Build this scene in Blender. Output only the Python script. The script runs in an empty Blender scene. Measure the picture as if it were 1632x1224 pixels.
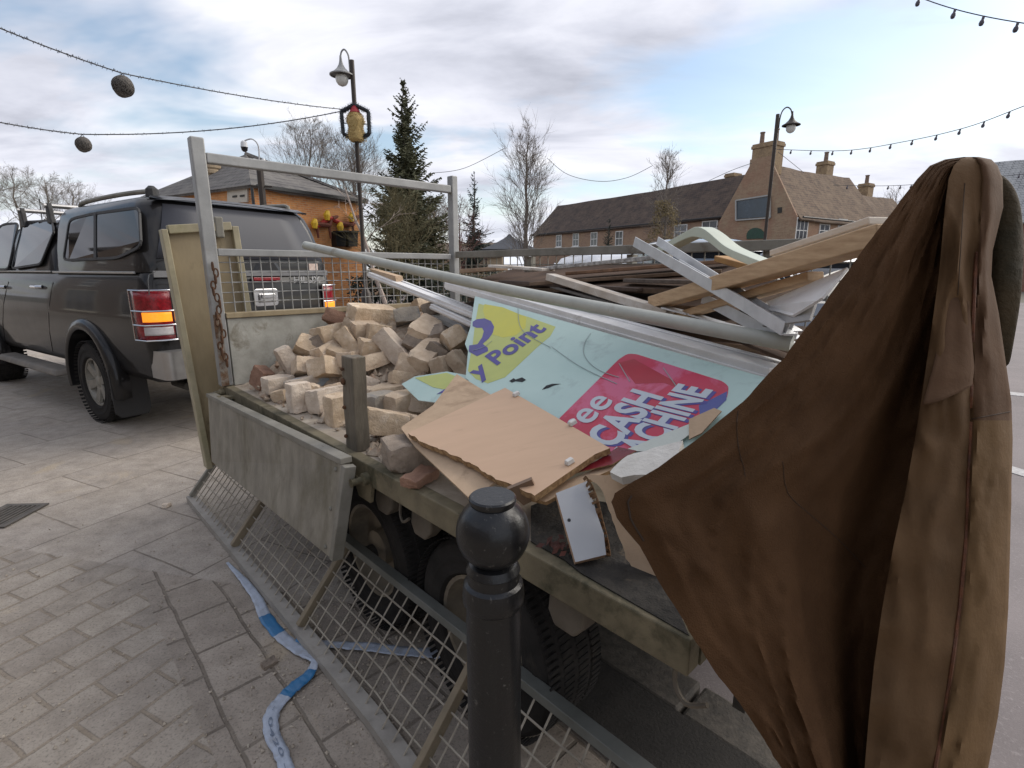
import bpy, bmesh, math, random
from mathutils import Vector, Matrix, Quaternion, noise
R = math.radians
random.seed(7)
SC = bpy.context.scene
COL = SC.collection

# ------------------------------------------------------------------ camera
CAMH, FPX, PITCH = 1.42, 820.0, R(12.65)
cam_d = bpy.data.cameras.new('camera')
cam_d.sensor_width = 36.0
cam_d.lens = 36.0 * FPX / 1632.0
cam_d.clip_start = 0.05
cam_d.clip_end = 2000.0
cam = bpy.data.objects.new('camera', cam_d)
COL.objects.link(cam)
cam.location = (0, 0, CAMH)
cam.rotation_euler = (math.pi / 2 - PITCH, 0, 0)
SC.camera = cam

# ------------------------------------------------------------------ sky and sun
SUN_EL, SUN_AZ = R(34), R(68)          # azimuth clockwise from +Y
W = bpy.data.worlds.new("World")
SC.world = W
W.use_nodes = True
nt = W.node_tree
nt.nodes.clear()
def wn(t, **k):
    n = nt.nodes.new(t)
    for a, b in k.items():
        setattr(n, a, b)
    return n
def wl(a, b):
    nt.links.new(a, b)
out = wn('ShaderNodeOutputWorld')
bg = wn('ShaderNodeBackground')
sky = wn('ShaderNodeTexSky', sky_type='NISHITA', sun_disc=False)
sky.sun_elevation = SUN_EL
sky.sun_rotation = SUN_AZ
sky.air_density = 1.2
sky.dust_density = 1.0
mul = wn('ShaderNodeVectorMath', operation='MULTIPLY')
mul.inputs[1].default_value = (0.125, 0.125, 0.125)
wl(sky.outputs[0], mul.inputs[0])
tc = wn('ShaderNodeTexCoord')
sp = wn('ShaderNodeSeparateXYZ')
wl(tc.outputs['Generated'], sp.inputs[0])
ad = wn('ShaderNodeMath', operation='ADD'); ad.inputs[1].default_value = 0.17
mx = wn('ShaderNodeMath', operation='MAXIMUM'); mx.inputs[1].default_value = 0.0
wl(sp.outputs['Z'], mx.inputs[0]); wl(mx.outputs[0], ad.inputs[0])
dx = wn('ShaderNodeMath', operation='DIVIDE'); dy = wn('ShaderNodeMath', operation='DIVIDE')
wl(sp.outputs['X'], dx.inputs[0]); wl(ad.outputs[0], dx.inputs[1])
wl(sp.outputs['Y'], dy.inputs[0]); wl(ad.outputs[0], dy.inputs[1])
cb = wn('ShaderNodeCombineXYZ')
wl(dx.outputs[0], cb.inputs[0]); wl(dy.outputs[0], cb.inputs[1])
def wnoise(scale, detail, rough, off, dist=0.3, stretch=(1, 1, 1), rot=0):
    m = wn('ShaderNodeMapping')
    m.inputs['Location'].default_value = off
    m.inputs['Rotation'].default_value = (0, 0, rot)
    m.inputs['Scale'].default_value = stretch
    wl(cb.outputs[0], m.inputs[0])
    n = wn('ShaderNodeTexNoise')
    n.inputs['Scale'].default_value = scale
    n.inputs['Detail'].default_value = detail
    n.inputs['Roughness'].default_value = rough
    n.inputs['Distortion'].default_value = dist
    wl(m.outputs[0], n.inputs['Vector'])
    return n.outputs['Fac']
def wramp(src, pts):
    r = wn('ShaderNodeValToRGB')
    e = r.color_ramp.elements
    while len(e) < len(pts):
        e.new(0.5)
    for el, (p, c) in zip(e, pts):
        el.position = p
        el.color = (*c, 1)
    wl(src, r.inputs[0])
    return r.outputs[0]
cover = wramp(wnoise(0.75, 5, 0.55, (3.1, 1.7, 0), 0.4, (1, 1.5, 1), 0.35), [(0.38, (0.12, 0.12, 0.12)), (0.53, (1, 1, 1))])
tone = wramp(wnoise(1.3, 6, 0.56, (7.3, 2.2, 0), 0.35, (0.8, 1.5, 1), 0.3),
             [(0.28, (0.40, 0.415, 0.48)), (0.40, (0.54, 0.555, 0.63)), (0.50, (0.66, 0.67, 0.74)), (0.60, (0.74, 0.75, 0.80)), (0.76, (0.90, 0.90, 0.93))])
hz = wramp(sp.outputs['Z'], [(0.0, (1, 1, 1)), (0.16, (0, 0, 0))])
m1 = wn('ShaderNodeMix', data_type='RGBA')
wl(cover, m1.inputs[0]); wl(mul.outputs[0], m1.inputs[6]); wl(tone, m1.inputs[7])
m2 = wn('ShaderNodeMix', data_type='RGBA')
hm = wn('ShaderNodeMath', operation='MULTIPLY'); hm.inputs[1].default_value = 0.5
wl(hz, hm.inputs[0]); wl(hm.outputs[0], m2.inputs[0])
wl(m1.outputs[2], m2.inputs[6]); m2.inputs[7].default_value = (0.68, 0.715, 0.79, 1)
wl(m2.outputs[2], bg.inputs[0])
bg.inputs[1].default_value = 1.0
wl(bg.outputs[0], out.inputs[0])
sd = bpy.data.lights.new('sun', 'SUN')
sd.energy = 2.2
sd.angle = R(48)
sd.color = (1.0, 0.93, 0.83)
sun = bpy.data.objects.new('sun', sd)
COL.objects.link(sun)
sdir = Vector((math.sin(SUN_AZ) * math.cos(SUN_EL), math.cos(SUN_AZ) * math.cos(SUN_EL), math.sin(SUN_EL)))
sun.rotation_euler = sdir.to_track_quat('Z', 'Y').to_euler()
sun.location = sdir * 50
SC.view_settings.view_transform = 'Standard'
SC.view_settings.look = 'None'
SC.view_settings.exposure = 0.44
SC.view_settings.gamma = 1.0

# ------------------------------------------------------------------ measuring helpers
CAM = Vector((0, 0, CAMH))
cp_, sp_ = math.cos(PITCH), math.sin(PITCH)
def ray(px, py):
    y = (612 - py) / FPX
    return Vector(((px - 816) / FPX, cp_ + y * sp_, -sp_ + y * cp_))
def P(px, py, s):
    return CAM + ray(px, py) * s
def G(px, py, z=0.0):
    r = ray(px, py)
    return CAM + r * ((z - CAMH) / r.z)
def onplane(px, py, p0, n):
    r = ray(px, py)
    return CAM + r * ((p0 - CAM).dot(n) / r.dot(n))
HB = 0.78                                  # trailer bed height
RA = G(355, 615, HB); RB = G(1100, 1025, HB)
TL = (RA - RB).length
TU = (RA - RB) / TL; TV = Vector((TU.y, -TU.x, 0)); TZ = Vector((0, 0, 1))
TW = 1.62
def T(u, v, z):                            # trailer frame: u to the front, v across from the near edge
    return RB + TU * u + TV * v + Vector((0, 0, z - HB))
def AV(px, py, v):
    return onplane(px, py, RB + TV * v, TV)
def AU(px, py, u):
    return onplane(px, py, RB + TU * u, TU)
def plane3(a, b, c):
    n = (b - a).cross(c - a).normalized()
    if n.z < 0:
        n = -n
    return a, n

# ------------------------------------------------------------------ materials
MATS = {}
def _new(name):
    m = bpy.data.materials.new(name)
    m.use_nodes = True
    t = m.node_tree
    b = t.nodes['Principled BSDF']
    return m, t, b
def nd(t, typ, **k):
    n = t.nodes.new(typ)
    for a, b in k.items():
        setattr(n, a, b)
    return n
def noise_n(t, vec, scale, detail=5, rough=0.6, dist=0.0):
    n = nd(t, 'ShaderNodeTexNoise')
    n.inputs['Scale'].default_value = scale
    n.inputs['Detail'].default_value = detail
    n.inputs['Roughness'].default_value = rough
    n.inputs['Distortion'].default_value = dist
    if vec is not None:
        t.links.new(vec, n.inputs['Vector'])
    return n.outputs['Fac']
def ramp_n(t, src, pts):
    r = nd(t, 'ShaderNodeValToRGB')
    e = r.color_ramp.elements
    while len(e) < len(pts):
        e.new(0.5)
    for el, (p, c) in zip(e, pts):
        el.position = p
        el.color = (*c, 1) if len(c) == 3 else c
    t.links.new(src, r.inputs[0])
    return r.outputs[0]
def mix_n(t, fac, a, b, blend='MIX'):
    m = nd(t, 'ShaderNodeMix', data_type='RGBA', blend_type=blend)
    for s, v in ((0, fac), (6, a), (7, b)):
        if hasattr(v, 'links') or isinstance(v, bpy.types.NodeSocket):
            t.links.new(v, m.inputs[s])
        else:
            m.inputs[s].default_value = v if s == 0 else (*v, 1)
    return m.outputs[2]
def bump_n(t, b, h, strength, dist=0.01):
    n = nd(t, 'ShaderNodeBump')
    n.inputs['Strength'].default_value = strength
    n.inputs['Distance'].default_value = dist
    t.links.new(h, n.inputs['Height'])
    t.links.new(n.outputs[0], b.inputs['Normal'])
def mapped(t, stretch=(1, 1, 1), rot=(0, 0, 0)):
    c = nd(t, 'ShaderNodeTexCoord')
    mp = nd(t, 'ShaderNodeMapping')
    mp.inputs['Scale'].default_value = stretch
    mp.inputs['Rotation'].default_value = rot
    t.links.new(c.outputs['Object'], mp.inputs[0])
    return mp.outputs[0]
def M(name, c1, c2=None, scale=6, rough=0.7, metal=0.0, bump=0.15, bscale=60, stretch=(1, 1, 1), rot=(0, 0, 0),
      c3=None, s3=2.5, f3=(0.55, 0.7), rand=0.0, coat=0.0, bdist=0.006, trans=0.0, emit=None, estr=1.0, spec=None, rrange=0.12):
    if name in MATS:
        return MATS[name]
    m, t, b = _new(name)
    v = mapped(t, stretch, rot)
    if c2 is None:
        c2 = tuple(x * 0.8 for x in c1)
    f = noise_n(t, v, scale, 7, 0.62)
    col = ramp_n(t, f, [(0.32, c2), (0.66, c1)])
    if c3 is not None:
        f2 = noise_n(t, v, s3, 8, 0.68, 0.4)
        msk = ramp_n(t, f2, [(f3[0], (0, 0, 0)), (f3[1], (1, 1, 1))])
        col = mix_n(t, msk, col, c3)
    if rand > 0:
        oi = nd(t, 'ShaderNodeObjectInfo')
        hs = nd(t, 'ShaderNodeHueSaturation')
        mr = nd(t, 'ShaderNodeMapRange')
        mr.inputs[3].default_value = 1 - rand
        mr.inputs[4].default_value = 1 + rand
        t.links.new(oi.outputs['Random'], mr.inputs[0])
        t.links.new(mr.outputs[0], hs.inputs['Value'])
        t.links.new(col, hs.inputs['Color'])
        col = hs.outputs[0]
    t.links.new(col, b.inputs['Base Color'])
    rr = nd(t, 'ShaderNodeMapRange')
    rr.inputs[3].default_value = max(0.02, rough - rrange)
    rr.inputs[4].default_value = min(1, rough + rrange)
    t.links.new(f, rr.inputs[0])
    t.links.new(rr.outputs[0], b.inputs['Roughness'])
    b.inputs['Metallic'].default_value = metal
    if coat:
        b.inputs['Coat Weight'].default_value = coat
        b.inputs['Coat Roughness'].default_value = 0.06
    if spec is not None:
        b.inputs['Specular IOR Level'].default_value = spec
    if trans:
        b.inputs['Transmission Weight'].default_value = trans
    if emit is not None:
        b.inputs['Emission Color'].default_value = (*emit, 1)
        b.inputs['Emission Strength'].default_value = estr
    if bump > 0:
        bump_n(t, b, noise_n(t, v, bscale, 6, 0.65), bump, bdist)
    MATS[name] = m
    return m
def wallcoords(t, d):                      # runs along a wall whose plan direction is d
    c = nd(t, 'ShaderNodeTexCoord')
    s = nd(t, 'ShaderNodeSeparateXYZ')
    t.links.new(c.outputs['Object'], s.inputs[0])
    dot = nd(t, 'ShaderNodeVectorMath', operation='DOT_PRODUCT')
    dot.inputs[1].default_value = (d[0], d[1], 0)
    t.links.new(c.outputs['Object'], dot.inputs[0])
    cb = nd(t, 'ShaderNodeCombineXYZ')
    t.links.new(dot.outputs['Value'], cb.inputs[0])
    t.links.new(s.outputs['Z'], cb.inputs[1])
    return cb.outputs[0], c.outputs['Object']
def MBRICK(name, d, c1, c2, mortar, bw=0.23, bh=0.075, c3=None):
    m, t, b = _new(name)
    v, ob = wallcoords(t, d)
    br = nd(t, 'ShaderNodeTexBrick')
    br.inputs['Color1'].default_value = (*c1, 1); br.inputs['Color2'].default_value = (*c2, 1)
    br.inputs['Mortar'].default_value = (*mortar, 1)
    br.inputs['Scale'].default_value = 1.0
    br.inputs['Mortar Size'].default_value = 0.012
    br.inputs['Brick Width'].default_value = bw; br.inputs['Row Height'].default_value = bh
    t.links.new(v, br.inputs['Vector'])
    f = noise_n(t, ob, 0.9, 6, 0.65)
    col = mix_n(t, ramp_n(t, f, [(0.38, (0, 0, 0)), (0.68, (0.75, 0.75, 0.75))]), br.outputs['Color'], c3 or c2)
    col = mix_n(t, 0.35, col, ramp_n(t, noise_n(t, ob, 7, 5, 0.7), [(0.3, (0.45, 0.45, 0.45)), (0.7, (1, 1, 1))]), 'MULTIPLY')
    t.links.new(col, b.inputs['Base Color'])
    b.inputs['Roughness'].default_value = 0.9
    bump_n(t, b, br.outputs['Fac'], -0.4, 0.01)
    return m
def MTILE(name, d, c1, c2, c3):
    m, t, b = _new(name)
    v, ob = wallcoords(t, d)
    br = nd(t, 'ShaderNodeTexBrick')
    br.inputs['Color1'].default_value = (*c1, 1); br.inputs['Color2'].default_value = (*c2, 1)
    br.inputs['Mortar'].default_value = tuple(x * 0.35 for x in c2) + (1,)
    br.inputs['Mortar Size'].default_value = 0.015
    br.inputs['Brick Width'].default_value = 0.2; br.inputs['Row Height'].default_value = 0.16
    br.inputs['Scale'].default_value = 1.0
    t.links.new(v, br.inputs['Vector'])
    f = noise_n(t, ob, 1.6, 7, 0.7, 0.5)
    col = mix_n(t, ramp_n(t, f, [(0.42, (0, 0, 0)), (0.64, (0.85, 0.85, 0.85))]), br.outputs['Color'], c3)
    col = mix_n(t, 0.45, col, ramp_n(t, noise_n(t, ob, 9, 6, 0.75), [(0.32, (0.35, 0.35, 0.35)), (0.7, (1, 1, 1))]), 'MULTIPLY')
    t.links.new(col, b.inputs['Base Color'])
    b.inputs['Roughness'].default_value = 0.92
    bump_n(t, b, br.outputs['Fac'], -0.6, 0.02)
    return m

GALV = M('galvanised_steel', (0.36, 0.36, 0.35), (0.24, 0.24, 0.235), 5, 0.55, 0.35, 0.12, 90, c3=(0.20, 0.17, 0.13), s3=3, f3=(0.58, 0.75))
GALVD = M('weathered_galvanised_steel', (0.27, 0.255, 0.22), (0.17, 0.16, 0.13), 7, 0.65, 0.2, 0.15, 80, c3=(0.10, 0.075, 0.045), s3=5, f3=(0.58, 0.72))
MOSSY = M('mossy_steel', (0.20, 0.168, 0.105), (0.115, 0.095, 0.058), 9, 0.75, 0.05, 0.3, 70, c3=(0.055, 0.05, 0.026), s3=7, f3=(0.52, 0.66))
PANELG = M('grey_metal_panel', (0.30, 0.275, 0.225), (0.17, 0.155, 0.125), 13, 0.6, 0.15, 0.25, 60, stretch=(1, 1, 0.45), c3=(0.13, 0.115, 0.075), s3=5, f3=(0.52, 0.72))
HEADG = M('headboard_metal', (0.46, 0.45, 0.40), (0.29, 0.28, 0.24), 9, 0.6, 0.2, 0.25, 60, c3=(0.17, 0.145, 0.10), s3=7, f3=(0.57, 0.72))
CREAM = M('cream_painted_metal', (0.35, 0.28, 0.17), (0.245, 0.19, 0.112), 6, 0.55, 0.0, 0.15, 50, stretch=(1, 1, 0.35), c3=(0.15, 0.11, 0.06), s3=7, f3=(0.56, 0.73))
RUST = M('rusty_steel', (0.13, 0.062, 0.03), (0.055, 0.03, 0.018), 18, 0.9, 0.1, 0.4, 120)
DARKM = M('dark_underframe_metal', (0.05, 0.046, 0.04), (0.025, 0.023, 0.02), 8, 0.7, 0.2, 0.2, 60)
RUBBER = M('tyre_rubber', (0.032, 0.029, 0.027), (0.016, 0.015, 0.014), 9, 0.9, 0, 0.2, 70, c3=(0.075, 0.065, 0.052), s3=5, f3=(0.58, 0.85), spec=0.2)
RIMT = M('dusty_wheel_rim', (0.26, 0.225, 0.17), (0.13, 0.11, 0.085), 10, 0.6, 0.3, 0.15, 60)
BLACKP = M('black_paint', (0.009, 0.0093, 0.0105), (0.006, 0.006, 0.007), 14, 0.32, 0, 0.40, 130, c3=(0.075, 0.072, 0.066), s3=75, f3=(0.61, 0.67), bdist=0.002, spec=0.4, coat=0.12)
CARP = M('dark_grey_car_paint', (0.013, 0.012, 0.0125), (0.009, 0.0085, 0.0088), 3, 0.5, 0.0, 0.0, coat=0.5, c3=(0.032, 0.026, 0.021), s3=2.2, f3=(0.60, 0.95), spec=0.15)
CARPL = M('black_plastic_trim', (0.025, 0.024, 0.024), None, 9, 0.6, 0, 0.1)
GLASSD = M('tinted_glass', (0.010, 0.011, 0.013), None, 2, 0.03, 0, 0, spec=0.25, rrange=0.01)
GLASSR = M('dusty_rear_glass', (0.055, 0.057, 0.068), (0.048, 0.05, 0.06), 2, 0.5, 0, 0, spec=0.35, rrange=0.05)
CHROME = M('chrome', (0.62, 0.62, 0.63), None, 4, 0.2, 0.95, 0)
CHROMD = M('dull_chrome', (0.42, 0.41, 0.40), None, 6, 0.35, 0.8, 0.05)
REDL = M('red_lamp_lens', (0.30, 0.010, 0.018), (0.12, 0.004, 0.008), 40, 0.1, 0, 0.25, 90)
AMBL = M('lit_amber_lamp', (0.95, 0.30, 0.02), (0.75, 0.2, 0.015), 60, 0.2, 0, 0.4, 90, emit=(1.0, 0.30, 0.02), estr=0.75)
CLRL = M('clear_lamp_lens', (0.55, 0.52, 0.52), None, 40, 0.15, 0, 0.1)
ALLOY = M('alloy_wheel', (0.34, 0.32, 0.28), (0.2, 0.19, 0.165), 8, 0.45, 0.5, 0.1)
UPVC = M('white_upvc', (0.82, 0.81, 0.80), (0.68, 0.67, 0.655), 9, 0.4, 0, 0.08, 50, c3=(0.30, 0.26, 0.21), s3=7, f3=(0.60, 0.76))
PIPEM = M('grey_plastic_pipe', (0.46, 0.47, 0.42), (0.36, 0.365, 0.325), 7, 0.45, 0, 0.08, 40, c3=(0.22, 0.185, 0.13), s3=9, f3=(0.60, 0.74))
CHIP = M('tan_laminate', (0.54, 0.36, 0.235), (0.50, 0.33, 0.21), 5, 0.5, 0, 0.0, 40, stretch=(1, 6, 1), c3=(0.42, 0.28, 0.175), s3=6, f3=(0.60, 0.80))
CHIPE = M('torn_chipboard_edge', (0.40, 0.26, 0.13), (0.16, 0.085, 0.035), 60, 0.95, 0, 0.6, 140)
CARD = M('cardboard', (0.52, 0.375, 0.25), (0.42, 0.30, 0.195), 11, 0.85, 0, 0.25, 60, c3=(0.27, 0.18, 0.11), s3=6, f3=(0.57, 0.74))
CARDE = M('corrugated_edge', (0.24, 0.14, 0.07), (0.09, 0.045, 0.02), 80, 0.95, 0, 0.7, 160)
PINE = M('pine_timber', (0.56, 0.39, 0.23), (0.40, 0.255, 0.135), 7, 0.65, 0, 0.08, 60, stretch=(2, 2, 14), c3=(0.27, 0.13, 0.045), s3=2.5, f3=(0.62, 0.75))
PALEW = M('pale_painted_timber', (0.50, 0.45, 0.39), (0.36, 0.30, 0.24), 12, 0.8, 0, 0.25, 70, c3=(0.60, 0.57, 0.53), s3=6, f3=(0.5, 0.66))
DBOARD = M('dark_brown_board', (0.125, 0.082, 0.058), (0.07, 0.046, 0.033), 6, 0.85, 0, 0.2, 50, stretch=(1, 3, 1), c3=(0.055, 0.036, 0.027), s3=4, f3=(0.52, 0.70), spec=0.15)
DSTEEL = M('grey_sheet_metal', (0.22, 0.205, 0.19), (0.13, 0.12, 0.112), 5, 0.5, 0.3, 0.1, 50)
LGALV = M('bright_galvanised_angle', (0.66, 0.67, 0.68), (0.50, 0.51, 0.52), 14, 0.4, 0.35, 0.1, 120)
PLAST = M('plaster', (0.66, 0.64, 0.60), (0.48, 0.46, 0.42), 14, 0.9, 0, 0.5, 60, c3=(0.42, 0.36, 0.16), s3=12, f3=(0.68, 0.75))
PALEG = M('pale_green_plastic', (0.52, 0.56, 0.46), (0.44, 0.475, 0.385), 5, 0.45, 0, 0.05)
CLOTHM = None
WOODP = M('weathered_stake', (0.19, 0.165, 0.125), (0.095, 0.08, 0.06), 9, 0.8, 0.1, 0.25, 70, stretch=(3, 3, 0.6), c3=(0.075, 0.035, 0.02), s3=9, f3=(0.56, 0.68))

# ------------------------------------------------------------------ mesh helper
ORG = {}
def org(o):
    return ORG.get(o.name, Vector((0, 0, 0)))
class MB:
    def __init__(self):
        self.v = []; self.f = []; self.mi = []
    def add(self, vs, fs, mi=0):
        n = len(self.v)
        self.v += [Vector(x) for x in vs]
        for f in fs:
            self.f.append([i + n for i in f]); self.mi.append(mi)
        return self
    def hexa(self, b, t, mi=0):            # 4 bottom, 4 top corners, same order
        return self.add(list(b) + list(t), [(3, 2, 1, 0), (4, 5, 6, 7), (0, 1, 5, 4), (1, 2, 6, 5), (2, 3, 7, 6), (3, 0, 4, 7)], mi)
    def box(self, x0, x1, y0, y1, z0, z1, mi=0):
        return self.hexa([(x0, y0, z0), (x1, y0, z0), (x1, y1, z0), (x0, y1, z0)], [(x0, y0, z1), (x1, y0, z1), (x1, y1, z1), (x0, y1, z1)], mi)
    def tbox(self, u0, u1, v0, v1, z0, z1, mi=0):
        q = [(u0, v0), (u0, v1), (u1, v1), (u1, v0)]
        return self.hexa([T(a, b, z0) for a, b in q], [T(a, b, z1) for a, b in q], mi)
    def bar(self, a, b, w, h, up=(0, 0, 1), mi=0):
        a = Vector(a); b = Vector(b)
        d = (b - a).normalized()
        s = d.cross(Vector(up))
        if s.length < 1e-5:
            s = d.cross(Vector((1, 0, 0)))
        s.normalize(); n = s.cross(d)
        s = s * w / 2; n = n * h / 2
        return self.hexa([a - s - n, a + s - n, b + s - n, b - s - n], [a - s + n, a + s + n, b + s + n, b - s + n], mi)
    def tube(self, pts, r, n=8, mi=0, cap=True):
        pts = [Vector(p) for p in pts]
        rs = r if isinstance(r, (list, tuple)) else [r] * len(pts)
        base = len(self.v)
        up = None
        for i, p in enumerate(pts):
            d = (pts[min(i + 1, len(pts) - 1)] - pts[max(i - 1, 0)])
            d = d.normalized() if d.length > 1e-9 else Vector((0, 0, 1))
            if up is None:
                up = Vector((0, 0, 1)) if abs(d.z) < 0.9 else Vector((1, 0, 0))
            s = d.cross(up).normalized(); up = s.cross(d)
            for k in range(n):
                a = 2 * math.pi * k / n
                self.v.append(p + s * (rs[i] * math.cos(a)) + up * (rs[i] * math.sin(a)))
        for i in range(len(pts) - 1):
            for k in range(n):
                k2 = (k + 1) % n
                self.f.append([base + i * n + k, base + i * n + k2, base + (i + 1) * n + k2, base + (i + 1) * n + k]); self.mi.append(mi)
        if cap:
            self.f.append([base + k for k in range(n)][::-1]); self.mi.append(mi)
            e = base + (len(pts) - 1) * n
            self.f.append([e + k for k in range(n)]); self.mi.append(mi)
        return self
    def lathe(self, c, prof, n=32, axis=(0, 0, 1), mi=0, cap=True):
        c = Vector(c); ax = Vector(axis).normalized()
        s = ax.cross(Vector((0, 0, 1)) if abs(ax.z) < 0.9 else Vector((1, 0, 0))).normalized(); t = ax.cross(s)
        base = len(self.v)
        for r, h in prof:
            for k in range(n):
                a = 2 * math.pi * k / n
                self.v.append(c + ax * h + s * (r * math.cos(a)) + t * (r * math.sin(a)))
        for i in range(len(prof) - 1):
            for k in range(n):
                k2 = (k + 1) % n
                self.f.append([base + i * n + k, base + i * n + k2, base + (i + 1) * n + k2, base + (i + 1) * n + k]); self.mi.append(mi)
        if cap:
            self.f.append([base + k for k in range(n)][::-1]); self.mi.append(mi)
            e = base + (len(prof) - 1) * n
            self.f.append([e + k for k in range(n)]); self.mi.append(mi)
        return self
    def prism(self, poly, n, th, mi=0, mi_side=None):   # poly = top outline, extruded down -n*th
        poly = [Vector(p) for p in poly]; n = Vector(n); k = len(poly)
        # make the outline run anticlockwise about n
        a = Vector((0, 0, 0))
        for i in range(k):
            a += poly[i].cross(poly[(i + 1) % k])
        if a.dot(n) < 0:
            poly = poly[::-1]
        b = len(self.v)
        self.v += poly + [p - n * th for p in poly]
        self.f.append(list(range(b, b + k))); self.mi.append(mi)
        self.f.append(list(range(b + 2 * k - 1, b + k - 1, -1))); self.mi.append(mi)
        for i in range(k):
            j = (i + 1) % k
            self.f.append([b + i, b + k + i, b + k + j, b + j]); self.mi.append(mi if mi_side is None else mi_side)
        return self
    def loft(self, rings, mi=0, closed=True, caps=True):
        n = len(rings[0]); b = len(self.v)
        for r in rings:
            self.v += [Vector(p) for p in r]
        for i in range(len(rings) - 1):
            for k in range(n if closed else n - 1):
                k2 = (k + 1) % n
                self.f.append([b + i * n + k, b + i * n + k2, b + (i + 1) * n + k2, b + (i + 1) * n + k]); self.mi.append(mi)
        if caps and closed:
            self.f.append(list(range(b, b + n))[::-1]); self.mi.append(mi)
            e = b + (len(rings) - 1) * n
            self.f.append(list(range(e, e + n))); self.mi.append(mi)
        return self
    def build(self, name, mats, parent=None, loc=None, smooth=False, bevel=0.0, seg=2, angle=35):
        if not isinstance(mats, (list, tuple)):
            mats = [mats]
        o0 = org(parent) if parent is not None else (Vector(loc) if loc is not None else None)
        if o0 is None:
            o0 = Vector((0, 0, 0))
            if self.v:
                lo = Vector([min(p[i] for p in self.v) for i in range(3)]); hi = Vector([max(p[i] for p in self.v) for i in range(3)])
                o0 = Vector(((lo.x + hi.x) / 2, (lo.y + hi.y) / 2, lo.z))
        me = bpy.data.meshes.new(name)
        me.from_pydata([p - o0 for p in self.v], [], self.f)
        for m in mats:
            me.materials.append(m)
        me.polygons.foreach_set('material_index', self.mi)
        bm = bmesh.new(); bm.from_mesh(me)
        bmesh.ops.recalc_face_normals(bm, faces=bm.faces)
        bm.to_mesh(me); bm.free()
        ob = bpy.data.objects.new(name, me)
        COL.objects.link(ob)
        if parent is not None:
            ob.parent = parent
        else:
            ob.location = o0
        ORG[ob.name] = o0
        if smooth:
            me.polygons.foreach_set('use_smooth', [True] * len(me.polygons))
            me.set_sharp_from_angle(angle=R(angle))
        if bevel:
            bv = ob.modifiers.new('bevel', 'BEVEL')
            bv.width = bevel; bv.segments = seg; bv.limit_method = 'ANGLE'; bv.angle_limit = R(40)
        me.update()
        return ob
def tag(o, label=None, cat=None, group=None, kind=None):
    if label: o['label'] = label
    if cat: o['category'] = cat
    if group: o['group'] = group
    if kind: o['kind'] = kind
    return o
def thing(name, label, cat, loc, group=None, rotz=None):
    o = bpy.data.objects.new(name, None)
    o.empty_display_size = 0.2
    COL.objects.link(o)
    o.location = loc
    if rotz is None:
        ORG[o.name] = Vector(loc)          # parts are given in world coordinates
    else:
        o.rotation_euler = (0, 0, rotz)
        ORG[o.name] = Vector((0, 0, 0))    # parts are given in the thing's own frame
    return tag(o, label, cat, group)
def copy_tree(o, loc, label=None, group=None):
    c = o.copy(); COL.objects.link(c); c.location = loc
    if label: c['label'] = label
    if group: c['group'] = group
    for ch in list(o.children):
        d = ch.copy(); COL.objects.link(d); d.parent = c
        for g in list(ch.children):
            e = g.copy(); COL.objects.link(e); e.parent = d
    return c
def polyline(pts, per=8):
    o = []
    for i in range(len(pts) - 1):
        p0 = pts[max(i - 1, 0)]; p1 = pts[i]; p2 = pts[i + 1]; p3 = pts[min(i + 2, len(pts) - 1)]
        for k in range(per):
            t = k / per
            o.append(0.5 * ((2 * p1) + (p2 - p0) * t + (2 * p0 - 5 * p1 + 4 * p2 - p3) * t * t + (3 * p1 - p0 - 3 * p2 + p3) * t ** 3))
    o.append(pts[-1].copy())
    return o
def curve_text(body, extrude=0.0, bold=0.0, shear=0.0):
    cu = bpy.data.curves.new('lettering', 'FONT')
    cu.body = body; cu.size = 1.0; cu.extrude = extrude; cu.offset = bold; cu.shear = shear
    cu.resolution_u = 4
    ob = bpy.data.objects.new('lettering', cu)
    COL.objects.link(ob)
    bpy.context.view_layer.update()
    dg = bpy.context.evaluated_depsgraph_get()
    me = bpy.data.meshes.new_from_object(ob.evaluated_get(dg))
    bpy.data.objects.remove(ob)
    vs = [v.co.copy() for v in me.vertices]; fs = [list(p.vertices) for p in me.polygons]
    bpy.data.meshes.remove(me)
    return vs, fs

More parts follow.
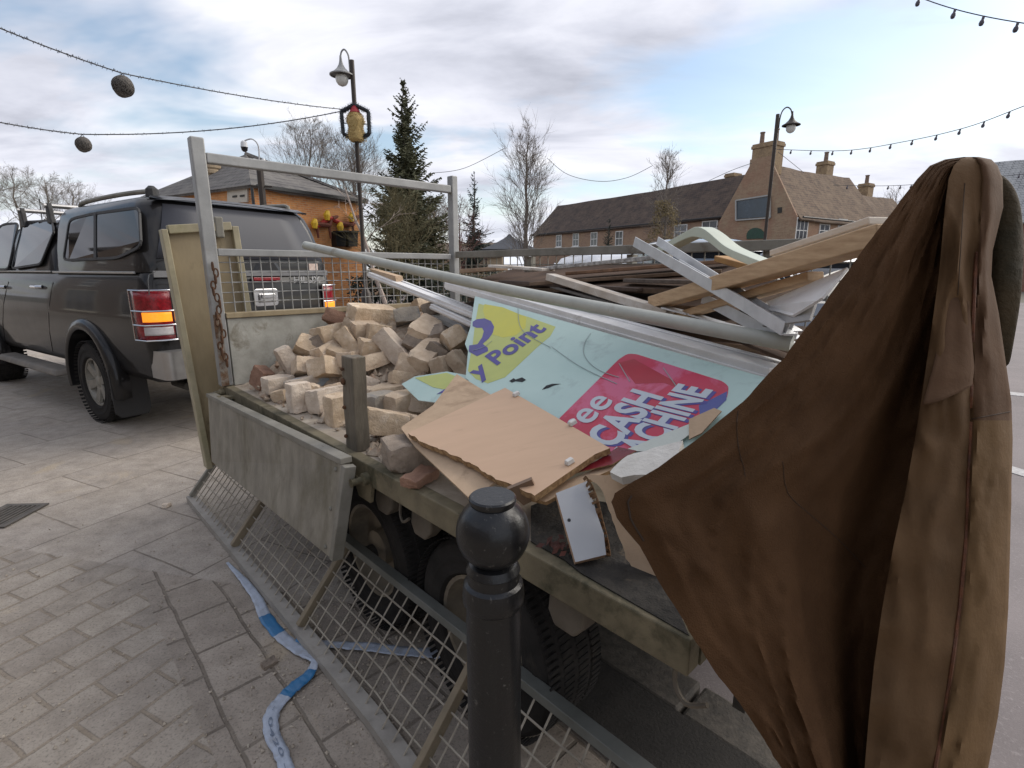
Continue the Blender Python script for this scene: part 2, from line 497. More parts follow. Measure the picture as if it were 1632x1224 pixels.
# ================================================================== SETTING
def MPAVE():
    m, t, b = _new('paving')
    c = nd(t, 'ShaderNodeTexCoord'); ob = c.outputs['Object']
    def bricks(angle, bw, bh, ms, off, c1, c2, mor, warp):
        mp = nd(t, 'ShaderNodeMapping'); mp.inputs['Rotation'].default_value = (0, 0, angle); mp.inputs['Location'].default_value = off
        nz = nd(t, 'ShaderNodeTexNoise'); nz.inputs['Scale'].default_value = 3.0; nz.inputs['Detail'].default_value = 3
        t.links.new(ob, nz.inputs['Vector'])
        sc = nd(t, 'ShaderNodeVectorMath', operation='SCALE'); sc.inputs['Scale'].default_value = warp
        t.links.new(nz.outputs['Color'], sc.inputs[0])
        av = nd(t, 'ShaderNodeVectorMath', operation='ADD')
        t.links.new(ob, av.inputs[0]); t.links.new(sc.outputs[0], av.inputs[1])
        t.links.new(av.outputs[0], mp.inputs[0])
        br = nd(t, 'ShaderNodeTexBrick')
        br.inputs['Color1'].default_value = (*c1, 1); br.inputs['Color2'].default_value = (*c2, 1); br.inputs['Mortar'].default_value = (*mor, 1)
        br.inputs['Scale'].default_value = 1.0; br.inputs['Mortar Size'].default_value = ms; br.inputs['Mortar Smooth'].default_value = 0.5
        br.inputs['Brick Width'].default_value = bw; br.inputs['Row Height'].default_value = bh
        t.links.new(mp.outputs[0], br.inputs['Vector'])
        return br
    aS = -math.atan2(0.9, 0.43); aK = -math.atan2(TU.y, TU.x)
    slab = bricks(aS, 0.72, 0.50, 0.006, (0.1, 0.2, 0), (0.45, 0.395, 0.335), (0.37, 0.325, 0.28), (0.21, 0.175, 0.142), 0.02)
    sett = bricks(aS, 0.24, 0.135, 0.008, (0.3, 0.05, 0), (0.40, 0.35, 0.29), (0.30, 0.26, 0.22), (0.27, 0.22, 0.165), 0.04)
    kslab = bricks(aK, 0.27, 0.19, 0.008, (0, 0.12, 0), (0.385, 0.33, 0.275), (0.28, 0.238, 0.198), (0.15, 0.122, 0.095), 0.035)
    # masks: kerb band by distance from the trailer line, slabs beyond about 2.9 m
    dv = nd(t, 'ShaderNodeVectorMath', operation='DOT_PRODUCT'); dv.inputs[1].default_value = tuple(TV)
    t.links.new(ob, dv.inputs[0])
    wob = noise_n(t, ob, 2.2, 2, 0.5)
    k0 = RB.dot(TV)
    def thr(src, lo, hi):
        mr = nd(t, 'ShaderNodeMapRange'); mr.inputs[1].default_value = lo; mr.inputs[2].default_value = hi
        t.links.new(src, mr.inputs[0]); return mr.outputs[0]
    mk = thr(dv.outputs['Value'], k0 - 0.545, k0 - 0.54)
    du = nd(t, 'ShaderNodeVectorMath', operation='DOT_PRODUCT'); du.inputs[1].default_value = (0.43 * 0.5, 0.9, 0)
    t.links.new(ob, du.inputs[0])
    ms_ = thr(du.outputs['Value'], 1.62, 1.63)
    # beyond the kerb band's far end slabs take over everywhere
    col = mix_n(t, mk, sett.outputs['Color'], kslab.outputs['Color'])
    col = mix_n(t, ms_, col, slab.outputs['Color'])
    hgt0 = mix_n(t, mk, sett.outputs['Fac'], kslab.outputs['Fac'])
    hgt = mix_n(t, ms_, hgt0, slab.outputs['Fac'])
    # wear, pink and grey blotches, sandy stains
    f1 = noise_n(t, ob, 2.4, 7, 0.66, 0.3)
    col = mix_n(t, ramp_n(t, f1, [(0.40, (0, 0, 0)), (0.70, (0.7, 0.7, 0.7))]), col, (0.34, 0.29, 0.235))
    f2 = noise_n(t, ob, 9, 7, 0.7)
    col = mix_n(t, 0.55, col, ramp_n(t, f2, [(0.30, (0.42, 0.40, 0.385)), (0.60, (1.0, 1.0, 1.0))]), 'MULTIPLY')
    f3 = noise_n(t, ob, 1.9, 5, 0.6, 0.6)
    sand = ramp_n(t, f3, [(0.60, (0, 0, 0)), (0.68, (0.8, 0.8, 0.8))])
    near = thr(dv.outputs['Value'], k0 - 1.7, k0 - 1.2)
    sm = nd(t, 'ShaderNodeMath', operation='MULTIPLY'); t.links.new(sand, sm.inputs[0]); sm.inputs[1].default_value = 0.7
    col = mix_n(t, sm.outputs[0], col, (0.42, 0.335, 0.23))
    f4 = noise_n(t, ob, 38, 4, 0.7)
    col = mix_n(t, ramp_n(t, f4, [(0.66, (0, 0, 0)), (0.74, (0.8, 0.8, 0.8))]), col, (0.38, 0.335, 0.28))
    col = mix_n(t, ramp_n(t, noise_n(t, ob, 120, 3, 0.6), [(0.30, (0.55, 0.55, 0.55)), (0.48, (0, 0, 0))]), col, (0.075, 0.06, 0.052))
    t.links.new(col, b.inputs['Base Color'])
    b.inputs['Roughness'].default_value = 0.82
    h = nd(t, 'ShaderNodeMath', operation='MULTIPLY_ADD')
    h.inputs[1].default_value = -0.9
    t.links.new(hgt, h.inputs[0])
    h2 = nd(t, 'ShaderNodeMath', operation='ADD')
    t.links.new(noise_n(t, ob, 30, 7, 0.7), h2.inputs[0]); t.links.new(noise_n(t, ob, 6, 4, 0.6), h2.inputs[1])
    t.links.new(h2.outputs[0], h.inputs[2])
    bump_n(t, b, h.outputs[0], 0.55, 0.012)
    return m
PAVE = MPAVE()
ASPH = M('asphalt', (0.24, 0.208, 0.203), (0.15, 0.13, 0.128), 0.8, 0.85, 0, 0.5, 150, c3=(0.27, 0.24, 0.235), s3=60, f3=(0.55, 0.68))
FARG = M('far_paving', (0.16, 0.145, 0.12), (0.11, 0.105, 0.075), 0.25, 0.9, 0, 0.2, 4)
KERB = M('kerb_granite', (0.115, 0.10, 0.083), (0.055, 0.049, 0.042), 30, 0.85, 0, 0.6, 90, c3=(0.03, 0.027, 0.023), s3=6, f3=(0.55, 0.72))  # granite darkened to stand for the shade under the trailer
WHITEL = M('worn_white_road_paint', (0.55, 0.54, 0.53), (0.30, 0.285, 0.28), 30, 0.8, 0, 0.3, 120)

tag(MB().add([(-500, -200, -0.10), (500, -200, -0.10), (500, 900, -0.10), (-500, 900, -0.10)], [(0, 1, 2, 3)]).build('ground', FARG, loc=(0, 0, -0.1)), kind='structure')
tag(MB().add([T(-7, 0.603, 0), T(45, 0.603, 0), T(45, -30, 0), T(-7, -30, 0)], [(0, 1, 2, 3)]).build('pavement', PAVE, loc=(0, 0, 0)), kind='structure')
tag(MB().add([T(-12, 0.78, -0.088), T(45, 0.78, -0.088), T(45, 32, -0.088), T(-12, 32, -0.088)], [(0, 1, 2, 3)]).build('road', ASPH, loc=(0, 0, -0.088)), kind='structure')
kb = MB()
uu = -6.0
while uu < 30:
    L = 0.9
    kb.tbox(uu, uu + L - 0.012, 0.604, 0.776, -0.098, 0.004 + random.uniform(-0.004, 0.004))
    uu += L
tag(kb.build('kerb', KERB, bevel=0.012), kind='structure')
def road_line(q):
    return [G(a, b, -0.083) for a, b in q]
tag(MB().prism(road_line([(1590, 736), (1660, 757), (1660, 768), (1590, 746)]), (0, 0, 1), 0.003).build('road_marking', WHITEL), kind='structure')
tag(MB().prism(road_line([(1590, 622), (1680, 632), (1680, 637), (1590, 627)]), (0, 0, 1), 0.003).build('road_marking', WHITEL), kind='structure')

tag(MB().add([T(-3.0, 0.30, 0.004), T(3.4, 0.30, 0.004), T(3.4, 0.603, 0.004), T(-3.0, 0.603, 0.004)], [(0, 1, 2, 3)]).build('underbed_shade_strip', M('painted_underbed_shade', (0.035, 0.031, 0.027), (0.018, 0.016, 0.014), 9, 0.9, 0, 0.7, 90, c3=(0.16, 0.14, 0.11), s3=130, f3=(0.70, 0.76)), loc=(0, 0, 0.004)), kind='structure')  # dark speckled strip painting the shade under the trailer
# ---- street drain
d0 = [G(-25, 838), G(12, 848), G(67, 818), G(37, 803)]
ctr = G(10, 823)
ex = (d0[2] - d0[1]).normalized(); ey = Vector((-ex.y, ex.x, 0))
dr = thing('street_drain', 'dark iron street drain grate set flush in the pale paving', 'drain', ctr)
mb = MB()
def dbox(m, a0, a1, b0, b1, z0, z1):
    q = [ctr + ex * a + ey * b for a, b in ((a0, b0), (a1, b0), (a1, b1), (a0, b1))]
    m.hexa([p + TZ * z0 for p in q], [p + TZ * z1 for p in q])
DW, DL = 0.15, 0.125
dbox(mb, -DW, DW, -DL, -DL + 0.03, 0.003, 0.012); dbox(mb, -DW, DW, DL - 0.03, DL, 0.003, 0.012)
dbox(mb, -DW, -DW + 0.03, -DL + 0.03, DL - 0.03, 0.003, 0.0118); dbox(mb, DW - 0.03, DW, -DL + 0.03, DL - 0.03, 0.003, 0.0118)
mb.build('frame', M('drain_iron', (0.13, 0.115, 0.10), (0.075, 0.068, 0.06), 20, 0.7, 0.3, 0.3), dr, bevel=0.002)
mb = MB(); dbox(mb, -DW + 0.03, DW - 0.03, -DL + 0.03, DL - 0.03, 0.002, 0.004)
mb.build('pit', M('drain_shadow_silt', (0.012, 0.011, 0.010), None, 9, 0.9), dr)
mb = MB()
for i in range(7):
    y = -DL + 0.042 + i * 0.0278
    dbox(mb, -DW + 0.03, DW - 0.03, y - 0.0065, y + 0.0065, 0.0045, 0.0108)
mb.build('grate', MATS['drain_iron'], dr)

# ================================================================== BUILDINGS
def xy(p): return Vector((p.x, p.y, 0))
def quadwall(m, a, b, z0, z1, nrm, th=0.06, mi=0):
    a = xy(a); b = xy(b); n = Vector(nrm) * th
    m.hexa([a + TZ * z0, b + TZ * z0, b + n + TZ * z0, a + n + TZ * z0], [a + TZ * z1, b + TZ * z1, b + n + TZ * z1, a + n + TZ * z1], mi)
def house(name, label, c0, d, L, e, D, z0, eave, rise, wallm, roofm, hip=0.0, over=0.25):
    """walls run L along d and D along e from corner c0; ridge along d"""
    c0 = xy(c0); d = Vector((d[0], d[1], 0)).normalized(); e = Vector((e[0], e[1], 0)).normalized()
    t = thing(name, label, 'building', c0 + d * L / 2 + e * D / 2 + TZ * z0)
    pts = [c0, c0 + d * L, c0 + d * L + e * D, c0 + e * D]
    m = MB()
    if hip > 0:
        m.hexa([p + TZ * z0 for p in pts], [p + TZ * eave for p in pts])
    else:
        prof = [pts[0] + TZ * z0, pts[0] + TZ * (eave - 0.16), pts[0] + e * D / 2 + TZ * (eave + rise - 0.42), pts[3] + TZ * (eave - 0.16), pts[3] + TZ * z0]
        m.loft([prof, [p + d * L for p in prof]])
    m.build('wall', wallm, t)
    r = MB()
    a = [pts[0] - e * over - d * (over if hip else 0.02), pts[1] - e * over + d * (over if hip else 0.02), pts[2] + e * over + d * (over if hip else 0.02), pts[3] + e * over - d * (over if hip else 0.02)]
    ez = eave - over * rise / (D / 2) + 0.05
    r0 = c0 + e * D / 2 + d * (hip - (0.02 if not hip else 0)) + TZ * (eave + rise); r1 = c0 + e * D / 2 + d * (L - hip + (0.02 if not hip else 0)) + TZ * (eave + rise)
    A = [p + TZ * ez for p in a]
    nseg = 14                                  # a slightly sagging old ridge
    def row(p, q, sag, amp, sd):
        o = []
        for i in range(nseg + 1):
            f = i / nseg
            o.append(p.lerp(q, f) + TZ * (-sag * math.sin(math.pi * f) + amp * noise.noise(Vector((f * 6, sd, 0)))))
        return o
    e1 = row(A[0], A[1], 0.05, 0.04, 1); rg = row(r0, r1, 0.10, 0.07, 2); e2 = row(A[3], A[2], 0.05, 0.04, 3)
    m1 = [x.lerp(y, 0.5) - TZ * 0.05 for x, y in zip(e1, rg)]; m2 = [x.lerp(y, 0.5) - TZ * 0.05 for x, y in zip(rg, e2)]
    r.loft([e1, m1, rg, m2, e2], closed=False)
    nb = len(r.v)
    if hip:
        r.add([A[0], A[3], r0], [(0, 1, 2)]); r.add([A[1], A[2], r1], [(0, 2, 1)])
    ob = r.build('roof', roofm, t)
    so = ob.modifiers.new('thickness', 'SOLIDIFY'); so.thickness = 0.10; so.offset = -1
    return t, pts, d, e
def window(t, c, d, n, w, h, framem, glassm, bars=(1, 1), lintel=None):
    """c = centre on the wall face, n points outward"""
    c = Vector(c); d = Vector(d); n = Vector(n)
    def slab(m, x0, x1, z0, z1, o0, o1):
        q = [c + d * x0 + n * o0, c + d * x1 + n * o0, c + d * x1 + n * o1, c + d * x0 + n * o1]
        m.hexa([p + TZ * z0 for p in q], [p + TZ * z1 for p in q])
    m = MB(); f = 0.07
    slab(m, -w / 2, w / 2, h / 2 - f, h / 2, -0.02, 0.05); slab(m, -w / 2, w / 2, -h / 2, -h / 2 + f, -0.02, 0.05)
    slab(m, -w / 2, -w / 2 + f, -h / 2 + f, h / 2 - f, -0.02, 0.048); slab(m, w / 2 - f, w / 2, -h / 2 + f, h / 2 - f, -0.02, 0.048)
    for i in range(1, bars[0] + 1):
        x = -w / 2 + w * i / (bars[0] + 1); slab(m, x - 0.02, x + 0.02, -h / 2 + f, h / 2 - f, -0.02, 0.036)
    for i in range(1, bars[1] + 1):
        z = -h / 2 + h * i / (bars[1] + 1); slab(m, -w / 2 + f, w / 2 - f, z - 0.025, z + 0.025, -0.02, 0.04)
    w_ = m.build('window', framem, t)
    g = MB(); slab(g, -w / 2 + f * 0.5, w / 2 - f * 0.5, -h / 2 + f * 0.5, h / 2 - f * 0.5, -0.02, 0.02); g.build('pane', glassm, w_)
    s = MB(); slab(s, -w / 2 - 0.08, w / 2 + 0.08, -h / 2 - 0.08, -h / 2 - 0.002, -0.02, 0.12); s.build('sill', framem, w_)
    return w_
WINW = M('white_window_paint', (0.72, 0.71, 0.68), None, 6, 0.5)
WINCRM = M('cream_window_paint', (0.62, 0.58, 0.48), None, 6, 0.5)
WGLASS = M('old_window_glass', (0.09, 0.095, 0.105), (0.05, 0.052, 0.058), 1.5, 0.08, 0, 0, spec=0.8, rrange=0.02)
CHBRK = M('buff_chimney_brick', (0.36, 0.26, 0.15), (0.22, 0.15, 0.09), 9, 0.9, 0, 0.4, 25, c3=(0.17, 0.115, 0.075), s3=2, f3=(0.5, 0.7))
POTM = M('clay_chimney_pot', (0.24, 0.16, 0.115), (0.14, 0.10, 0.075), 8, 0.85)
LEAD = M('lead_flashing', (0.22, 0.225, 0.235), (0.15, 0.15, 0.16), 4, 0.6)
def chimney(t, c, d, e, w, dp, z0, z1, pots=1, potsz=0.11, poth=0.5):
    c = xy(c); d = Vector(d); e = Vector(e)
    def bx(m, a, b, za, zb):
        q = [c + d * x + e * y for x, y in ((-a, -b), (a, -b), (a, b), (-a, b))]
        m.hexa([p + TZ * za for p in q], [p + TZ * zb for p in q])
    m = MB(); bx(m, w / 2, dp / 2, z0, z1 - 0.28); bx(m, w / 2 + 0.06, dp / 2 + 0.06, z1 - 0.278, z1 - 0.1); bx(m, w / 2 + 0.02, dp / 2 + 0.02, z1 - 0.098, z1)
    ch = m.build('chimney', CHBRK, t, bevel=0.02)
    for i in range(pots):
        o = 0 if pots == 1 else (i / (pots - 1) - 0.5) * w * 0.62
        MB().lathe(c + d * o + TZ * (z1 - 0.02), [(potsz * 1.15, 0), (potsz, 0.1), (potsz * 0.9, poth - 0.08), (potsz * 1.1, poth - 0.06), (potsz * 1.1, poth), (potsz * 0.8, poth)], 12).build('chimney_pot', POTM, ch, smooth=True)
    return ch

# ---- pub at the far side of the square
C0 = xy(P(1262, 430, 31.0))                 # near corner of gable and right wing
d2 = (xy(P(1398, 430, 36.5)) - C0).normalized()
d1 = Vector((-d2.y, d2.x, 0))
PUBW1 = MBRICK('pub_brick_red', d1, (0.36, 0.21, 0.14), (0.25, 0.13, 0.09), (0.33, 0.26, 0.19), c3=(0.38, 0.26, 0.165))
PUBW2 = MBRICK('pub_brick_buff', d2, (0.42, 0.27, 0.16), (0.32, 0.18, 0.11), (0.36, 0.28, 0.2), c3=(0.30, 0.155, 0.10))
PUBR1 = MTILE('pub_roof_dark', d1, (0.085, 0.055, 0.042), (0.05, 0.035, 0.03), (0.115, 0.078, 0.055))
PUBR2 = MTILE('pub_roof_brown', d2, (0.175, 0.108, 0.068), (0.105, 0.066, 0.043), (0.21, 0.145, 0.09))
GW = 5.3
eaveW = P(1262, 345, 31).z
pub, pp, pd, pe = house('public_house', 'long old brick pub with brown tiled roofs, end gable and four chimneys', C0, d2, 10.5, d1, GW, -0.1, eaveW, 3.35, PUBW2, PUBR2)
# the buff gable wall with the dark sign board, tumbled up to the chimney
gm = MB()
gp = [C0 + d1 * 0.0, C0 + d1 * GW]
gz = [(-0.02, -0.1), (-0.02, eaveW - 0.05), (GW / 2 - 0.75, eaveW + 3.2), (GW / 2 - 0.75, eaveW + 3.6), (GW / 2 + 0.75, eaveW + 3.6), (GW / 2 + 0.75, eaveW + 3.2), (GW + 0.02, eaveW - 0.05), (GW + 0.02, -0.1)]
prof = [C0 + d1 * a - d2 * 0.16 + TZ * z for a, z in gz]
gm.loft([prof, [p + d2 * 0.13 for p in prof]])
gm.build('gable_wall', MBRICK('pub_gable_brick', d1, (0.38, 0.275, 0.17), (0.29, 0.195, 0.12), (0.34, 0.265, 0.185), c3=(0.30, 0.15, 0.10)), pub)
chimney(pub, C0 + d1 * (GW / 2) + d2 * 0.45, d1, d2, 1.5, 0.95, eaveW + 2.6, P(1212, 236, 33).z, 2, 0.14, 0.75)
for px, py, s, w, po in ((1316, 258, 38.5, 0.95, 1), (1381, 293, 43.0, 0.95, 1), (1169, 277, 41, 1.0, 0)):
    c = P(px, py, s)
    chimney(pub, c, d2, d1, w, 0.8, c.z - 2.6, c.z, po, 0.15, 0.7)
# long left range
c1 = C0 + d1 * (GW + 0.02) + d2 * 0.4
LR = 23.0
eL = P(1150, 350, 38).z
rng = house('range', None, c1, d1, LR, d2, 6.2, -0.1, eL, 3.0, PUBW1, PUBR1)
rt = rng[0]
for ch in list(rt.children):
    ch.parent = pub
    ch.location = Vector(rt.location) - Vector(pub.location)
    ORG[ch.name] = ORG[rt.name]
bpy.data.objects.remove(rt)
# the far end of the wing, a lower roof
c2 = C0 + d2 * 10.52 + d1 * 0.5
low = house('low', None, c2, d2, 7.0, d1, GW - 1.0, -0.1, eaveW - 0.1, 2.5, PUBW2, PUBR2, hip=0.0)
for ch in list(low[0].children):
    ch.parent = pub
    ch.location = Vector(low[0].location) - Vector(pub.location)
    ORG[ch.name] = ORG[low[0].name]
bpy.data.objects.remove(low[0])
def onwall(px, py, p0, n):
    return onplane(px, py, xy(p0), Vector(n))
for px, w, br in ((1277, 1.25, (2, 1)), (1313, 1.15, (1, 3)), (1341, 1.05, (1, 3)), (1374, 1.05, (1, 3))):
    c = onwall(px, 368 - (1341 - px) * 0.01, C0, d1)
    window(pub, c, d2, -d1, w, 1.45, WINW, WGLASS, br)
for px, py, w, h in ((891, 384, 0.9, 1.15), (918, 382, 0.9, 1.2), (987, 380, 0.9, 1.2), (1085, 369, 1.2, 1.0), (1131, 364, 1.3, 1.05), (947, 381, 0.9, 1.2)):
    c = onwall(px, py, c1, d2)
    window(pub, c, d1, -d2, w, h, WINW, WGLASS, (1, 1))
# sign board, fan sign and vent on the gable
gpl = C0 - d2 * 0.16
def gpoly(q, off):
    return [onplane(a, b, gpl - d2 * off, d2) for a, b in q]
sb = MB().prism(gpoly([(1174, 321), (1226, 313), (1226, 345), (1174, 349)], 0.07), -d2, 0.06).build('sign_board', M('dark_blue_sign', (0.05, 0.07, 0.09), (0.03, 0.042, 0.055), 1.5, 0.25, spec=0.6), pub)
fr = MB()
q = gpoly([(1173, 319.5), (1227, 311), (1227, 347), (1173, 351)], 0.10)
for i in range(4):
    fr.bar(q[i], q[(i + 1) % 4], 0.08, 0.10, up=-d2)
fr.build('frame', M('pale_sign_frame', (0.40, 0.40, 0.38), None), sb)
fan = [(1190, 381)] + [(1204 + 14.5 * math.cos(math.pi - math.pi * k / 10), 376 - 13 * math.sin(math.pi * k / 10)) for k in range(11)] + [(1219, 380)]
MB().prism(gpoly(fan, 0.06), -d2, 0.05).build('fan_sign', M('green_sign', (0.015, 0.06, 0.035), (0.01, 0.04, 0.025), 6, 0.4), pub)
MB().prism(gpoly([(1239, 331), (1246, 330), (1246, 339), (1239, 340)], 0.03), -d2, 0.02).build('vent', DARKM, pub)
# gutters
MB().tube([C0 - d1 * 0.32 + TZ * (eaveW - 0.12), C0 - d1 * 0.32 + d2 * 10.4 + TZ * (eaveW - 0.12)], 0.06, 6).build('gutter', CARPL, pub)
MB().tube([c1 - d2 * 0.32 + TZ * (eL - 0.12), c1 - d2 * 0.32 + d1 * LR + TZ * (eL - 0.12)], 0.06, 6).build('gutter', CARPL, pub)

# ---- orange brick house on the left
cc = P(403, 294, 17.0)
hR = (xy(P(580, 430, 21.5)) - xy(cc)).normalized()
hL = Vector((-hR.y, hR.x, 0))
if hL.x > 0: hL = -hL
OB = MBRICK('orange_brick', hR + hL, (0.62, 0.25, 0.08), (0.40, 0.135, 0.045), (0.46, 0.30, 0.17), c3=(0.62, 0.29, 0.10))
SLATE = MTILE('grey_slate', hL, (0.17, 0.155, 0.145), (0.12, 0.11, 0.105), (0.20, 0.185, 0.165))
HLEN = (xy(P(585, 430, 21.5)) - xy(cc)).length
hs, hp, hd, he = house('brick_house', 'orange brick house with grey slate hipped roof behind the pickup', cc, hR, HLEN, hL, 7.6, -0.1, cc.z, 1.75, OB, SLATE, hip=2.4, over=0.2)
q0 = xy(cc)
def hpoly(q, off):                          # on the wall running right
    n = -hL
    return [onplane(a, b, q0 + n * off, n) for a, b in q]
def lpoly(q, off):
    n = -hR
    return [onplane(a, b, q0 + n * off, n) for a, b in q]
MB().prism(lpoly([(362, 303), (394, 299), (394, 322), (362, 324)], 0.05), -hR, 0.05).build('stone_panel', M('pale_stone', (0.55, 0.50, 0.42), None, 5, 0.8), hs)
for k in range(2):
    x = 370 + k * 12; bb = MB()
    bb.prism(lpoly([(x, 312 - k), (x + 7, 311 - k), (x + 7, 314 - k), (x, 315 - k)], 0.07), -hR, 0.02)
    bb.build('panel_recess', DARKM, hs)
MB().tube([q0 - hL * 0.14 - hR * 0.14 + TZ * (cc.z - 0.1), q0 - hL * 0.14 - hR * 0.14 + TZ * 0.0], 0.05, 8).build('drainpipe', BLACKP, hs)
cg = MB()
cg.bar(q0 - hL * 0.24 + TZ * (cc.z - 0.06), q0 - hL * 0.24 + hR * HLEN + TZ * (cc.z - 0.06), 0.11, 0.11)
cg.build('gutter', BLACKP, hs)
cs = P(338, 284, 20)
m = MB()
m.lathe(Vector((cs.x, cs.y, cs.z - 0.9)), [(0.27, 0), (0.27, 1.0), (0.35, 1.05), (0.35, 1.15), (0.31, 1.2), (0.36, 1.25), (0.36, 1.42), (0.28, 1.5), (0.12, 1.52)], 14)
chh = m.build('chimney', M('cream_chimney_brick', (0.42, 0.33, 0.22), (0.28, 0.21, 0.14), 14, 0.9, 0, 0.4, 30), hs, smooth=True)
MB().lathe(Vector((cs.x, cs.y, cs.z + 0.615)), [(0.05, 0), (0.05, 0.14), (0.09, 0.15), (0.03, 0.24)], 10).build('cowl', DARKM, chh)
# the row of shops on the camera's side of the pavement, mirrored in the pickup and the bollard
SHB = MBRICK('shop_brick', TU, (0.20, 0.15, 0.12), (0.15, 0.11, 0.09), (0.22, 0.19, 0.16))
sh0 = T(-9, -9.5, 0)
shp = house('shop_row', 'grey brown brick shop row across the pavement, mirrored in pickup windows', sh0, TU, 31.0, -TV, 8.0, 0.001, 4.9, 2.6, SHB, MTILE('shop_roof', TU, (0.09, 0.075, 0.065), (0.06, 0.05, 0.045), (0.12, 0.1, 0.085)))[0]
for k in range(7):
    c_ = T(-6.8 + k * 4.3, -9.5, 1.35)
    window(shp, c_, TU, TV, 2.6, 2.1, WINW if k % 2 else WINCRM, WGLASS, (2, 0))
    window(shp, c_ + TZ * 2.35, TU, TV, 1.1, 1.2, WINW, WGLASS, (1, 1))
# a low far house behind the trees, and one on the right edge
f0 = xy(P(690, 430, 44)); f1 = xy(P(800, 430, 44))
house('bungalow', 'low tan house with a brown roof far behind the small spruce', f0, f1 - f0, (f1 - f0).length, (0, 1), 7, -0.1, P(700, 408, 44).z, 1.3,
      MBRICK('tan_brick', (1, 0), (0.40, 0.31, 0.2), (0.33, 0.25, 0.16), (0.35, 0.29, 0.2)), MTILE('bungalow_roof', (1, 0), (0.20, 0.155, 0.115), (0.15, 0.115, 0.09), (0.24, 0.19, 0.14)))
g0 = xy(P(1560, 430, 36)); g1 = xy(P(1900, 430, 30))
house('corner_house', 'red brick house with pale grey roof at the right edge, beyond the coat', g0, g1 - g0, (g1 - g0).length, (0.2, 1), 7, -0.1, P(1600, 352, 36).z, 4.2,
      MBRICK('corner_brick', (1, 0), (0.30, 0.14, 0.09), (0.24, 0.10, 0.07), (0.28, 0.22, 0.17)), MTILE('corner_roof', (1, 0), (0.46, 0.46, 0.46), (0.4, 0.4, 0.4), (0.5, 0.5, 0.49)))
# long low wall and hedge closing the square
bw0 = xy(P(560, 430, 27)); bw1 = xy(P(870, 430, 40))
w = MB(); bd = (bw1 - bw0).normalized(); bn = Vector((-bd.y, bd.x, 0))
quadwall(w, bw0, bw1, -0.1, 0.95, bn, 0.3)
quadwall(w, bw0 - bn * 0.05, bw1 - bn * 0.05, 0.952, 1.05, bn, 0.4)
tag(w.build('garden_wall', MBRICK('wall_brick', bd, (0.33, 0.23, 0.15), (0.27, 0.17, 0.11), (0.3, 0.25, 0.19))), 'low tan brick garden wall running across the far side of the square', 'wall')

# ================================================================== TREES
BARK = M('bare_bark', (0.115, 0.095, 0.075), (0.065, 0.055, 0.045), 12, 0.9, 0, 0.4, 40)
BARKP = M('pale_bark', (0.215, 0.185, 0.155), (0.13, 0.11, 0.09), 12, 0.9, 0, 0.4, 40)
BIRCH = M('birch_bark', (0.48, 0.40, 0.34), (0.24, 0.18, 0.15), 30, 0.8, 0, 0.3, 60, stretch=(1, 1, 4))
TWIGR = M('reddish_twigs', (0.16, 0.075, 0.06), (0.10, 0.05, 0.04), 8, 0.9, 0, 0)
TWIGO = M('olive_twigs', (0.15, 0.125, 0.06), (0.095, 0.08, 0.04), 8, 0.9, 0, 0)
NEED = M('spruce_needles', (0.115, 0.115, 0.058), (0.055, 0.06, 0.032), 1.6, 0.85, 0, 0, c3=(0.10, 0.09, 0.045), s3=3.5, f3=(0.56, 0.75))
NEEDD = M('dark_needles', (0.032, 0.045, 0.034), (0.018, 0.026, 0.02), 1.6, 0.85, 0, 0, c3=(0.06, 0.066, 0.04), s3=3.5, f3=(0.6, 0.8))
IVY = M('olive_leaves', (0.105, 0.088, 0.036), (0.055, 0.05, 0.022), 3, 0.85, 0, 0, c3=(0.15, 0.115, 0.055), s3=5, f3=(0.58, 0.75))
def limb(mb, rnd, p, d, L, r, depth, up, kids, wob=0.22, nseg=4, n=3, spread=0.75):
    pts = [p.copy()]; rs = [r]
    dd = d.normalized()
    for i in range(nseg):
        dd = (dd + Vector((rnd.gauss(0, wob), rnd.gauss(0, wob), rnd.gauss(0, wob) + up)) * 0.5).normalized()
        pts.append(pts[-1] + dd * (L / nseg)); rs.append(r * (1 - 0.75 * (i + 1) / nseg))
    mb.tube(pts, rs, n, cap=False)
    if depth <= 0:
        return
    for k in range(kids):
        f = rnd.uniform(0.22, 1.0) * nseg
        i = min(int(f), nseg - 1)
        q = pts[i].lerp(pts[i + 1], f - i)
        ax = (pts[i + 1] - pts[i]).normalized()
        side = Vector((rnd.gauss(0, 1), rnd.gauss(0, 1), rnd.gauss(0, 0.6)))
        side = (side - ax * side.dot(ax)).normalized()
        nd_ = (ax + side * spread * rnd.uniform(0.6, 1.3)).normalized()
        limb(mb, rnd, q, nd_, L * rnd.uniform(0.42, 0.62) * (1.15 - 0.35 * f / nseg), max(r * 0.42, 0.006), depth - 1, up, kids, wob, max(2, nseg - 1), n, spread)
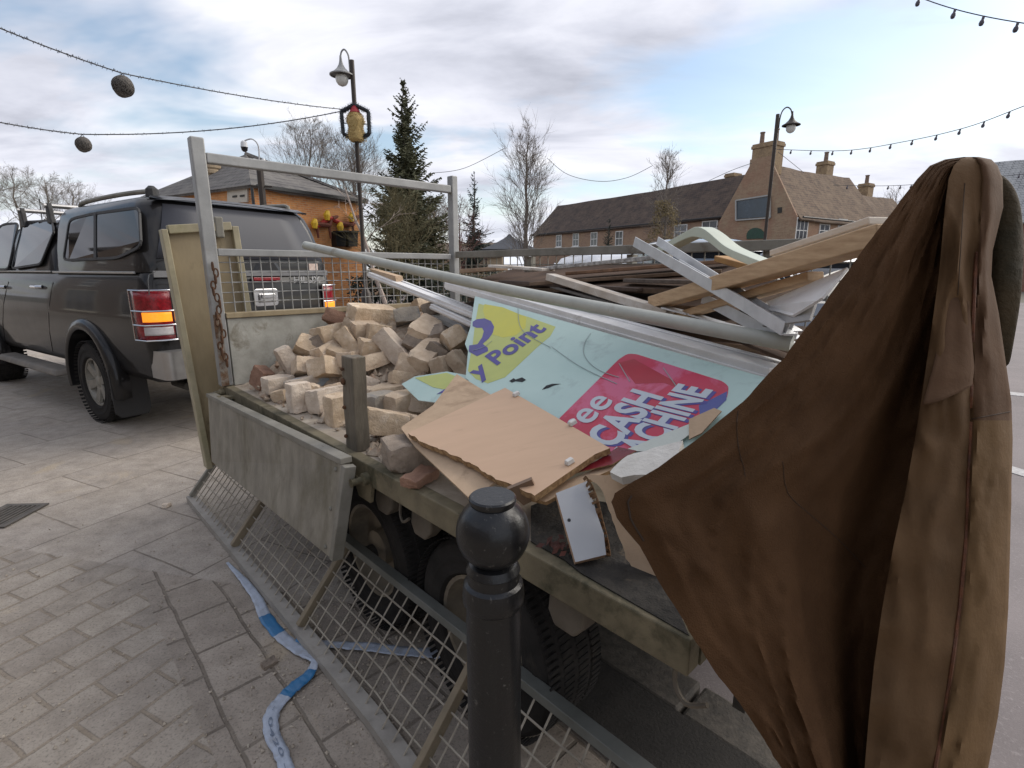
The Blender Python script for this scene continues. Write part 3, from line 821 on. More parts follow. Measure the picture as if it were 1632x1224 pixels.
def bare_tree(name, label, base, h, width, seed, trunk_r, mat, first=0.25, nl=16, depth=2, kids=5, up=0.12, ang=0.9, group=None, twig_r=None, cat='tree', leaves=None, lean=(0, 0)):
    rnd = random.Random(seed)
    base = Vector(base)
    t = thing(name, label, cat, base, group)
    pts = []; rs = []
    N = 9
    for i in range(N + 1):
        f = i / N
        pts.append(base + Vector((lean[0] * f + rnd.gauss(0, 0.012) * h * f, lean[1] * f + rnd.gauss(0, 0.012) * h * f, h * 0.93 * f)))
        rs.append(trunk_r * (1 - f) ** 0.8 + 0.012)
    MB().tube(pts, rs, 8).build('trunk', mat, t, smooth=True)
    cr = MB()
    for k in range(nl):
        f = first + (0.97 - first) * (k + rnd.random() * 0.7) / nl
        i = min(int(f * N), N - 1)
        q = pts[i].lerp(pts[i + 1], f * N - i)
        a = rnd.uniform(0, 2 * math.pi) if nl < 5 else k * 2.4 + rnd.uniform(-0.4, 0.4)
        el = ang * rnd.uniform(0.75, 1.25)
        prof = math.sin(math.pi * min(1, max(0.06, (f - first) / (1 - first) * 0.85 + 0.22)))
        d = Vector((math.cos(a) * math.cos(el), math.sin(a) * math.cos(el), math.sin(el)))
        L = width * 0.62 * (0.35 + 0.75 * prof) * rnd.uniform(0.8, 1.2) / max(0.35, math.cos(el))
        L = min(L, (h - (q.z - base.z)) * 0.72 + 0.022 * h)
        limb(cr, rnd, q, d, L, (twig_r or trunk_r * 0.28) * (1 - 0.6 * f), depth, up, kids)
    cr.build('crown', mat if leaves is None else [mat], t)
    if leaves:
        lm, z0, z1, rad, cnt, sz = leaves
        lf = MB()
        for _ in range(cnt):
            f = rnd.random(); z = z0 + (z1 - z0) * f
            rr = rad * (0.55 + 0.6 * math.sin(math.pi * min(1, f * 0.9 + 0.1))) * math.sqrt(rnd.random()) * (0.75 + 0.5 * noise.noise(Vector((z * 1.7, seed, rnd.random()))))
            a = rnd.uniform(0, 6.283)
            c = base + Vector((lean[0] * z / h + math.cos(a) * rr, lean[1] * z / h + math.sin(a) * rr, z))
            if noise.noise(c * 1.6) < -0.12:
                continue
            u = Vector((rnd.gauss(0, 1), rnd.gauss(0, 1), rnd.gauss(0, 1))).normalized(); v = u.orthogonal().normalized()
            s = sz * rnd.uniform(0.6, 1.4)
            lf.add([c - u * s, c + v * s * 0.5, c + u * s, c - v * s * 0.5], [(0, 1, 2, 3)])
        lf.build('foliage', lm, t)
    return t
def conifer(name, label, base, h, rad, seed, mat, skirt=0.06, levels=46, per=8, group=None, dens=1.0, ragged=0.35):
    rnd = random.Random(seed); base = Vector(base)
    t = thing(name, label, 'tree', base, group)
    pts = [base + Vector((rnd.gauss(0, .01) * h * i / 8, rnd.gauss(0, .01) * h * i / 8, h * i / 8)) for i in range(9)]
    MB().tube(pts, [0.022 * h * (1 - i / 8) + 0.01 for i in range(9)], 8).build('trunk', BARK, t, smooth=True)
    cr = MB()
    for L in range(levels):
        f = skirt + (0.985 - skirt) * (L / (levels - 1)) ** 0.9
        zc = f * h
        env = rad * (1 - f) ** 1.05 * (0.95 + 0.45 * noise.noise(Vector((f * 11, seed, 0)))) + 0.06
        for k in range(per if f < 0.5 else max(3, int(per * (1.25 - f)))):
            a = rnd.uniform(0, 6.283)
            ln = env * rnd.uniform(1 - ragged, 1 + ragged * 0.7) * (1.35 if rnd.random() < 0.12 else 1)
            out = Vector((math.cos(a), math.sin(a), 0)); side = Vector((-out.y, out.x, 0))
            up0 = 1.1 * f * f + rnd.uniform(-0.3, 0.35)
            p0 = base + Vector((pts[4].x - base.x, pts[4].y - base.y, 0)) * 0 + TZ * (zc + rnd.uniform(-0.5, 0.5) * h / levels)
            tip = p0 + out * ln + TZ * (ln * up0)
            mid = p0.lerp(tip, 0.55) - TZ * (ln * 0.10)
            cr.tube([p0, mid, tip], [0.018, 0.012, 0.004], 3, cap=False)
            nn = max(4, int(ln * 15 * dens))
            for j in range(nn):
                g = (j + rnd.random()) / nn
                q = p0.lerp(mid, g / 0.55) if g < 0.55 else mid.lerp(tip, (g - 0.55) / 0.45)
                w = ln * 0.36 * (1.1 - g) + 0.05
                for sg in (-1, 1):
                    ddir = (side * sg * rnd.uniform(0.6, 1.2) + out * rnd.uniform(0.2, 0.9) + TZ * rnd.uniform(-0.65, 0.25)).normalized()
                    e = q + ddir * w * rnd.uniform(0.6, 1.2)
                    s = ddir.cross(Vector((rnd.gauss(0, 1), rnd.gauss(0, 1), rnd.gauss(0, 1)))).normalized() * (0.022 + 0.016 * rnd.random()) * (h / 8) ** 0.5
                    cr.add([q - s, q + s, e + s * 0.4, e - s * 0.4], [(0, 1, 2, 3)])
    cr.build('crown', mat, t)
    return t
def gbase(px, s):                           # ground point below a pixel column at a given depth
    p = P(px, 430, s); return Vector((p.x, p.y, -0.1))
def hgt(px, py, s): return P(px, py, s).z + 0.1

conifer('spruce_tree', 'tall ragged spruce with a thin spire, tallest tree behind the trailer', gbase(655, 20), hgt(634, 148, 20), 1.95, 5, NEED, skirt=0.10, levels=74, per=12, dens=1.5, ragged=0.5)
conifer('spruce_tree', 'small dark spruce behind the right post of the trailer frame', gbase(757, 36), hgt(753, 280, 36), 2.0, 8, NEEDD, skirt=0.08, levels=30, per=8, dens=0.9, ragged=0.5)
conifer('spruce_tree', 'short dark green spruce growing close to the pub wall', gbase(968, 38), hgt(966, 352, 38), 1.3, 9, NEEDD, skirt=0.08, levels=26, per=8, dens=0.8)
bare_tree('bare_tree', 'slim upright bare tree left of the pub, its crown a narrow oval', gbase(838, 27), hgt(838, 208, 27), 1.8, 21, 0.12, BARKP, first=0.12, nl=50, depth=2, kids=8, ang=0.95, up=0.16)
bare_tree('bare_tree', 'thin tree in front of the pub roof with olive leaves low down', gbase(1055, 27), hgt(1056, 236, 27), 1.3, 22, 0.09, BARKP, first=0.28, nl=34, depth=2, kids=7, ang=0.95, up=0.2,
          leaves=(M('golden_leaves', (0.21, 0.155, 0.06), (0.12, 0.09, 0.036), 3, 0.85, 0, 0, c3=(0.26, 0.19, 0.085), s3=5, f3=(0.58, 0.75)), 0.6, 4.9, 1.15, 6500, 0.05))
for k, (px, py, s, w, lab) in enumerate(((510, 206, 40, 6.5, 'broad bare tree rising above the brick house roof'), (572, 232, 38, 5, 'bare tree right behind the lamp post with the wreath'), (688, 318, 30, 3.2, 'low bare tree filling the gap right of the tall spruce'))):
    bare_tree('bare_tree', lab, gbase(px, s), hgt(px, py, s), w, 31 + k, 0.2, BARKP, first=0.25, nl=20, depth=3, kids=6, ang=0.95, up=0.2, group='bare trees behind the brick house', twig_r=0.06)
for k, (px, py, lab) in enumerate(((2, 262, 'bare tree at the left edge, cut by the photo border'), (47, 268, 'tallest bare tree of the far row, above the roof bars'), (98, 276, 'bare tree second from the right in the far row'), (134, 290, 'lowest bare tree at the right end of the far row'))):
    bare_tree('bare_tree', lab, gbase(px, 62), hgt(px, py, 62), 7.5, 41 + k, 0.24, BARKP, first=0.45, nl=14, depth=3, kids=6, ang=0.62, up=0.1, group='bare trees in the far row beyond the pickup', twig_r=0.07)
bare_tree('bare_tree', 'bare tree behind the pub chimneys beside the coat', gbase(1408, 52), hgt(1412, 300, 52), 4.5, 51, 0.2, BARKP, first=0.3, nl=16, depth=2, kids=5, ang=0.9, twig_r=0.06)
bare_tree('birch_tree', 'pale birch with white bark leaning in front of the brick wall', gbase(622, 13.6), hgt(560, 285, 13.6), 1.5, 61, 0.06, BIRCH, first=0.62, nl=6, depth=2, kids=3, ang=0.7, up=-0.1, lean=(-1.05, 0))
bare_tree('shrub', 'olive brown leafless shrub in front of the tall spruce', gbase(632, 17), hgt(632, 296, 17), 2.6, 62, 0.05, TWIGO, first=0.05, nl=40, depth=2, kids=5, ang=1.0, up=0.05, cat='shrub', leaves=(IVY, 0.7, 3.6, 0.95, 2600, 0.045), twig_r=0.02)
bare_tree('shrub', 'reddish bare shrub beside the right post of the trailer frame', gbase(733, 24), hgt(733, 316, 24), 1.9, 63, 0.04, TWIGR, first=0.05, nl=24, depth=2, kids=5, ang=1.05, up=0.06, cat='shrub', twig_r=0.02)
for px, s, w, lab in ((660, 19, 2.4, 'dark green hedge at the foot of the tall spruce'), (735, 24, 1.6, 'brown low hedge below the reddish shrub')):
    b = gbase(px, s); rnd = random.Random(px)
    lf = MB()
    for _ in range(2600):
        c = b + Vector((rnd.uniform(-w, w), rnd.uniform(-0.5, 0.5), rnd.uniform(0, 1.25 + 0.25 * noise.noise(Vector((rnd.random() * 4, px, 0))))))
        u = Vector((rnd.gauss(0, 1), rnd.gauss(0, 1), rnd.gauss(0, 1))).normalized(); v = u.orthogonal().normalized(); s_ = 0.06 * rnd.uniform(0.6, 1.4)
        lf.add([c - u * s_, c + v * s_ * 0.6, c + u * s_, c - v * s_ * 0.6], [(0, 1, 2, 3)])
    tag(lf.build('hedge', NEEDD if px == 660 else IVY), lab, 'hedge')

# ================================================================== STREET FURNITURE
POLE = M('dark_brown_pole', (0.045, 0.032, 0.024), (0.03, 0.022, 0.017), 8, 0.5, 0.2, 0.05)
LSHADE = M('grey_lamp_shade', (0.30, 0.30, 0.29), (0.22, 0.22, 0.215), 6, 0.5)
LGLOBE = M('frosted_globe', (0.66, 0.65, 0.60), None, 6, 0.3)
def lamp(label, px, pyt, s, armdir, shade, lamp_px):
    b = gbase(px, s); top = P(px, pyt, s)
    t = thing('street_lamp', label, 'street lamp', b)
    top = onplane(px, pyt, b, Vector((0, 1, 0))); H = top.z - b.z
    MB().lathe(b, [(0.13, 0), (0.13, 0.9), (0.10, 0.95), (0.055, 1.05), (0.05, H * 0.6), (0.055, H * 0.6 + 0.02), (0.055, H)], 12).build('pole', POLE, t, smooth=True)
    def at(a, c): return onplane(a, c, b, Vector((0, 1, 0)))
    q = at(*lamp_px[0])                     # where the lamp head hangs
    pts = polyline([at(*a) for a in lamp_px[1:]], 6)
    MB().tube(pts, 0.02, 8).build('arm', POLE if shade is not LSHADE else LSHADE, t, smooth=True)
    sh = MB().lathe(q, [(0.022, 0.40), (0.035, 0.28), (0.055, 0.21), (0.10, 0.13), (0.19, 0.045), (0.275, 0.0), (0.275, -0.022), (0.24, -0.022)], 24, cap=False).build('shade', shade, t, smooth=True)
    MB().lathe(q, [(0.05, 0.04), (0.135, -0.025), (0.15, -0.09), (0.135, -0.16), (0.09, -0.22), (0.02, -0.25)], 16).build('globe', LGLOBE, sh, smooth=True)
    return t
lamp('tall street lamp carrying the dark hexagonal wreath and gold ornament', 581, 96, 13, -1, LSHADE, [(544.5, 119), (558, 122), (557, 104), (555, 88), (549, 79), (544, 83), (542.5, 94), (543, 103)])
lamp('tall street lamp standing in front of the pub gable', 1214, 182, 17.5, 1, POLE, [(1261, 199), (1241, 204), (1243, 189), (1247, 177), (1254, 171), (1260, 174), (1262, 181), (1262, 189)])
# fix: lamps are vertical, so the foot pixel column is chosen to lean as in the photograph
# ---- hexagonal wreath with a gold ornament
_wb = gbase(581, 13)
def PW(px, py, s): return onplane(px, py, _wb - Vector((0, 0.16 + (12.85 - s), 0)), Vector((0, 1, 0)))
WS = 12.85
hexp = [(565, 167), (587, 178), (589, 213), (569, 225), (547, 213), (544, 178)]
hv = [PW(a, b, WS) for a, b in hexp]
wr = thing('wreath', 'dark green hexagonal tinsel wreath hung on the lamp post', 'wreath', hv[0])
mb = MB(); rnd = random.Random(3)
for i in range(6):
    a, b = hv[i], hv[(i + 1) % 6]
    mb.tube([a, b], 0.045, 6)
    for k in range(260):
        p = a.lerp(b, rnd.random()); d = Vector((rnd.gauss(0, 1), rnd.gauss(0, 1), rnd.gauss(0, 1))).normalized()
        e = p + d * rnd.uniform(0.07, 0.12); s_ = d.orthogonal().normalized() * 0.008
        mb.add([p - s_, p + s_, e], [(0, 1, 2)])
mb.build('tinsel_ring', M('dark_tinsel', (0.02, 0.025, 0.032), None, 9, 0.5), wr)
MB().tube([PW(546, 196, WS), PW(588, 198, WS)], 0.012, 6).build('crossbar', POLE, wr)
oc = PW(567, 200, WS + 0.02)
orn = thing('ornament', 'fat gold tinsel ornament with a red top hanging inside the wreath', 'ornament', oc - TZ * 0.35)
GOLDT = M('gold_tinsel', (0.50, 0.36, 0.14), (0.28, 0.19, 0.07), 40, 0.6, 0.2, 0.8, 60)
gm_ = MB().lathe(oc, [(0.12, -0.36), (0.175, -0.32), (0.195, -0.20), (0.165, -0.05), (0.205, 0.06), (0.20, 0.16), (0.14, 0.25), (0.05, 0.30)], 18)
rnd = random.Random(8)
for k in range(900):
    a = rnd.uniform(0, 6.283); h_ = rnd.uniform(-0.34, 0.27); r_ = 0.19 - 0.03 * math.cos((h_ + 0.05) * 14) - max(0, h_ - 0.12) * 0.5
    d = Vector((math.cos(a), math.sin(a), rnd.uniform(-.6, .6))); p = oc + Vector((math.cos(a) * r_, math.sin(a) * r_, h_)); w_ = d.orthogonal().normalized() * 0.008
    gm_.add([p - w_, p + w_, p + d * rnd.uniform(0.02, 0.05)], [(0, 1, 2)])
gm_.build('gold_body', GOLDT, orn, smooth=True)
MB().lathe(oc, [(0.13, 0.27), (0.10, 0.34), (0.05, 0.44), (0.01, 0.48)], 12).build('red_top', M('red_tinsel', (0.40, 0.03, 0.04), (0.28, 0.02, 0.03), 40, 0.6, 0, 0.6, 60), orn, smooth=True)

# ---- wires and festoon lights
def sagline(a, b, sag, n=24):
    return [a.lerp(b, i / n) - TZ * (sag * 4 * (i / n) * (1 - i / n)) for i in range(n + 1)]
CABLE = M('dark_cable', (0.05, 0.05, 0.055), None, 9, 0.7)
BULBM = M('dark_festoon_bulb', (0.07, 0.06, 0.08), (0.04, 0.035, 0.05), 9, 0.25, 0, 0)
EGGM = M('grey_wicker_ball', (0.15, 0.135, 0.12), (0.05, 0.045, 0.04), 26, 0.9, 0, 0.8, 40, bdist=0.03)
def light_cable(label, pts, r, seed, tw=True):
    m = MB(); m.tube(pts, r, 5)
    rnd = random.Random(seed)
    if tw:
        for i in range(len(pts) - 1):
            for k in range(6):
                p = pts[i].lerp(pts[i + 1], rnd.random()); d = Vector((rnd.gauss(0, 1), rnd.gauss(0, 1), rnd.gauss(0, 1))).normalized()
                m.tube([p, p + d * 0.035], 0.004, 3)
    tag(m.build('light_cable', CABLE), label, 'cable')
def egg(label, c, r, cabl):
    t = thing('wicker_ball', label, 'ornament', c - TZ * r, 'grey wicker balls hung on the light cables')
    m = MB()
    prof = [(r * math.sin(math.pi * k / 14) * (0.86 if k < 7 else 0.92), -r * 1.06 * math.cos(math.pi * k / 14)) for k in range(1, 14)]
    m.lathe(c, prof, 22, axis=(0.35, 0.1, 1))
    rnd = random.Random(label)
    for k in range(26):                      # woven strands
        ax = Vector((rnd.gauss(0, 1), rnd.gauss(0, 1), rnd.gauss(0, 1))).normalized(); u = ax.orthogonal().normalized(); v = ax.cross(u)
        m.tube([c + (u * math.cos(a) + v * math.sin(a)) * r * 0.95 for a in [2 * math.pi * j / 20 for j in range(21)]], r * 0.03, 4, cap=False)
    m.build('ball', EGGM, t, smooth=True)
    MB().tube([c + Vector((-.35 * r, 0, r * .9)), cabl, c + Vector((.35 * r, 0, r * .9))], 0.008, 5).build('hanger', CABLE, t)
lampP = P(545, 174, 12.9)
b1 = P(196, 117, 8.6); b2 = P(131, 214, 11.5)
light_cable('upper cable of tiny lights from the wreath to the top left', sagline(lampP, b1, 0.06) + sagline(b1, P(-40, 28, 7.0), 0.03)[1:], 0.010, 1)
light_cable('lower cable of tiny lights from the wreath to the left edge', sagline(P(545, 177, 12.9), b2, 0.16) + sagline(b2, P(-40, 187, 9.8), 0.03)[1:], 0.012, 2)
egg('larger grey wicker ball on the upper light cable', P(196, 138, 8.6), 0.165, b1)
egg('smaller grey wicker ball on the lower light cable', P(133, 230.5, 11.5), 0.16, b2)
def festoon(label, pts, bulbs, r, bs):
    t = thing('festoon_lights', label, 'string lights', pts[0])
    MB().tube(pts, r, 5).build('cable', CABLE, t)
    for f in bulbs:
        x = f * (len(pts) - 1); i = min(int(x), len(pts) - 2); p = pts[i].lerp(pts[i + 1], x - i)
        MB().lathe(p, [(bs * 0.32, 0.0), (bs * 0.34, -bs * 0.9), (bs * 0.5, -bs * 1.1), (bs * 0.62, -bs * 1.7), (bs * 0.45, -bs * 2.2), (bs * 0.1, -bs * 2.4)], 10, axis=(0.18, 0, 1)).build('bulb', BULBM, t, smooth=True)
    return t
pts = polyline([P(1238, 238, 17.4), P(1345, 240, 15.5), P(1445, 225, 13.5), P(1540, 203, 11.8), P(1632, 169, 10), P(1760, 120, 8.5)], 8)
festoon('long string of small bulbs from the right lamp post to the right edge', pts, [0.06, 0.115, 0.17, 0.225, 0.285, 0.35, 0.42, 0.50, 0.58, 0.665, 0.755, 0.84], 0.009, 0.055)
pts = polyline([P(1440, -14, 4.6), P(1500, 8, 4.3), P(1560, 24, 4.1), P(1632, 37, 3.9), P(1720, 48, 3.7)], 6)
festoon('close string of dark bulbs in the top right corner', pts, [0.125, 0.345, 0.53, 0.72], 0.004, 0.03)
pts = polyline([P(1328, 295, 30), P(1420, 296, 30), P(1500, 290, 30), P(1640, 276, 30), P(1720, 262, 30)], 6)
festoon('faint distant string of bulbs behind the coat top', pts, [0.08, 0.24, 0.3, 0.36, 0.72, 0.78], 0.014, 0.09)
for lab, pp_ in (('thin sagging wire between the spruce and the slim bare tree', [(688, 276), (740, 268), (805, 236)]), ('thin sagging wire from the slim bare tree to the pub tree', [(872, 252), (905, 278), (955, 289), (1000, 283), (1040, 264)]),
                 ('faint wire from the pub ridge up to the big chimney', [(1130, 288), (1165, 272), (1198, 260)]), ('faint wire from the right lamp down to the wing roof', [(1240, 242), (1260, 258), (1281, 275)])):
    tag(MB().tube(polyline([P(a, b, 26) for a, b in pp_], 8), 0.012, 4).build('wire', CABLE), lab, 'wire')
# ---- CCTV mast
mt = thing('camera_mast', 'dark mast with a white dome camera in front of the brick house', 'camera mast', gbase(430, 11.5))
b = gbase(430, 11.5); tz = P(427, 268, 11.5).z
MB().lathe(b, [(0.07, 0), (0.07, tz - b.z)], 10).build('pole', POLE, mt, smooth=True)
m = MB(); m.bar(Vector((b.x - 0.22, b.y, P(427, 302, 11.5).z)), Vector((b.x + 0.24, b.y, P(427, 302, 11.5).z)), 0.03, 0.03)
m.build('bracket', POLE, mt)
for sx in (-1, 1):
    MB().lathe(Vector((b.x + sx * 0.10, b.y, tz)), [(0.05, -0.04), (0.055, 0.04), (0.03, 0.1)], 10).build('sensor', M('white_plastic', (0.65, 0.65, 0.65), None, 5, 0.4), mt, smooth=True)
dc = P(410, 244, 11.5)
MB().tube(polyline([Vector((b.x, b.y, tz)), Vector((b.x + 0.02, b.y, tz + 0.35)), Vector((b.x - 0.1, b.y, dc.z + 0.16)), Vector((dc.x, b.y, dc.z + 0.12))], 5), 0.014, 6).build('arm', M('pale_arm', (0.5, 0.5, 0.5), None), mt)
dm = MB().lathe(Vector((dc.x, b.y, dc.z)), [(0.03, 0.13), (0.06, 0.10), (0.075, 0.0)], 14).build('camera_hood', MATS['white_plastic'], mt, smooth=True)
MB().lathe(Vector((dc.x, b.y, dc.z)), [(0.07, -0.002), (0.06, -0.06), (0.03, -0.09), (0.005, -0.095)], 14).build('dome', M('dark_dome', (0.015, 0.015, 0.018), None, 5, 0.1), dm, smooth=True)
# ---- decorations on the brick wall
def wallpt(px, py, off): return hpoly([(px, py)], off)[0]
GARL = M('red_garland', (0.42, 0.035, 0.025), (0.30, 0.02, 0.015), 30, 0.7, 0, 0.6, 50)
YELD = M('yellow_decoration', (0.72, 0.47, 0.03), (0.55, 0.33, 0.02), 20, 0.6, 0, 0.4, 50)
REIN = M('brown_felt', (0.16, 0.05, 0.03), (0.10, 0.03, 0.02), 20, 0.9, 0, 0.4, 50)
gl = polyline([wallpt(a, b, 0.12) for a, b in ((498, 361), (510, 358), (525, 348), (535, 352), (550, 358), (566, 354))], 6)
tag(MB().tube(gl, 0.085, 7).build('garland', GARL, smooth=True), 'red garland draped along the orange brick wall', 'garland')
for a, b, lab in ((501, 356, 'yellow horn-shaped decoration at the left end of the garland'), (521, 343, 'yellow decoration on the highest bend of the garland'), (542, 361, 'yellow decoration above the black planters'), (560, 346, 'yellow decoration nearest the lamp post')):
    c = wallpt(a, b, 0.2)
    tag(MB().tube([c - TZ * 0.18, c, c + TZ * 0.16 + hR * 0.05], [0.09, 0.14, 0.07], 8).build('wall_decoration', YELD, smooth=True), lab, 'decoration', 'yellow decorations on the brick wall')
for a, b, lab in ((515, 358, 'brown animal-shaped felt decoration under the garland, left one'), (553, 357, 'brown animal-shaped felt decoration above the black planters')):
    t = thing('wall_figure', lab, 'decoration', wallpt(a, b + 12, 0.12), 'brown felt figures on the brick wall')
    c = wallpt(a, b, 0.14)
    MB().tube([c - hR * 0.34, c, c + hR * 0.30, c + hR * 0.42 + TZ * 0.24], [0.07, 0.10, 0.09, 0.05], 8).build('body', REIN, t, smooth=True)
    for o in (-0.3, 0.28):
        MB().tube([c + hR * o, c + hR * (o + 0.04) - TZ * 0.5], [0.06, 0.035], 6).build('leg', REIN, t, smooth=True)
    MB().tube([c + hR * 0.47 + TZ * 0.25, c + hR * 0.72 + TZ * 0.36], [0.09, 0.05], 8).build('head', REIN, t, smooth=True)
for k, (a, lab) in enumerate(((544, 'black square planter on the brick wall, left of the pair'), (563, 'black square planter on the brick wall beside the lamp post'))):
    q = hpoly([(a - 8.5, 369), (a + 8, 369), (a + 7, 393), (a - 7, 393)], 0.30)
    t = thing('planter', lab, 'planter', q[3], 'black planters on the brick wall')
    MB().prism(q, -hL, 0.3).build('tub', BLACKP, t, bevel=0.01)
    m = MB(); m.bar(q[0], q[1], 0.34, 0.05, up=TZ); m.build('rim', CARPL, t)
# ---- gazebo
gz0 = gbase(812, 30)
gt = thing('gazebo', 'dark grey canopy gazebo standing left of the pub', 'gazebo', gz0)
zE = P(812, 399, 30).z; zT = P(812, 374, 30).z; hw = 1.5
rings = []
for k in range(7):
    f = k / 6; w_ = hw * (1 - f) ** 1.35 + 0.05; z = zE + (zT - zE) * f
    rings.append([gz0 + Vector((sx * w_, sy * w_, z + 0.1)) for sx, sy in ((-1, -1), (1, -1), (1, 1), (-1, 1))])
MB().loft(rings).build('canopy', M('dark_canopy_fabric', (0.075, 0.08, 0.095), (0.05, 0.055, 0.065), 3, 0.7), gt, smooth=True, angle=30)
m = MB()
for i in range(4):
    a, b_ = rings[0][i], rings[0][(i + 1) % 4]
    m.bar(a - TZ * 0.08, b_ - TZ * 0.08, 0.04, 0.18)
m.build('valance', M('black_valance', (0.02, 0.02, 0.022), None), gt)
for sx, sy in ((-1, -1), (1, -1), (1, 1), (-1, 1)):
    MB().tube([gz0 + Vector((sx * 1.42, sy * 1.42, 0)), gz0 + Vector((sx * 1.42, sy * 1.42, zE))], 0.035, 6).build('leg', POLE, gt)

# ================================================================== PICKUP
PH = Vector((-0.839, 0.545, 0)).normalized(); PL = Vector((-PH.y, PH.x, 0))
PO = Vector((-3.405, 5.434, 0))
PANG = math.atan2(PH.y, PH.x)
pk = thing('pickup_truck', 'dark grey double cab pickup with hardtop canopy and lit orange indicator', 'pickup truck', PO, rotz=PANG)
def loc(w):
    d = w - PO
    return Vector((d.dot(PH), d.dot(PL), w.z))
def rearpix(px, py, x):                     # pixel -> own frame on the plane x = const
    return loc(onplane(px, py, PO + PH * x, PH))
def sidepix(px, py, y):
    return loc(onplane(px, py, PO + PL * y, PL))
def outline(xr, xf, hw, rr, rf, z, n=6, crown=0.0):
    pts = []
    for cx, cy, r, a0 in ((xr + rr, -hw + rr, rr, 180), (xf - rf, -hw + rf, rf, 270), (xf - rf, hw - rf, rf, 0), (xr + rr, hw - rr, rr, 90)):
        for k in range(n + 1):
            a = R(a0 + 90 * k / n)
            pts.append(Vector((cx + r * math.cos(a), cy + r * math.sin(a), z)))
    return pts
# tub, doors and bonnet
body = MB()
lv = [(0.50, -1.170, 3.95, 0.80, .10), (0.56, -1.250, 4.0, 0.845, .12), (0.80, -1.280, 4.03, 0.885, .13), (1.02, -1.280, 4.02, 0.90, .13), (1.22, -1.270, 4.0, 0.885, .13), (1.34, -1.255, 3.9, 0.865, .12), (1.385, -1.240, 3.8, 0.845, .11)]
body.loft([outline(a, b_, c, r, 0.35, z) for z, a, b_, c, r in lv])
bo = body.build('body', CARP, pk, smooth=True, angle=50)
cut = MB()
for x in (0.0, 3.32):
    cut.lathe((x, -1.2, 0.42), [(0.475, 0), (0.475, 2.4)], 40, axis=(0, 1, 0))
co = cut.build('cutter', CARPL, pk)
bmod = bo.modifiers.new('arch', 'BOOLEAN'); bmod.operation = 'DIFFERENCE'; bmod.object = co; bmod.solver = 'EXACT'
bpy.context.view_layer.update()
me2 = bpy.data.meshes.new_from_object(bo.evaluated_get(bpy.context.evaluated_depsgraph_get()))
bo.modifiers.clear(); bo.data = me2
me2.polygons.foreach_set('use_smooth', [True] * len(me2.polygons)); me2.set_sharp_from_angle(angle=R(40))
bpy.data.objects.remove(co)
# canopy over the load bed and the cab roof
can = MB()
cl = [(1.39, -1.25, 0.56, .865), (1.45, -1.25, 0.57, .86), (1.60, -1.225, 0.60, .835), (1.78, -1.18, 0.62, .795), (1.90, -1.14, 0.63, .755), (1.96, -1.09, 0.62, .71), (1.99, -1.0, 0.58, .64), (2.005, -0.7, 0.4, .45)]
can.loft([outline(a, b_, c, 0.15, 0.10, z) for z, a, b_, c in cl])
can.build('canopy', CARP, pk, smooth=True, angle=50)
cab = MB()
cl = [(1.386, 0.66, 2.95, .855), (1.50, 0.68, 2.80, .83), (1.68, 0.72, 2.50, .775), (1.82, 0.76, 2.25, .72), (1.89, 0.82, 2.05, .66), (1.92, 0.95, 1.9, .55)]
cab.loft([outline(a, b_, c, 0.12, 0.2, z) for z, a, b_, c in cl])
cab.build('cab', CARP, pk, smooth=True, angle=50)
def on_side(px, py, tab, off=0.006):        # pixel -> point on the tumbled-in side surface
    y = 0.8
    for _ in range(6):
        p = sidepix(px, py, y)
        zs = [r[0] for r in tab]; z = min(max(p.z, zs[0]), zs[-1])
        for i in range(len(tab) - 1):
            if tab[i][0] <= z <= tab[i + 1][0]:
                f = (z - tab[i][0]) / (tab[i + 1][0] - tab[i][0]); y = tab[i][-1] * (1 - f) + tab[i + 1][-1] * f
    return Vector((p.x, y + off, p.z))
CANT = [(1.39, .865), (1.45, .86), (1.60, .835), (1.78, .795), (1.90, .755)]
CABT = [(1.386, .855), (1.50, .83), (1.68, .775), (1.82, .72), (1.89, .66)]
BODT = [(0.50, .80), (0.56, .845), (0.80, .885), (1.02, .90), (1.22, .885), (1.34, .865), (1.385, .845)]
def side_panel(px_pts, tab, off, mat, name, parent, th=0.01, rim=None):
    pts = [on_side(a, b_, tab, off) for a, b_ in px_pts]
    n = (pts[1] - pts[0]).cross(pts[2] - pts[0]).normalized()
    if n.y < 0: n = -n
    o = MB().prism(pts, n, th).build(name, mat, parent)
    if rim:
        m = MB(); c = pts + [pts[0]]
        for i in range(len(pts)):
            m.bar(c[i], c[i + 1], rim, 0.012, up=n)
        m.build('seal', CARPL, o)
    return o
def roundpoly(q, r=7):
    o = []
    n = len(q)
    for i in range(n):
        a, b_, c = Vector(q[i - 1]), Vector(q[i]), Vector(q[(i + 1) % n])
        p = b_ + (a - b_).normalized() * min(r, (a - b_).length * 0.4); s = b_ + (c - b_).normalized() * min(r, (c - b_).length * 0.4)
        for k in range(4):
            t = k / 3
            o.append(tuple(p * (1 - t) ** 2 + b_ * 2 * t * (1 - t) + s * t * t))
    return o
side_panel(roundpoly([(103, 415), (113, 350), (150, 341), (224, 331), (227, 393), (190, 411)], 9), CANT, 0.010, GLASSD, 'side_window', pk, 0.012, rim=0.022)
side_panel([(153, 339), (156.5, 338.5), (157, 412), (153, 412)], CANT, 0.018, CARPL, 'window_divider', pk, 0.008)
for q in ([(24, 428), (42, 354), (88, 352), (91, 370), (70, 421)], [(-60, 430), (-12, 372), (12, 357), (34, 356), (18, 429)]):
    side_panel(roundpoly(q, 5), CABT, 0.026, GLASSD, 'door_window', pk, 0.012, rim=0.02)
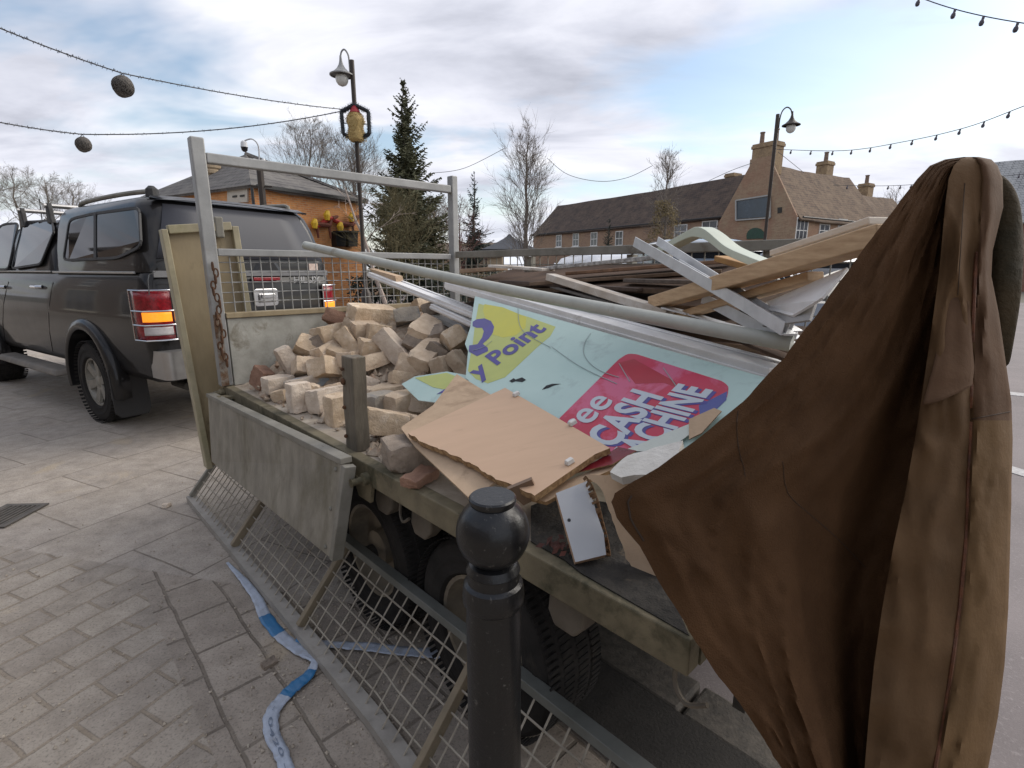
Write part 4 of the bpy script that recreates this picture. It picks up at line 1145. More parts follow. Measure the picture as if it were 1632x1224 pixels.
# door seams, chrome waist strip, handles
for q in ((92, 433, 84, 560), (22, 433, 14, 556), (238, 433, 238, 470)):
    a = on_side(q[0], q[1], BODT, 0.002); b_ = on_side(q[2], q[3], BODT, 0.002)
    m = MB(); prev = None
    for k in range(9):
        z = a.z + (b_.z - a.z) * k / 8; x = a.x + (b_.x - a.x) * k / 8; y = 0.8
        for i in range(len(BODT) - 1):
            if BODT[i][0] <= z <= BODT[i + 1][0]:
                f = (z - BODT[i][0]) / (BODT[i + 1][0] - BODT[i][0]); y = BODT[i][1] * (1 - f) + BODT[i + 1][1] * f
        c = Vector((x, y + 0.001, z))
        if prev is not None: m.bar(prev, c, 0.010, 0.004, up=(0, 1, 0))
        prev = c
    m.build('door_seam', BLACKP, pk)
m = MB(); m.bar((-1.12, 0.868, 1.388), (0.60, 0.868, 1.388), 0.022, 0.018); m.build('waist_strip', CHROMD, pk, bevel=0.003)
m = MB(); m.bar((0.68, 0.862, 1.392), (2.6, 0.862, 1.392), 0.02, 0.014); m.build('waist_strip', CHROMD, pk, bevel=0.003)
for px in (61, 3):
    c = on_side(px, 457, BODT, 0.02)
    MB().tube([c + Vector((-0.11, -0.02, 0)), c + Vector((-0.08, 0.015, 0)), c + Vector((0.06, 0.015, 0)), c + Vector((0.10, -0.02, 0))], 0.018, 8).build('door_handle', CHROME, pk, smooth=True)
# wheel arch flares
for x in (0.0, 3.32):
    for sy in (1, -1):
        m = MB(); rings = []
        for k in range(25):
            a = R(-14 + 208 * k / 24)
            ca, sa = math.cos(a), math.sin(a)
            rings.append([Vector((x + ca * r, sy * y, 0.42 + sa * r)) for r, y in ((0.462, 0.80), (0.462, 0.93), (0.49, 0.945), (0.545, 0.925), (0.565, 0.88), (0.53, 0.80))])
        m.loft(rings); m.build('arch_flare', CARP, pk, smooth=True, angle=60)
def wheel(parent, c, ax, rad, wid, rimr, tyre_m, rim_m, spokes=6, tread=True, fine=False):
    """a wheel with its outer face towards ax"""
    c = Vector(c); ax = Vector(ax).normalized(); h = wid / 2
    s = ax.orthogonal().normalized(); t = ax.cross(s)
    w = MB()
    w.lathe(c, [(rimr * 0.98, -h * 0.8), (rimr * 1.03, -h * 0.98), (rad * 0.82, -h), (rad * 0.96, -h * 0.86), (rad, -h * 0.6), (rad, h * 0.6), (rad * 0.965, h * 0.86), (rad * 0.93, h * 0.93), (rad * 0.925, h * 0.95), (rad * 0.87, h * 0.99), (rad * 0.82, h), (rad * 0.81, h * 1.02), (rad * 0.77, h * 1.02), (rad * 0.76, h), (rimr * 1.12, h * 0.985), (rimr * 1.10, h * 1.0), (rimr * 1.05, h * 0.98), (rimr * 1.0, h * 0.80)], 48, axis=ax, cap=False)
    if tread:
        nt_ = 96 if fine else 64; bt, bh = (.0062, .0035) if fine else (.011, .006)
        for k in range(nt_):
            a = 2 * math.pi * k / nt_
            for lane in (-0.52, -0.18, 0.18, 0.52):
                aa = a + (0.05 if lane in (-0.18, 0.52) else 0)
                d = s * math.cos(aa) + t * math.sin(aa); tg = ax.cross(d)
                q = c + d * rad * 0.998 + ax * (lane * wid * 0.85)
                w.hexa([q - tg * bt - ax * wid * .11, q + tg * bt - ax * wid * .11, q + tg * bt + ax * wid * .11, q - tg * bt + ax * wid * .11],
                       [q - tg * bt * .85 - ax * wid * .10 + d * bh, q + tg * bt * .85 - ax * wid * .10 + d * bh, q + tg * bt * .85 + ax * wid * .10 + d * bh, q - tg * bt * .85 + ax * wid * .10 + d * bh])
    ty = w.build('wheel', tyre_m, parent, smooth=True, angle=30)
    r = MB()
    r.lathe(c, [(rimr, h * 0.86), (rimr * 0.93, h * 0.84), (rimr * 0.88, h * 0.4), (rimr * 0.80, h * 0.18), (rimr * 0.55, h * 0.2), (0.02, h * 0.22)], 40, axis=ax, cap=False)
    for k in range(spokes):
        a = 2 * math.pi * k / spokes
        d = s * math.cos(a) + t * math.sin(a); tg = ax.cross(d)
        p0 = c + ax * h * 0.42; p1 = c + d * rimr * 0.9 + ax * h * 0.66
        r.hexa([p0 - tg * .035, p0 + tg * .035, p1 + tg * .05, p1 - tg * .05], [p0 - tg * .03 + ax * .03, p0 + tg * .03 + ax * .03, p1 + tg * .042 + ax * .02, p1 - tg * .042 + ax * .02])
    r.lathe(c, [(0.075, h * 0.2), (0.072, h * 0.6), (0.05, h * 0.72), (0.01, h * 0.74)], 20, axis=ax)
    r.build('rim', rim_m, ty, smooth=True, angle=40)
    return ty
for x in (0.0, 3.32):
    for sy in (1, -1):
        wheel(pk, (x, sy * 0.77, 0.385), (0, sy, 0), 0.385, 0.27, 0.225, RUBBER, ALLOY)
# mud flap, side step, bumper, tow bar
MB().prism([(-0.50, 0.66, 0.56), (-0.50, 0.945, 0.56), (-0.515, 0.945, 0.17), (-0.515, 0.90, 0.12), (-0.515, 0.69, 0.12), (-0.515, 0.66, 0.17)], (-1, 0, 0), 0.014).build('mud_flap', CARPL, pk, bevel=0.004)
MB().prism([(-0.50, -0.945, 0.56), (-0.50, -0.66, 0.56), (-0.515, -0.66, 0.14), (-0.515, -0.945, 0.14)], (-1, 0, 0), 0.014).build('mud_flap', CARPL, pk, bevel=0.004)
STEPM = M('dusty_step', (0.20, 0.175, 0.145), (0.12, 0.105, 0.09), 6, 0.7, 0.2, 0.15)
for sy in (1, -1):
    m = MB(); m.hexa([(0.62, sy * 0.82, 0.38), (2.5, sy * 0.82, 0.38), (2.5, sy * 1.0, 0.38), (0.66, sy * 1.0, 0.38)], [(0.62, sy * 0.82, 0.445), (2.5, sy * 0.82, 0.445), (2.5, sy * 0.97, 0.44), (0.70, sy * 0.97, 0.44)])
    m.build('side_step', STEPM, pk, bevel=0.02, seg=3)
bm_ = MB(); bm_.loft([outline(-1.41, -1.10, 0.86, 0.07, 0.05, z) for z in (0.555, 0.565, 0.765, 0.78)])
bm_.build('rear_bumper', CHROMD, pk, smooth=True, angle=30)
m = MB(); m.bar((-1.0, 0, 0.50), (-1.52, 0, 0.45), 0.06, 0.06); m.lathe((-1.55, 0, 0.45), [(0.02, 0), (0.02, 0.06), (0.025, 0.07), (0.025, 0.12), (0.01, 0.13)], 12); m.build('tow_bar', DARKM, pk)
m = MB(); m.bar((-1.0, 0.55, 0.48), (-1.0, -0.55, 0.48), 0.12, 0.10); m.tube([(-0.9, 0.6, 0.44), (-1.18, 0.62, 0.44)], 0.035, 10); m.build('exhaust', DARKM, pk)
# rear face: canopy glass, tailgate details
RX = -1.29
def rq(q, x=RX, off=0.0):
    return [rearpix(a, b_, x) - Vector((off, 0, 0)) for a, b_ in q]
cx_g = [(1.47, -1.247), (1.60, -1.225), (1.78, -1.18), (1.93, -1.12)]
def on_rear(y, z, off):
    x = -1.25
    for i in range(len(cx_g) - 1):
        if cx_g[i][0] <= z <= cx_g[i + 1][0]:
            f = (z - cx_g[i][0]) / (cx_g[i + 1][0] - cx_g[i][0]); x = cx_g[i][1] * (1 - f) + cx_g[i + 1][1] * f
    return Vector((x - off, y, z))
gl_ = MB()
rows = []
for z in (1.50, 1.60, 1.70, 1.78, 1.86, 1.925):
    hw = 0.755 - (z - 1.5) * 0.36
    rows.append([on_rear(hw * s, z, 0.010) for s in (-1, -0.6, -0.2, 0.2, 0.6, 1)])
gl_.loft(rows, closed=False)
go = gl_.build('rear_window', GLASSR, pk, smooth=True)
so = go.modifiers.new('thickness', 'SOLIDIFY'); so.thickness = 0.006; so.offset = 0
sp_m = MB(); sp_m.loft([[Vector((-1.11 - 0.05 * f, y, 1.945 + (0.03 * (1 - (y / 0.7) ** 2)))) for y in [0.70 - 1.4 * k / 10 for k in range(11)]] for f in (0, 1)] + [[Vector((-1.08, y, 1.985 + (0.015 * (1 - (y / 0.7) ** 2)))) for y in [0.66 - 1.32 * k / 10 for k in range(11)]]], closed=False)
so = sp_m.build('rear_spoiler', BLACKP, pk, smooth=True)
md = so.modifiers.new('thickness', 'SOLIDIFY'); md.thickness = 0.02
m = MB(); m.bar((-1.268, 0.80, 1.378), (-1.268, -0.80, 1.378), 0.02, 0.05); m.build('tailgate_gap_strip', M('grey_strip', (0.16, 0.16, 0.165), None, 5, 0.5), pk)
q = rearpix(425, 420, -1.25); m = MB(); m.loft([[Vector((-1.248 - o, q.y + sx, 1.435 + sz)) for sx, sz in ((-0.15 + o * 2, -0.035), (0.15 - o * 2, -0.035), (0.10 - o * 2, 0.04), (-0.10 + o * 2, 0.04))] for o in (0.0, 0.022)]); m.build('canopy_handle', BLACKP, pk)
q = rearpix(425, 444, RX); m = MB(); m.box(-1.300, -1.268, q.y - 0.13, q.y + 0.13, q.z - 0.018, q.z + 0.012); m.build('brake_light', REDL, pk, bevel=0.005)
q = rearpix(425, 474, RX)
m = MB(); m.loft([outline(0, 0.24, 0.075, 0.03, 0.03, 0)], caps=False)
pts = [Vector((-1.288, q.y - 0.12 + p.x, q.z + p.y)) for p in outline(0, 0.24, 0.08, 0.03, 0.03, 0)]
hp_ = MB().prism(pts, (-1, 0, 0), 0.02).build('tailgate_handle', CHROME, pk, bevel=0.006)
MB().box(-1.306, -1.2882, q.y - 0.085, q.y + 0.075, q.z - 0.045, q.z + 0.03).build('recess', CHROMD, hp_, bevel=0.008)
MB().box(-1.318, -1.307, q.y - 0.07, q.y + 0.06, q.z - 0.005, q.z + 0.035).build('lever', CHROME, hp_, bevel=0.005)
q = rearpix(497, 415, -1.25); MB().box(-1.268, -1.245, q.y - 0.05, q.y + 0.05, 1.40, 1.475).build('sticker', M('faded_sticker', (0.62, 0.52, 0.45), (0.45, 0.32, 0.26), 40, 0.6), pk)
vs, fs = curve_text('HILUX', 0.02, 0.015)
qa, qb = rearpix(468, 450, RX), rearpix(511, 449, RX)
wd = max(v.x for v in vs); sc_ = (qb - qa).length / wd
MB().add([Vector((-1.287 - v.z * 0.1, qa.y - v.x * sc_, qa.z - 0.005 + v.y * sc_ * 0.8)) for v in vs], fs).build('badge', CHROME, pk)
# tail lights: dark red cluster with a lit amber indicator and clear reverse lamp
for sy in (1, -1):
    def lens(z0, z1, mat, name, parent, off, ins=0.0, fmax=1.0):
        rings = []
        for z in [z0 + (z1 - z0) * k / 5 for k in range(6)]:
            pts = []
            for k in range(9):
                f = k / 8 * fmax
                # wrap round the rear corner: from the rear face to the flank
                a = R(90 * f)
                xx = -1.13 + 0.13 - 0.13 * math.cos(R(90) * (1 - f)) if False else 0
                if f < 0.45:
                    g = f / 0.45; pts.append(Vector((-1.285 - off, sy * (0.715 + ins + (0.77 - 0.715 - ins) * g), z)))
                else:
                    g = (f - 0.45) / 0.55; aa = R(90) * min(1, g * 1.35); ex_ = max(0, (g - 0.74) / 0.26)
                    pts.append(Vector((-1.155 - (0.13 + off) * math.cos(aa) + ex_ * (0.05 - ins), sy * (0.77 + (0.128 + off) * math.sin(aa)), z)))
            rings.append(pts)
        mm = MB(); mm.loft(rings, closed=False)
        o = mm.build(name, mat, parent, smooth=True)
        s_ = o.modifiers.new('thickness', 'SOLIDIFY'); s_.thickness = 0.012; s_.offset = 0
        return o
    tlh = lens(0.86, 1.26, REDL, 'tail_light', pk, 0.006)
    lens(1.01, 1.085, AMBL, 'indicator', tlh, 0.016, 0.012, 0.74)
    lens(0.905, 0.97, CLRL, 'reverse_lamp', tlh, 0.014, 0.012, 0.74)
    g_ = MB()
    for z in (0.865, 0.985, 1.095, 1.255):
        g_.tube([Vector((-1.31, sy * 0.705, z)), Vector((-1.31, sy * 0.80, z)), Vector((-1.25, sy * 0.905, z)), Vector((-1.09, sy * 0.92, z))], 0.006, 6)
    for p in ((-1.31, 0.705), (-1.09, 0.92)):
        g_.tube([(p[0], sy * p[1], 0.865), (p[0], sy * p[1], 1.255)], 0.006, 6)
    g_.build('lamp_guard', CHROME, tlh, smooth=True)
# roof rails on the canopy, roof bars on the cab, aerial
for sy in (1, -1):
    MB().tube(polyline([Vector((-1.0, sy * 0.60, 1.99)), Vector((-0.94, sy * 0.60, 2.03)), Vector((-0.3, sy * 0.60, 2.045)), Vector((0.40, sy * 0.60, 2.03)), Vector((0.50, sy * 0.60, 1.99))], 5), 0.02, 8).build('roof_rail', GALVD, pk, smooth=True)
MB().lathe((-0.98, 0.60, 1.985), [(0.05, 0), (0.045, 0.06), (0.02, 0.085)], 10).build('rail_foot', CARPL, pk, smooth=True)
for x in (0.98, 1.78):
    br_ = MB(); br_.tube([(x, -0.74, 2.03), (x, 0.74, 2.03)], 0.022, 8); rb_ = br_.build('roof_bar', CHROMD, pk, smooth=True)
    for sy in (1, -1):
        MB().loft([[Vector((x + a, sy * (0.70 + b_), z)) for a, b_ in ((-0.04 * s_, -0.022), (0.04 * s_, -0.022), (0.04 * s_, 0.022), (-0.04 * s_, 0.022))] for z, s_ in ((1.86, 1.5), (1.93, 1.1), (2.0, 0.9), (2.055, 0.5))]).build('bar_foot', CARPL, rb_, bevel=0.01)
MB().tube([(1.95, 0.5, 1.9), (1.9, 0.5, 2.18)], 0.005, 5).build('aerial', CARPL, pk)

# ================================================================== TRAILER
tr = thing('tipper_trailer', 'twin axle galvanised builders trailer piled with bricks, boards and metal', 'trailer', T(1.4, TW / 2, 0))
BEDM = M('dusty_bed_plate', (0.40, 0.34, 0.27), (0.26, 0.215, 0.165), 9, 0.85, 0.05, 0.3, 60, c3=(0.50, 0.44, 0.36), s3=5, f3=(0.5, 0.7))
MB().tbox(0.02, TL - 0.01, 0.045, TW - 0.045, HB - 0.04, HB).build('bed_floor', BEDM, tr)
for v0, v1 in ((0.0, 0.043), (TW - 0.043, TW)):
    m = MB(); m.tbox(0.0, TL, v0, v1, HB - 0.072, HB + 0.004); m.build('side_rail', MOSSY, tr, bevel=0.004)
MB().tbox(-0.002, 0.018, 0.045, TW - 0.045, HB - 0.072, HB + 0.002).build('rear_rail', MOSSY, tr)
lbm = MB(); lbm.tbox(-0.03, -0.004, 0.22, TW - 0.06, 0.50, HB - 0.078)
lb = lbm.build('light_board', DARKM, tr)
for v in (0.42, TW - 0.22):
    MB().tbox(-0.055, -0.0305, v - 0.10, v + 0.10, 0.54, 0.63).build('lamp', REDL, lb, bevel=0.006)
# chassis and drawbar
for v in (0.42, TW - 0.42):
    MB().tbox(0.05, TL, v - 0.04, v + 0.04, HB - 0.20, HB - 0.045).build('chassis_beam', DARKM, tr)
for u in (0.25, 0.9, 1.5, 2.1, 2.6):
    MB().tbox(u - 0.03, u + 0.03, 0.09, TW - 0.09, HB - 0.098, HB - 0.042).build('cross_member', DARKM, tr)
for s in (-1, 1):
    m = MB(); m.bar(T(TL - 0.1, TW / 2 + s * 0.5, HB - 0.30), T(TL + 0.85, TW / 2 + s * 0.06, HB - 0.34), 0.07, 0.10); m.build('drawbar', MOSSY, tr)
# white-ish tongue brackets below the near rail
HOOKM = M('pale_hook_plate', (0.15, 0.125, 0.095), (0.085, 0.07, 0.052), 9, 0.7, 0.2, 0.15)
for u in [(AV(x, y, 0.06) - RB).dot(TU) for x, y in ((612, 768), (672, 806), (905, 950))] + [1.9, 2.4]:
    m = MB(); m.prism([T(u - 0.055, 0.06, HB - 0.074), T(u + 0.055, 0.06, HB - 0.074), T(u + 0.055, 0.05, HB - 0.16), T(u + 0.03, 0.045, HB - 0.19), T(u - 0.03, 0.045, HB - 0.19), T(u - 0.055, 0.05, HB - 0.16)], -TV, 0.05)
    m.build('side_bracket', HOOKM, tr, bevel=0.008)
for u in (0.04, (AV(640, 772, 0.045) - RB).dot(TU)):
    a = T(u, 0.045, HB - 0.075)
    MB().tube(polyline([a, a - TZ * 0.05 - TV * 0.01, a - TZ * 0.075 + TU * -0.03 - TV * 0.02, a - TZ * 0.05 - TU * 0.07 - TV * 0.02], 4), 0.005, 6).build('rope_hook', HOOKM, tr, smooth=True)
for u in [(AV(x, y, 0.0) - RB).dot(TU) for x, y in ((556, 731), (586, 748))]:
    MB().lathe(T(u, -0.002, HB - 0.045), [(0.022, 0), (0.022, 0.02), (0.012, 0.025), (0.012, 0.055), (0.015, 0.06), (0.0, 0.062)], 12, axis=-TV).build('pivot_bolt', MOSSY, tr, smooth=True)
m = MB(); m.prism([T(1.26, -0.004, HB - 0.06), T(1.12, -0.004, HB - 0.06), T(1.14, -0.004, HB - 0.13), T(1.22, -0.004, HB - 0.13)], -TV, 0.012); m.build('hinge_plate', MOSSY, tr)
MB().lathe(T(TL - 0.02, -0.002, HB - 0.03), [(0.02, 0), (0.02, 0.02), (0.012, 0.03), (0.012, 0.05), (0.0, 0.052)], 12, axis=-TV).build('pivot_bolt', MOSSY, tr, smooth=True)
# headboard
HT = 1.155
MB().tbox(TL - 0.045, TL - 0.005, 0.05, TW - 0.05, HB + 0.002, HT).build('headboard', HEADG, tr, bevel=0.004)
m = MB(); m.tbox(TL - 0.06, TL + 0.006, 0.045, TW - 0.045, HT + 0.001, HT + 0.03); m.build('headboard_rail', CREAM, tr, bevel=0.003)
RT = 1.515
m = MB(); m.tbox(TL - 0.05, TL - 0.005, 0.045, TW - 0.045, RT - 0.03, RT + 0.008); m.build('mesh_rail', GALV, tr, bevel=0.004)
m = MB()
nv = 29
for i in range(1, nv):
    v = 0.05 + (TW - 0.10) * i / nv
    m.tube([T(TL - 0.027, v, HT + 0.03), T(TL - 0.027, v, RT - 0.03)], 0.0032, 5)
for k in range(1, 6):
    z = HT + 0.03 + (RT - 0.06 - HT) * k / 5.6
    pts = [T(TL - 0.020, 0.05 + (TW - 0.1) * i / 10, z + random.uniform(-.002, .002)) for i in range(11)]
    m.tube(pts, 0.0032, 5)
m.build('front_mesh', GALV, tr)
HP = 2.062
for v, mat_ in ((0.0, GALV), (TW, GALV)):
    m = MB(); m.tbox(TL - 0.055, TL + 0.005, v - 0.025 if v else -0.02, v + 0.025 if v else 0.043, HB + 0.006, HP); m.build('corner_post', GALV if v else GALV, tr, bevel=0.006)
m = MB(); m.tbox(TL - 0.05, TL, 0.045, TW - 0.027, 1.945, 1.995); m.build('crossbar', GALV, tr, bevel=0.006)
m = MB(); m.tbox(TL - 0.0585, TL - 0.0555, -0.018, 0.02, HB + 0.01, HB + 0.40); m.build('rust_strip', M('rust_stain', (0.20, 0.12, 0.07), (0.10, 0.055, 0.03), 30, 0.9, 0.1, 0.3, 90, c3=(0.27, 0.24, 0.20), s3=18, f3=(0.45, 0.6)), tr)
# chain hanging on the near front post
m = MB()
for k in range(17):
    z = 1.43 - k * 0.032; c = T(TL - 0.075, 0.005 + 0.012 * math.sin(k * 1.3), z)
    ax = TU if k % 2 else TV; u = TZ; v = ax.cross(u)
    m.tube([c + (u * 0.022 * math.cos(a) + v * 0.011 * math.sin(a)) for a in [2 * math.pi * j / 10 for j in range(11)]], 0.0045, 5, cap=False)
m.build('chain', RUST, tr, smooth=True)
# far side: boards and mesh
MB().tbox(0.08, TL - 0.06, TW - 0.03, TW + 0.0, HB + 0.006, HT).build('far_side_board', PANELG, tr)
MB().tbox(0.06, TL - 0.08, TW + 0.05, TW + 0.078, 0.20, HB - 0.03).build('drop_side', PANELG, tr)  # unseen far drop side, added to keep light off the underside
MB().tbox(0.35, 2.3, 0.62, 1.0, 0.22, HB - 0.205).build('underbed_light_blocker', DARKM, tr)  # box added under the bed to darken the underside
m = MB(); m.tbox(0.05, TL - 0.07, TW - 0.025, TW + 0.02, RT - 0.02, RT + 0.025); m.build('far_rail', GALVD, tr, bevel=0.004)
m = MB()
for i in range(0, 40):
    u = 0.1 + (TL - 0.2) * i / 39
    m.tube([T(u, TW - 0.004, HT), T(u, TW - 0.004, RT - 0.02)], 0.0032, 4)
for k in range(1, 5):
    z = HT + (RT - HT) * k / 5
    m.tube([T(0.1, TW + 0.003, z), T(TL - 0.1, TW + 0.003, z)], 0.0032, 4)
m.build('far_mesh', GALVD, tr)
for u in (0.55, 1.25, 2.0):
    m = MB(); m.tbox(u - 0.02, u + 0.02, TW + 0.0022, TW + 0.042, HB, RT - 0.022); m.build('mesh_post', GALVD, tr)
# stake in the middle of the near edge
st = MB()
a, b_ = AV(571, 722, 0.055), AV(563, 567, 0.045); a.z = HB + 0.001
rings = []
for k in range(9):
    f = k / 8; c = a.lerp(b_, f) + Vector((noise.noise(Vector((f * 3, 0, 0))) * 0.004, 0, 0)); w_, d_ = 0.043 - 0.003 * f, 0.026
    rings.append([c + TU * (sx * w_) + TV * (sy * d_) for sx, sy in ((-1, -1), (1, -1), (1, 0.2), (0.55, 0.25), (0.5, 1), (-1, 1))])
st.loft(rings)
sk = st.build('side_stake', WOODP, tr, bevel=0.004)
for dz, r in ((0.255, 0.012), (0.16, 0.007), (0.05, 0.007), (0.30, 0.006)):
    sb_ = MB(); sb_.lathe(a.lerp(b_, dz / (b_.z - a.z)) + TU * 0.026 - TV * 0.0275, [(r, 0), (r, 0.006), (r * 0.6, 0.009), (0.0, 0.010)], 10, axis=-TV)
    sb_.build('bolt', RUST, sk, smooth=True)
# hanging drop side (front half), swung down outside the rail
pts_t = [AV(331, 633, -0.085), AV(546, 741, -0.07)]
pts_b = [AV(526, 890, -0.125), AV(337, 736, -0.115)]
q = [pts_t[0], pts_t[1], pts_b[0], pts_b[1]]
nn = (q[1] - q[0]).cross(q[2] - q[0]).normalized()
if nn.dot(-TV) < 0: nn = -nn
ds = MB().prism(q, nn, 0.028).build('drop_side', PANELG, tr, bevel=0.005)
m = MB()
m.bar(q[0] - nn * 0.014 + TZ * 0.014, q[1] - nn * 0.014 + TZ * 0.014, 0.042, 0.022, up=TZ)
m.bar(q[1] - nn * 0.016 - TU * 0.012, q[2] - nn * 0.016 - TU * 0.012, 0.042, 0.026, up=TU)
m.build('edge_channel', GALVD, ds, bevel=0.003)
m = MB()
for f in (0.08, 0.5, 0.92):
    m.lathe(q[1].lerp(q[2], f) + TU * 0.04 + nn * 0.001, [(0.008, 0), (0.006, 0.005), (0, 0.006)], 8, axis=nn)
m.build('rivets', GALVD, ds)
for f in (0.1, 0.9):
    c = q[0].lerp(q[1], f)
    m = MB(); m.bar(c + TZ * 0.02 - nn * 0.01, T((c - RB).dot(TU), 0.0, HB - 0.03), 0.05, 0.012); m.build('hinge_strap', MOSSY, tr)
# wheels
for u, v, z0, ax in ((0.72, 0.205, 0, -TV), (1.40, 0.205, 0, -TV), (0.70, TW - 0.2, -0.085, TV), (1.40, TW - 0.2, -0.085, TV)):
    wheel(tr, T(u, v, z0 + 0.313), ax, 0.313, 0.20, 0.19, RUBBER, RIMT, spokes=0, fine=True)
for u in (0.70, 1.40):
    MB().tube([T(u, 0.1, 0.30), T(u, TW - 0.1, 0.24)], 0.035, 10).build('axle', DARKM, tr)
# rear tail frame: corner post at the far side with a bolt, seen right of the coat
rp = MB(); rp.bar(T(-0.03, TW - 0.03, HB - 0.1), T(-0.03, TW - 0.03, 1.60), 0.05, 0.05, up=TU); rp.build('rear_post', GALVD, tr, bevel=0.004)

# ---- second drop side standing on end between trailer and pickup
cp = thing('drop_side_panel', 'cream metal side panel standing on end between trailer and pickup', 'panel', T(3.1, 0.0, 0.44))
ctl, ctr_, cbl, cbr = AU(259, 366, 3.02), AU(372, 361, 3.02), AU(318, 735, 3.02), AU(352, 735, 3.02)
wv = (ctr_ - ctl).length
bl = ctl - TZ * 1.36 + TV * 0.055 - TU * 0.02; brp = bl + TV * wv * 0.985
nn = (ctr_ - ctl).cross(bl - ctl).normalized()
if nn.dot(-TU) < 0: nn = -nn
face = [ctl, ctr_, brp, bl]
MB().prism(face, nn, 0.03).build('panel', CREAM, cp, bevel=0.004)
m = MB()
m.bar(ctl + nn * 0.012 - TZ * 0.0, bl + nn * 0.012, 0.03, 0.075, up=nn)
m.bar(ctr_ + nn * 0.012 - TV * 0.0, brp + nn * 0.012, 0.035, 0.05, up=nn)
m.bar(ctl + nn * 0.016 + TV * 0.02, ctr_ + nn * 0.016 - TV * 0.02, 0.045, 0.05, up=nn)
m.build('folded_rim', M('cream_rim', (0.40, 0.35, 0.23), (0.27, 0.235, 0.155), 6, 0.55, 0, 0.1, c3=(0.24, 0.22, 0.12), s3=4, f3=(0.5, 0.7)), cp, bevel=0.004)
c = ctl.lerp(ctr_, 0.76)
m = MB(); m.bar(c - TZ * 0.06 + nn * 0.03, c + TZ * 0.055 + nn * 0.03, 0.045, 0.03, up=nn); m.build('hinge_lug', GALVD, cp, bevel=0.008)
m = MB()
m.tube([bl + nn * 0.02 + TV * 0.1, bl - TZ * 0.0 + TV * 0.1 - TZ * 0.02], 0.02, 8); m.build('foot', MOSSY, cp)

# ================================================================== MESH SIDE PANEL LEANING ON THE TRAILER
mp_ = thing('mesh_panel', 'long grey wire mesh side panel leaning on the trailer above the paving', 'mesh panel', T(1.5, -0.15, 0))
U0, U1 = 0.02, 3.19
def mb_bot(u): return T(u, -0.145 - 0.008 * (u - 1.5) - (0.012 if u < 0.9 else 0), 0.024)
def mb_top(u): return T(u, 0.078 - 0.01 * (u - 1.5), 0.322)
def mline(f, n=14, t=0.5):
    return [f(U0 + (U1 - U0) * i / n) for i in range(n + 1)]
m = MB()
for i in range(14):
    a = U0 + (U1 - U0) * i / 14; b_ = U0 + (U1 - U0) * (i + 1) / 14
    m.bar(mb_bot(a), mb_bot(b_), 0.052, 0.034)
m.build('bottom_rail', M('scuffed_rail', (0.36, 0.335, 0.30), (0.25, 0.23, 0.205), 9, 0.6, 0.1, 0.2, 70, c3=(0.20, 0.17, 0.13), s3=5, f3=(0.58, 0.75)), mp_)
m = MB(); m.bar(mb_top(U0), mb_top(U1), 0.038, 0.03); m.bar(mb_top(U0) + TV * 0.021 - TZ * 0.004, mb_top(U1) + TV * 0.021 - TZ * 0.004, 0.004, 0.022); m.build('top_rail', M('grey_green_steel', (0.19, 0.195, 0.18), (0.12, 0.125, 0.11), 7, 0.6, 0.3, 0.15, 60, c3=(0.085, 0.07, 0.05), s3=5, f3=(0.6, 0.75)), mp_, bevel=0.004)
OCH = M('ochre_stile', (0.25, 0.20, 0.135), (0.165, 0.135, 0.09), 8, 0.7, 0.1, 0.15, c3=(0.13, 0.11, 0.07), s3=4, f3=(0.55, 0.7))
for u in (3.165, 2.345, 1.512, 0.68, 0.06):
    m = MB(); m.bar(mb_bot(u) + TZ * 0.018, mb_top(u) - TZ * 0.016, 0.036, 0.024, up=TU); m.build('stile', OCH if u != 3.165 else GALVD, mp_, bevel=0.003)
m = MB(); rnd = random.Random(11)
nw = 52
for i in range(1, nw):
    u = U0 + (U1 - U0) * i / nw
    o = TV * 0.004 * math.sin(i * 0.7)
    m.tube([mb_bot(u) + TZ * 0.014, mb_bot(u).lerp(mb_top(u), 0.5) + o + TU * rnd.uniform(-.003, .003), mb_top(u) - TZ * 0.012], 0.0031, 5)
for k in range(1, 6):
    f = k / 6
    pts = []
    for i in range(41):
        u = U0 + (U1 - U0) * i / 40
        kink = 0.012 * math.exp(-((u - 1.25) / 0.06) ** 2) if k == 4 else 0
        kink += 0.014 * math.exp(-((u - 0.33) / 0.05) ** 2) if k == 3 else 0
        pts.append(mb_bot(u).lerp(mb_top(u), f) - TV * (0.0052 + 0.006 * noise.noise(Vector((u * 2, k, 0)))) - TZ * kink)
    m.tube(pts, 0.0033, 5)
m.build('wire_mesh', M('dirty_wire', (0.36, 0.32, 0.26), (0.24, 0.21, 0.165), 9, 0.6, 0.1, 0.1, c3=(0.16, 0.12, 0.08), s3=6, f3=(0.58, 0.72)), mp_)

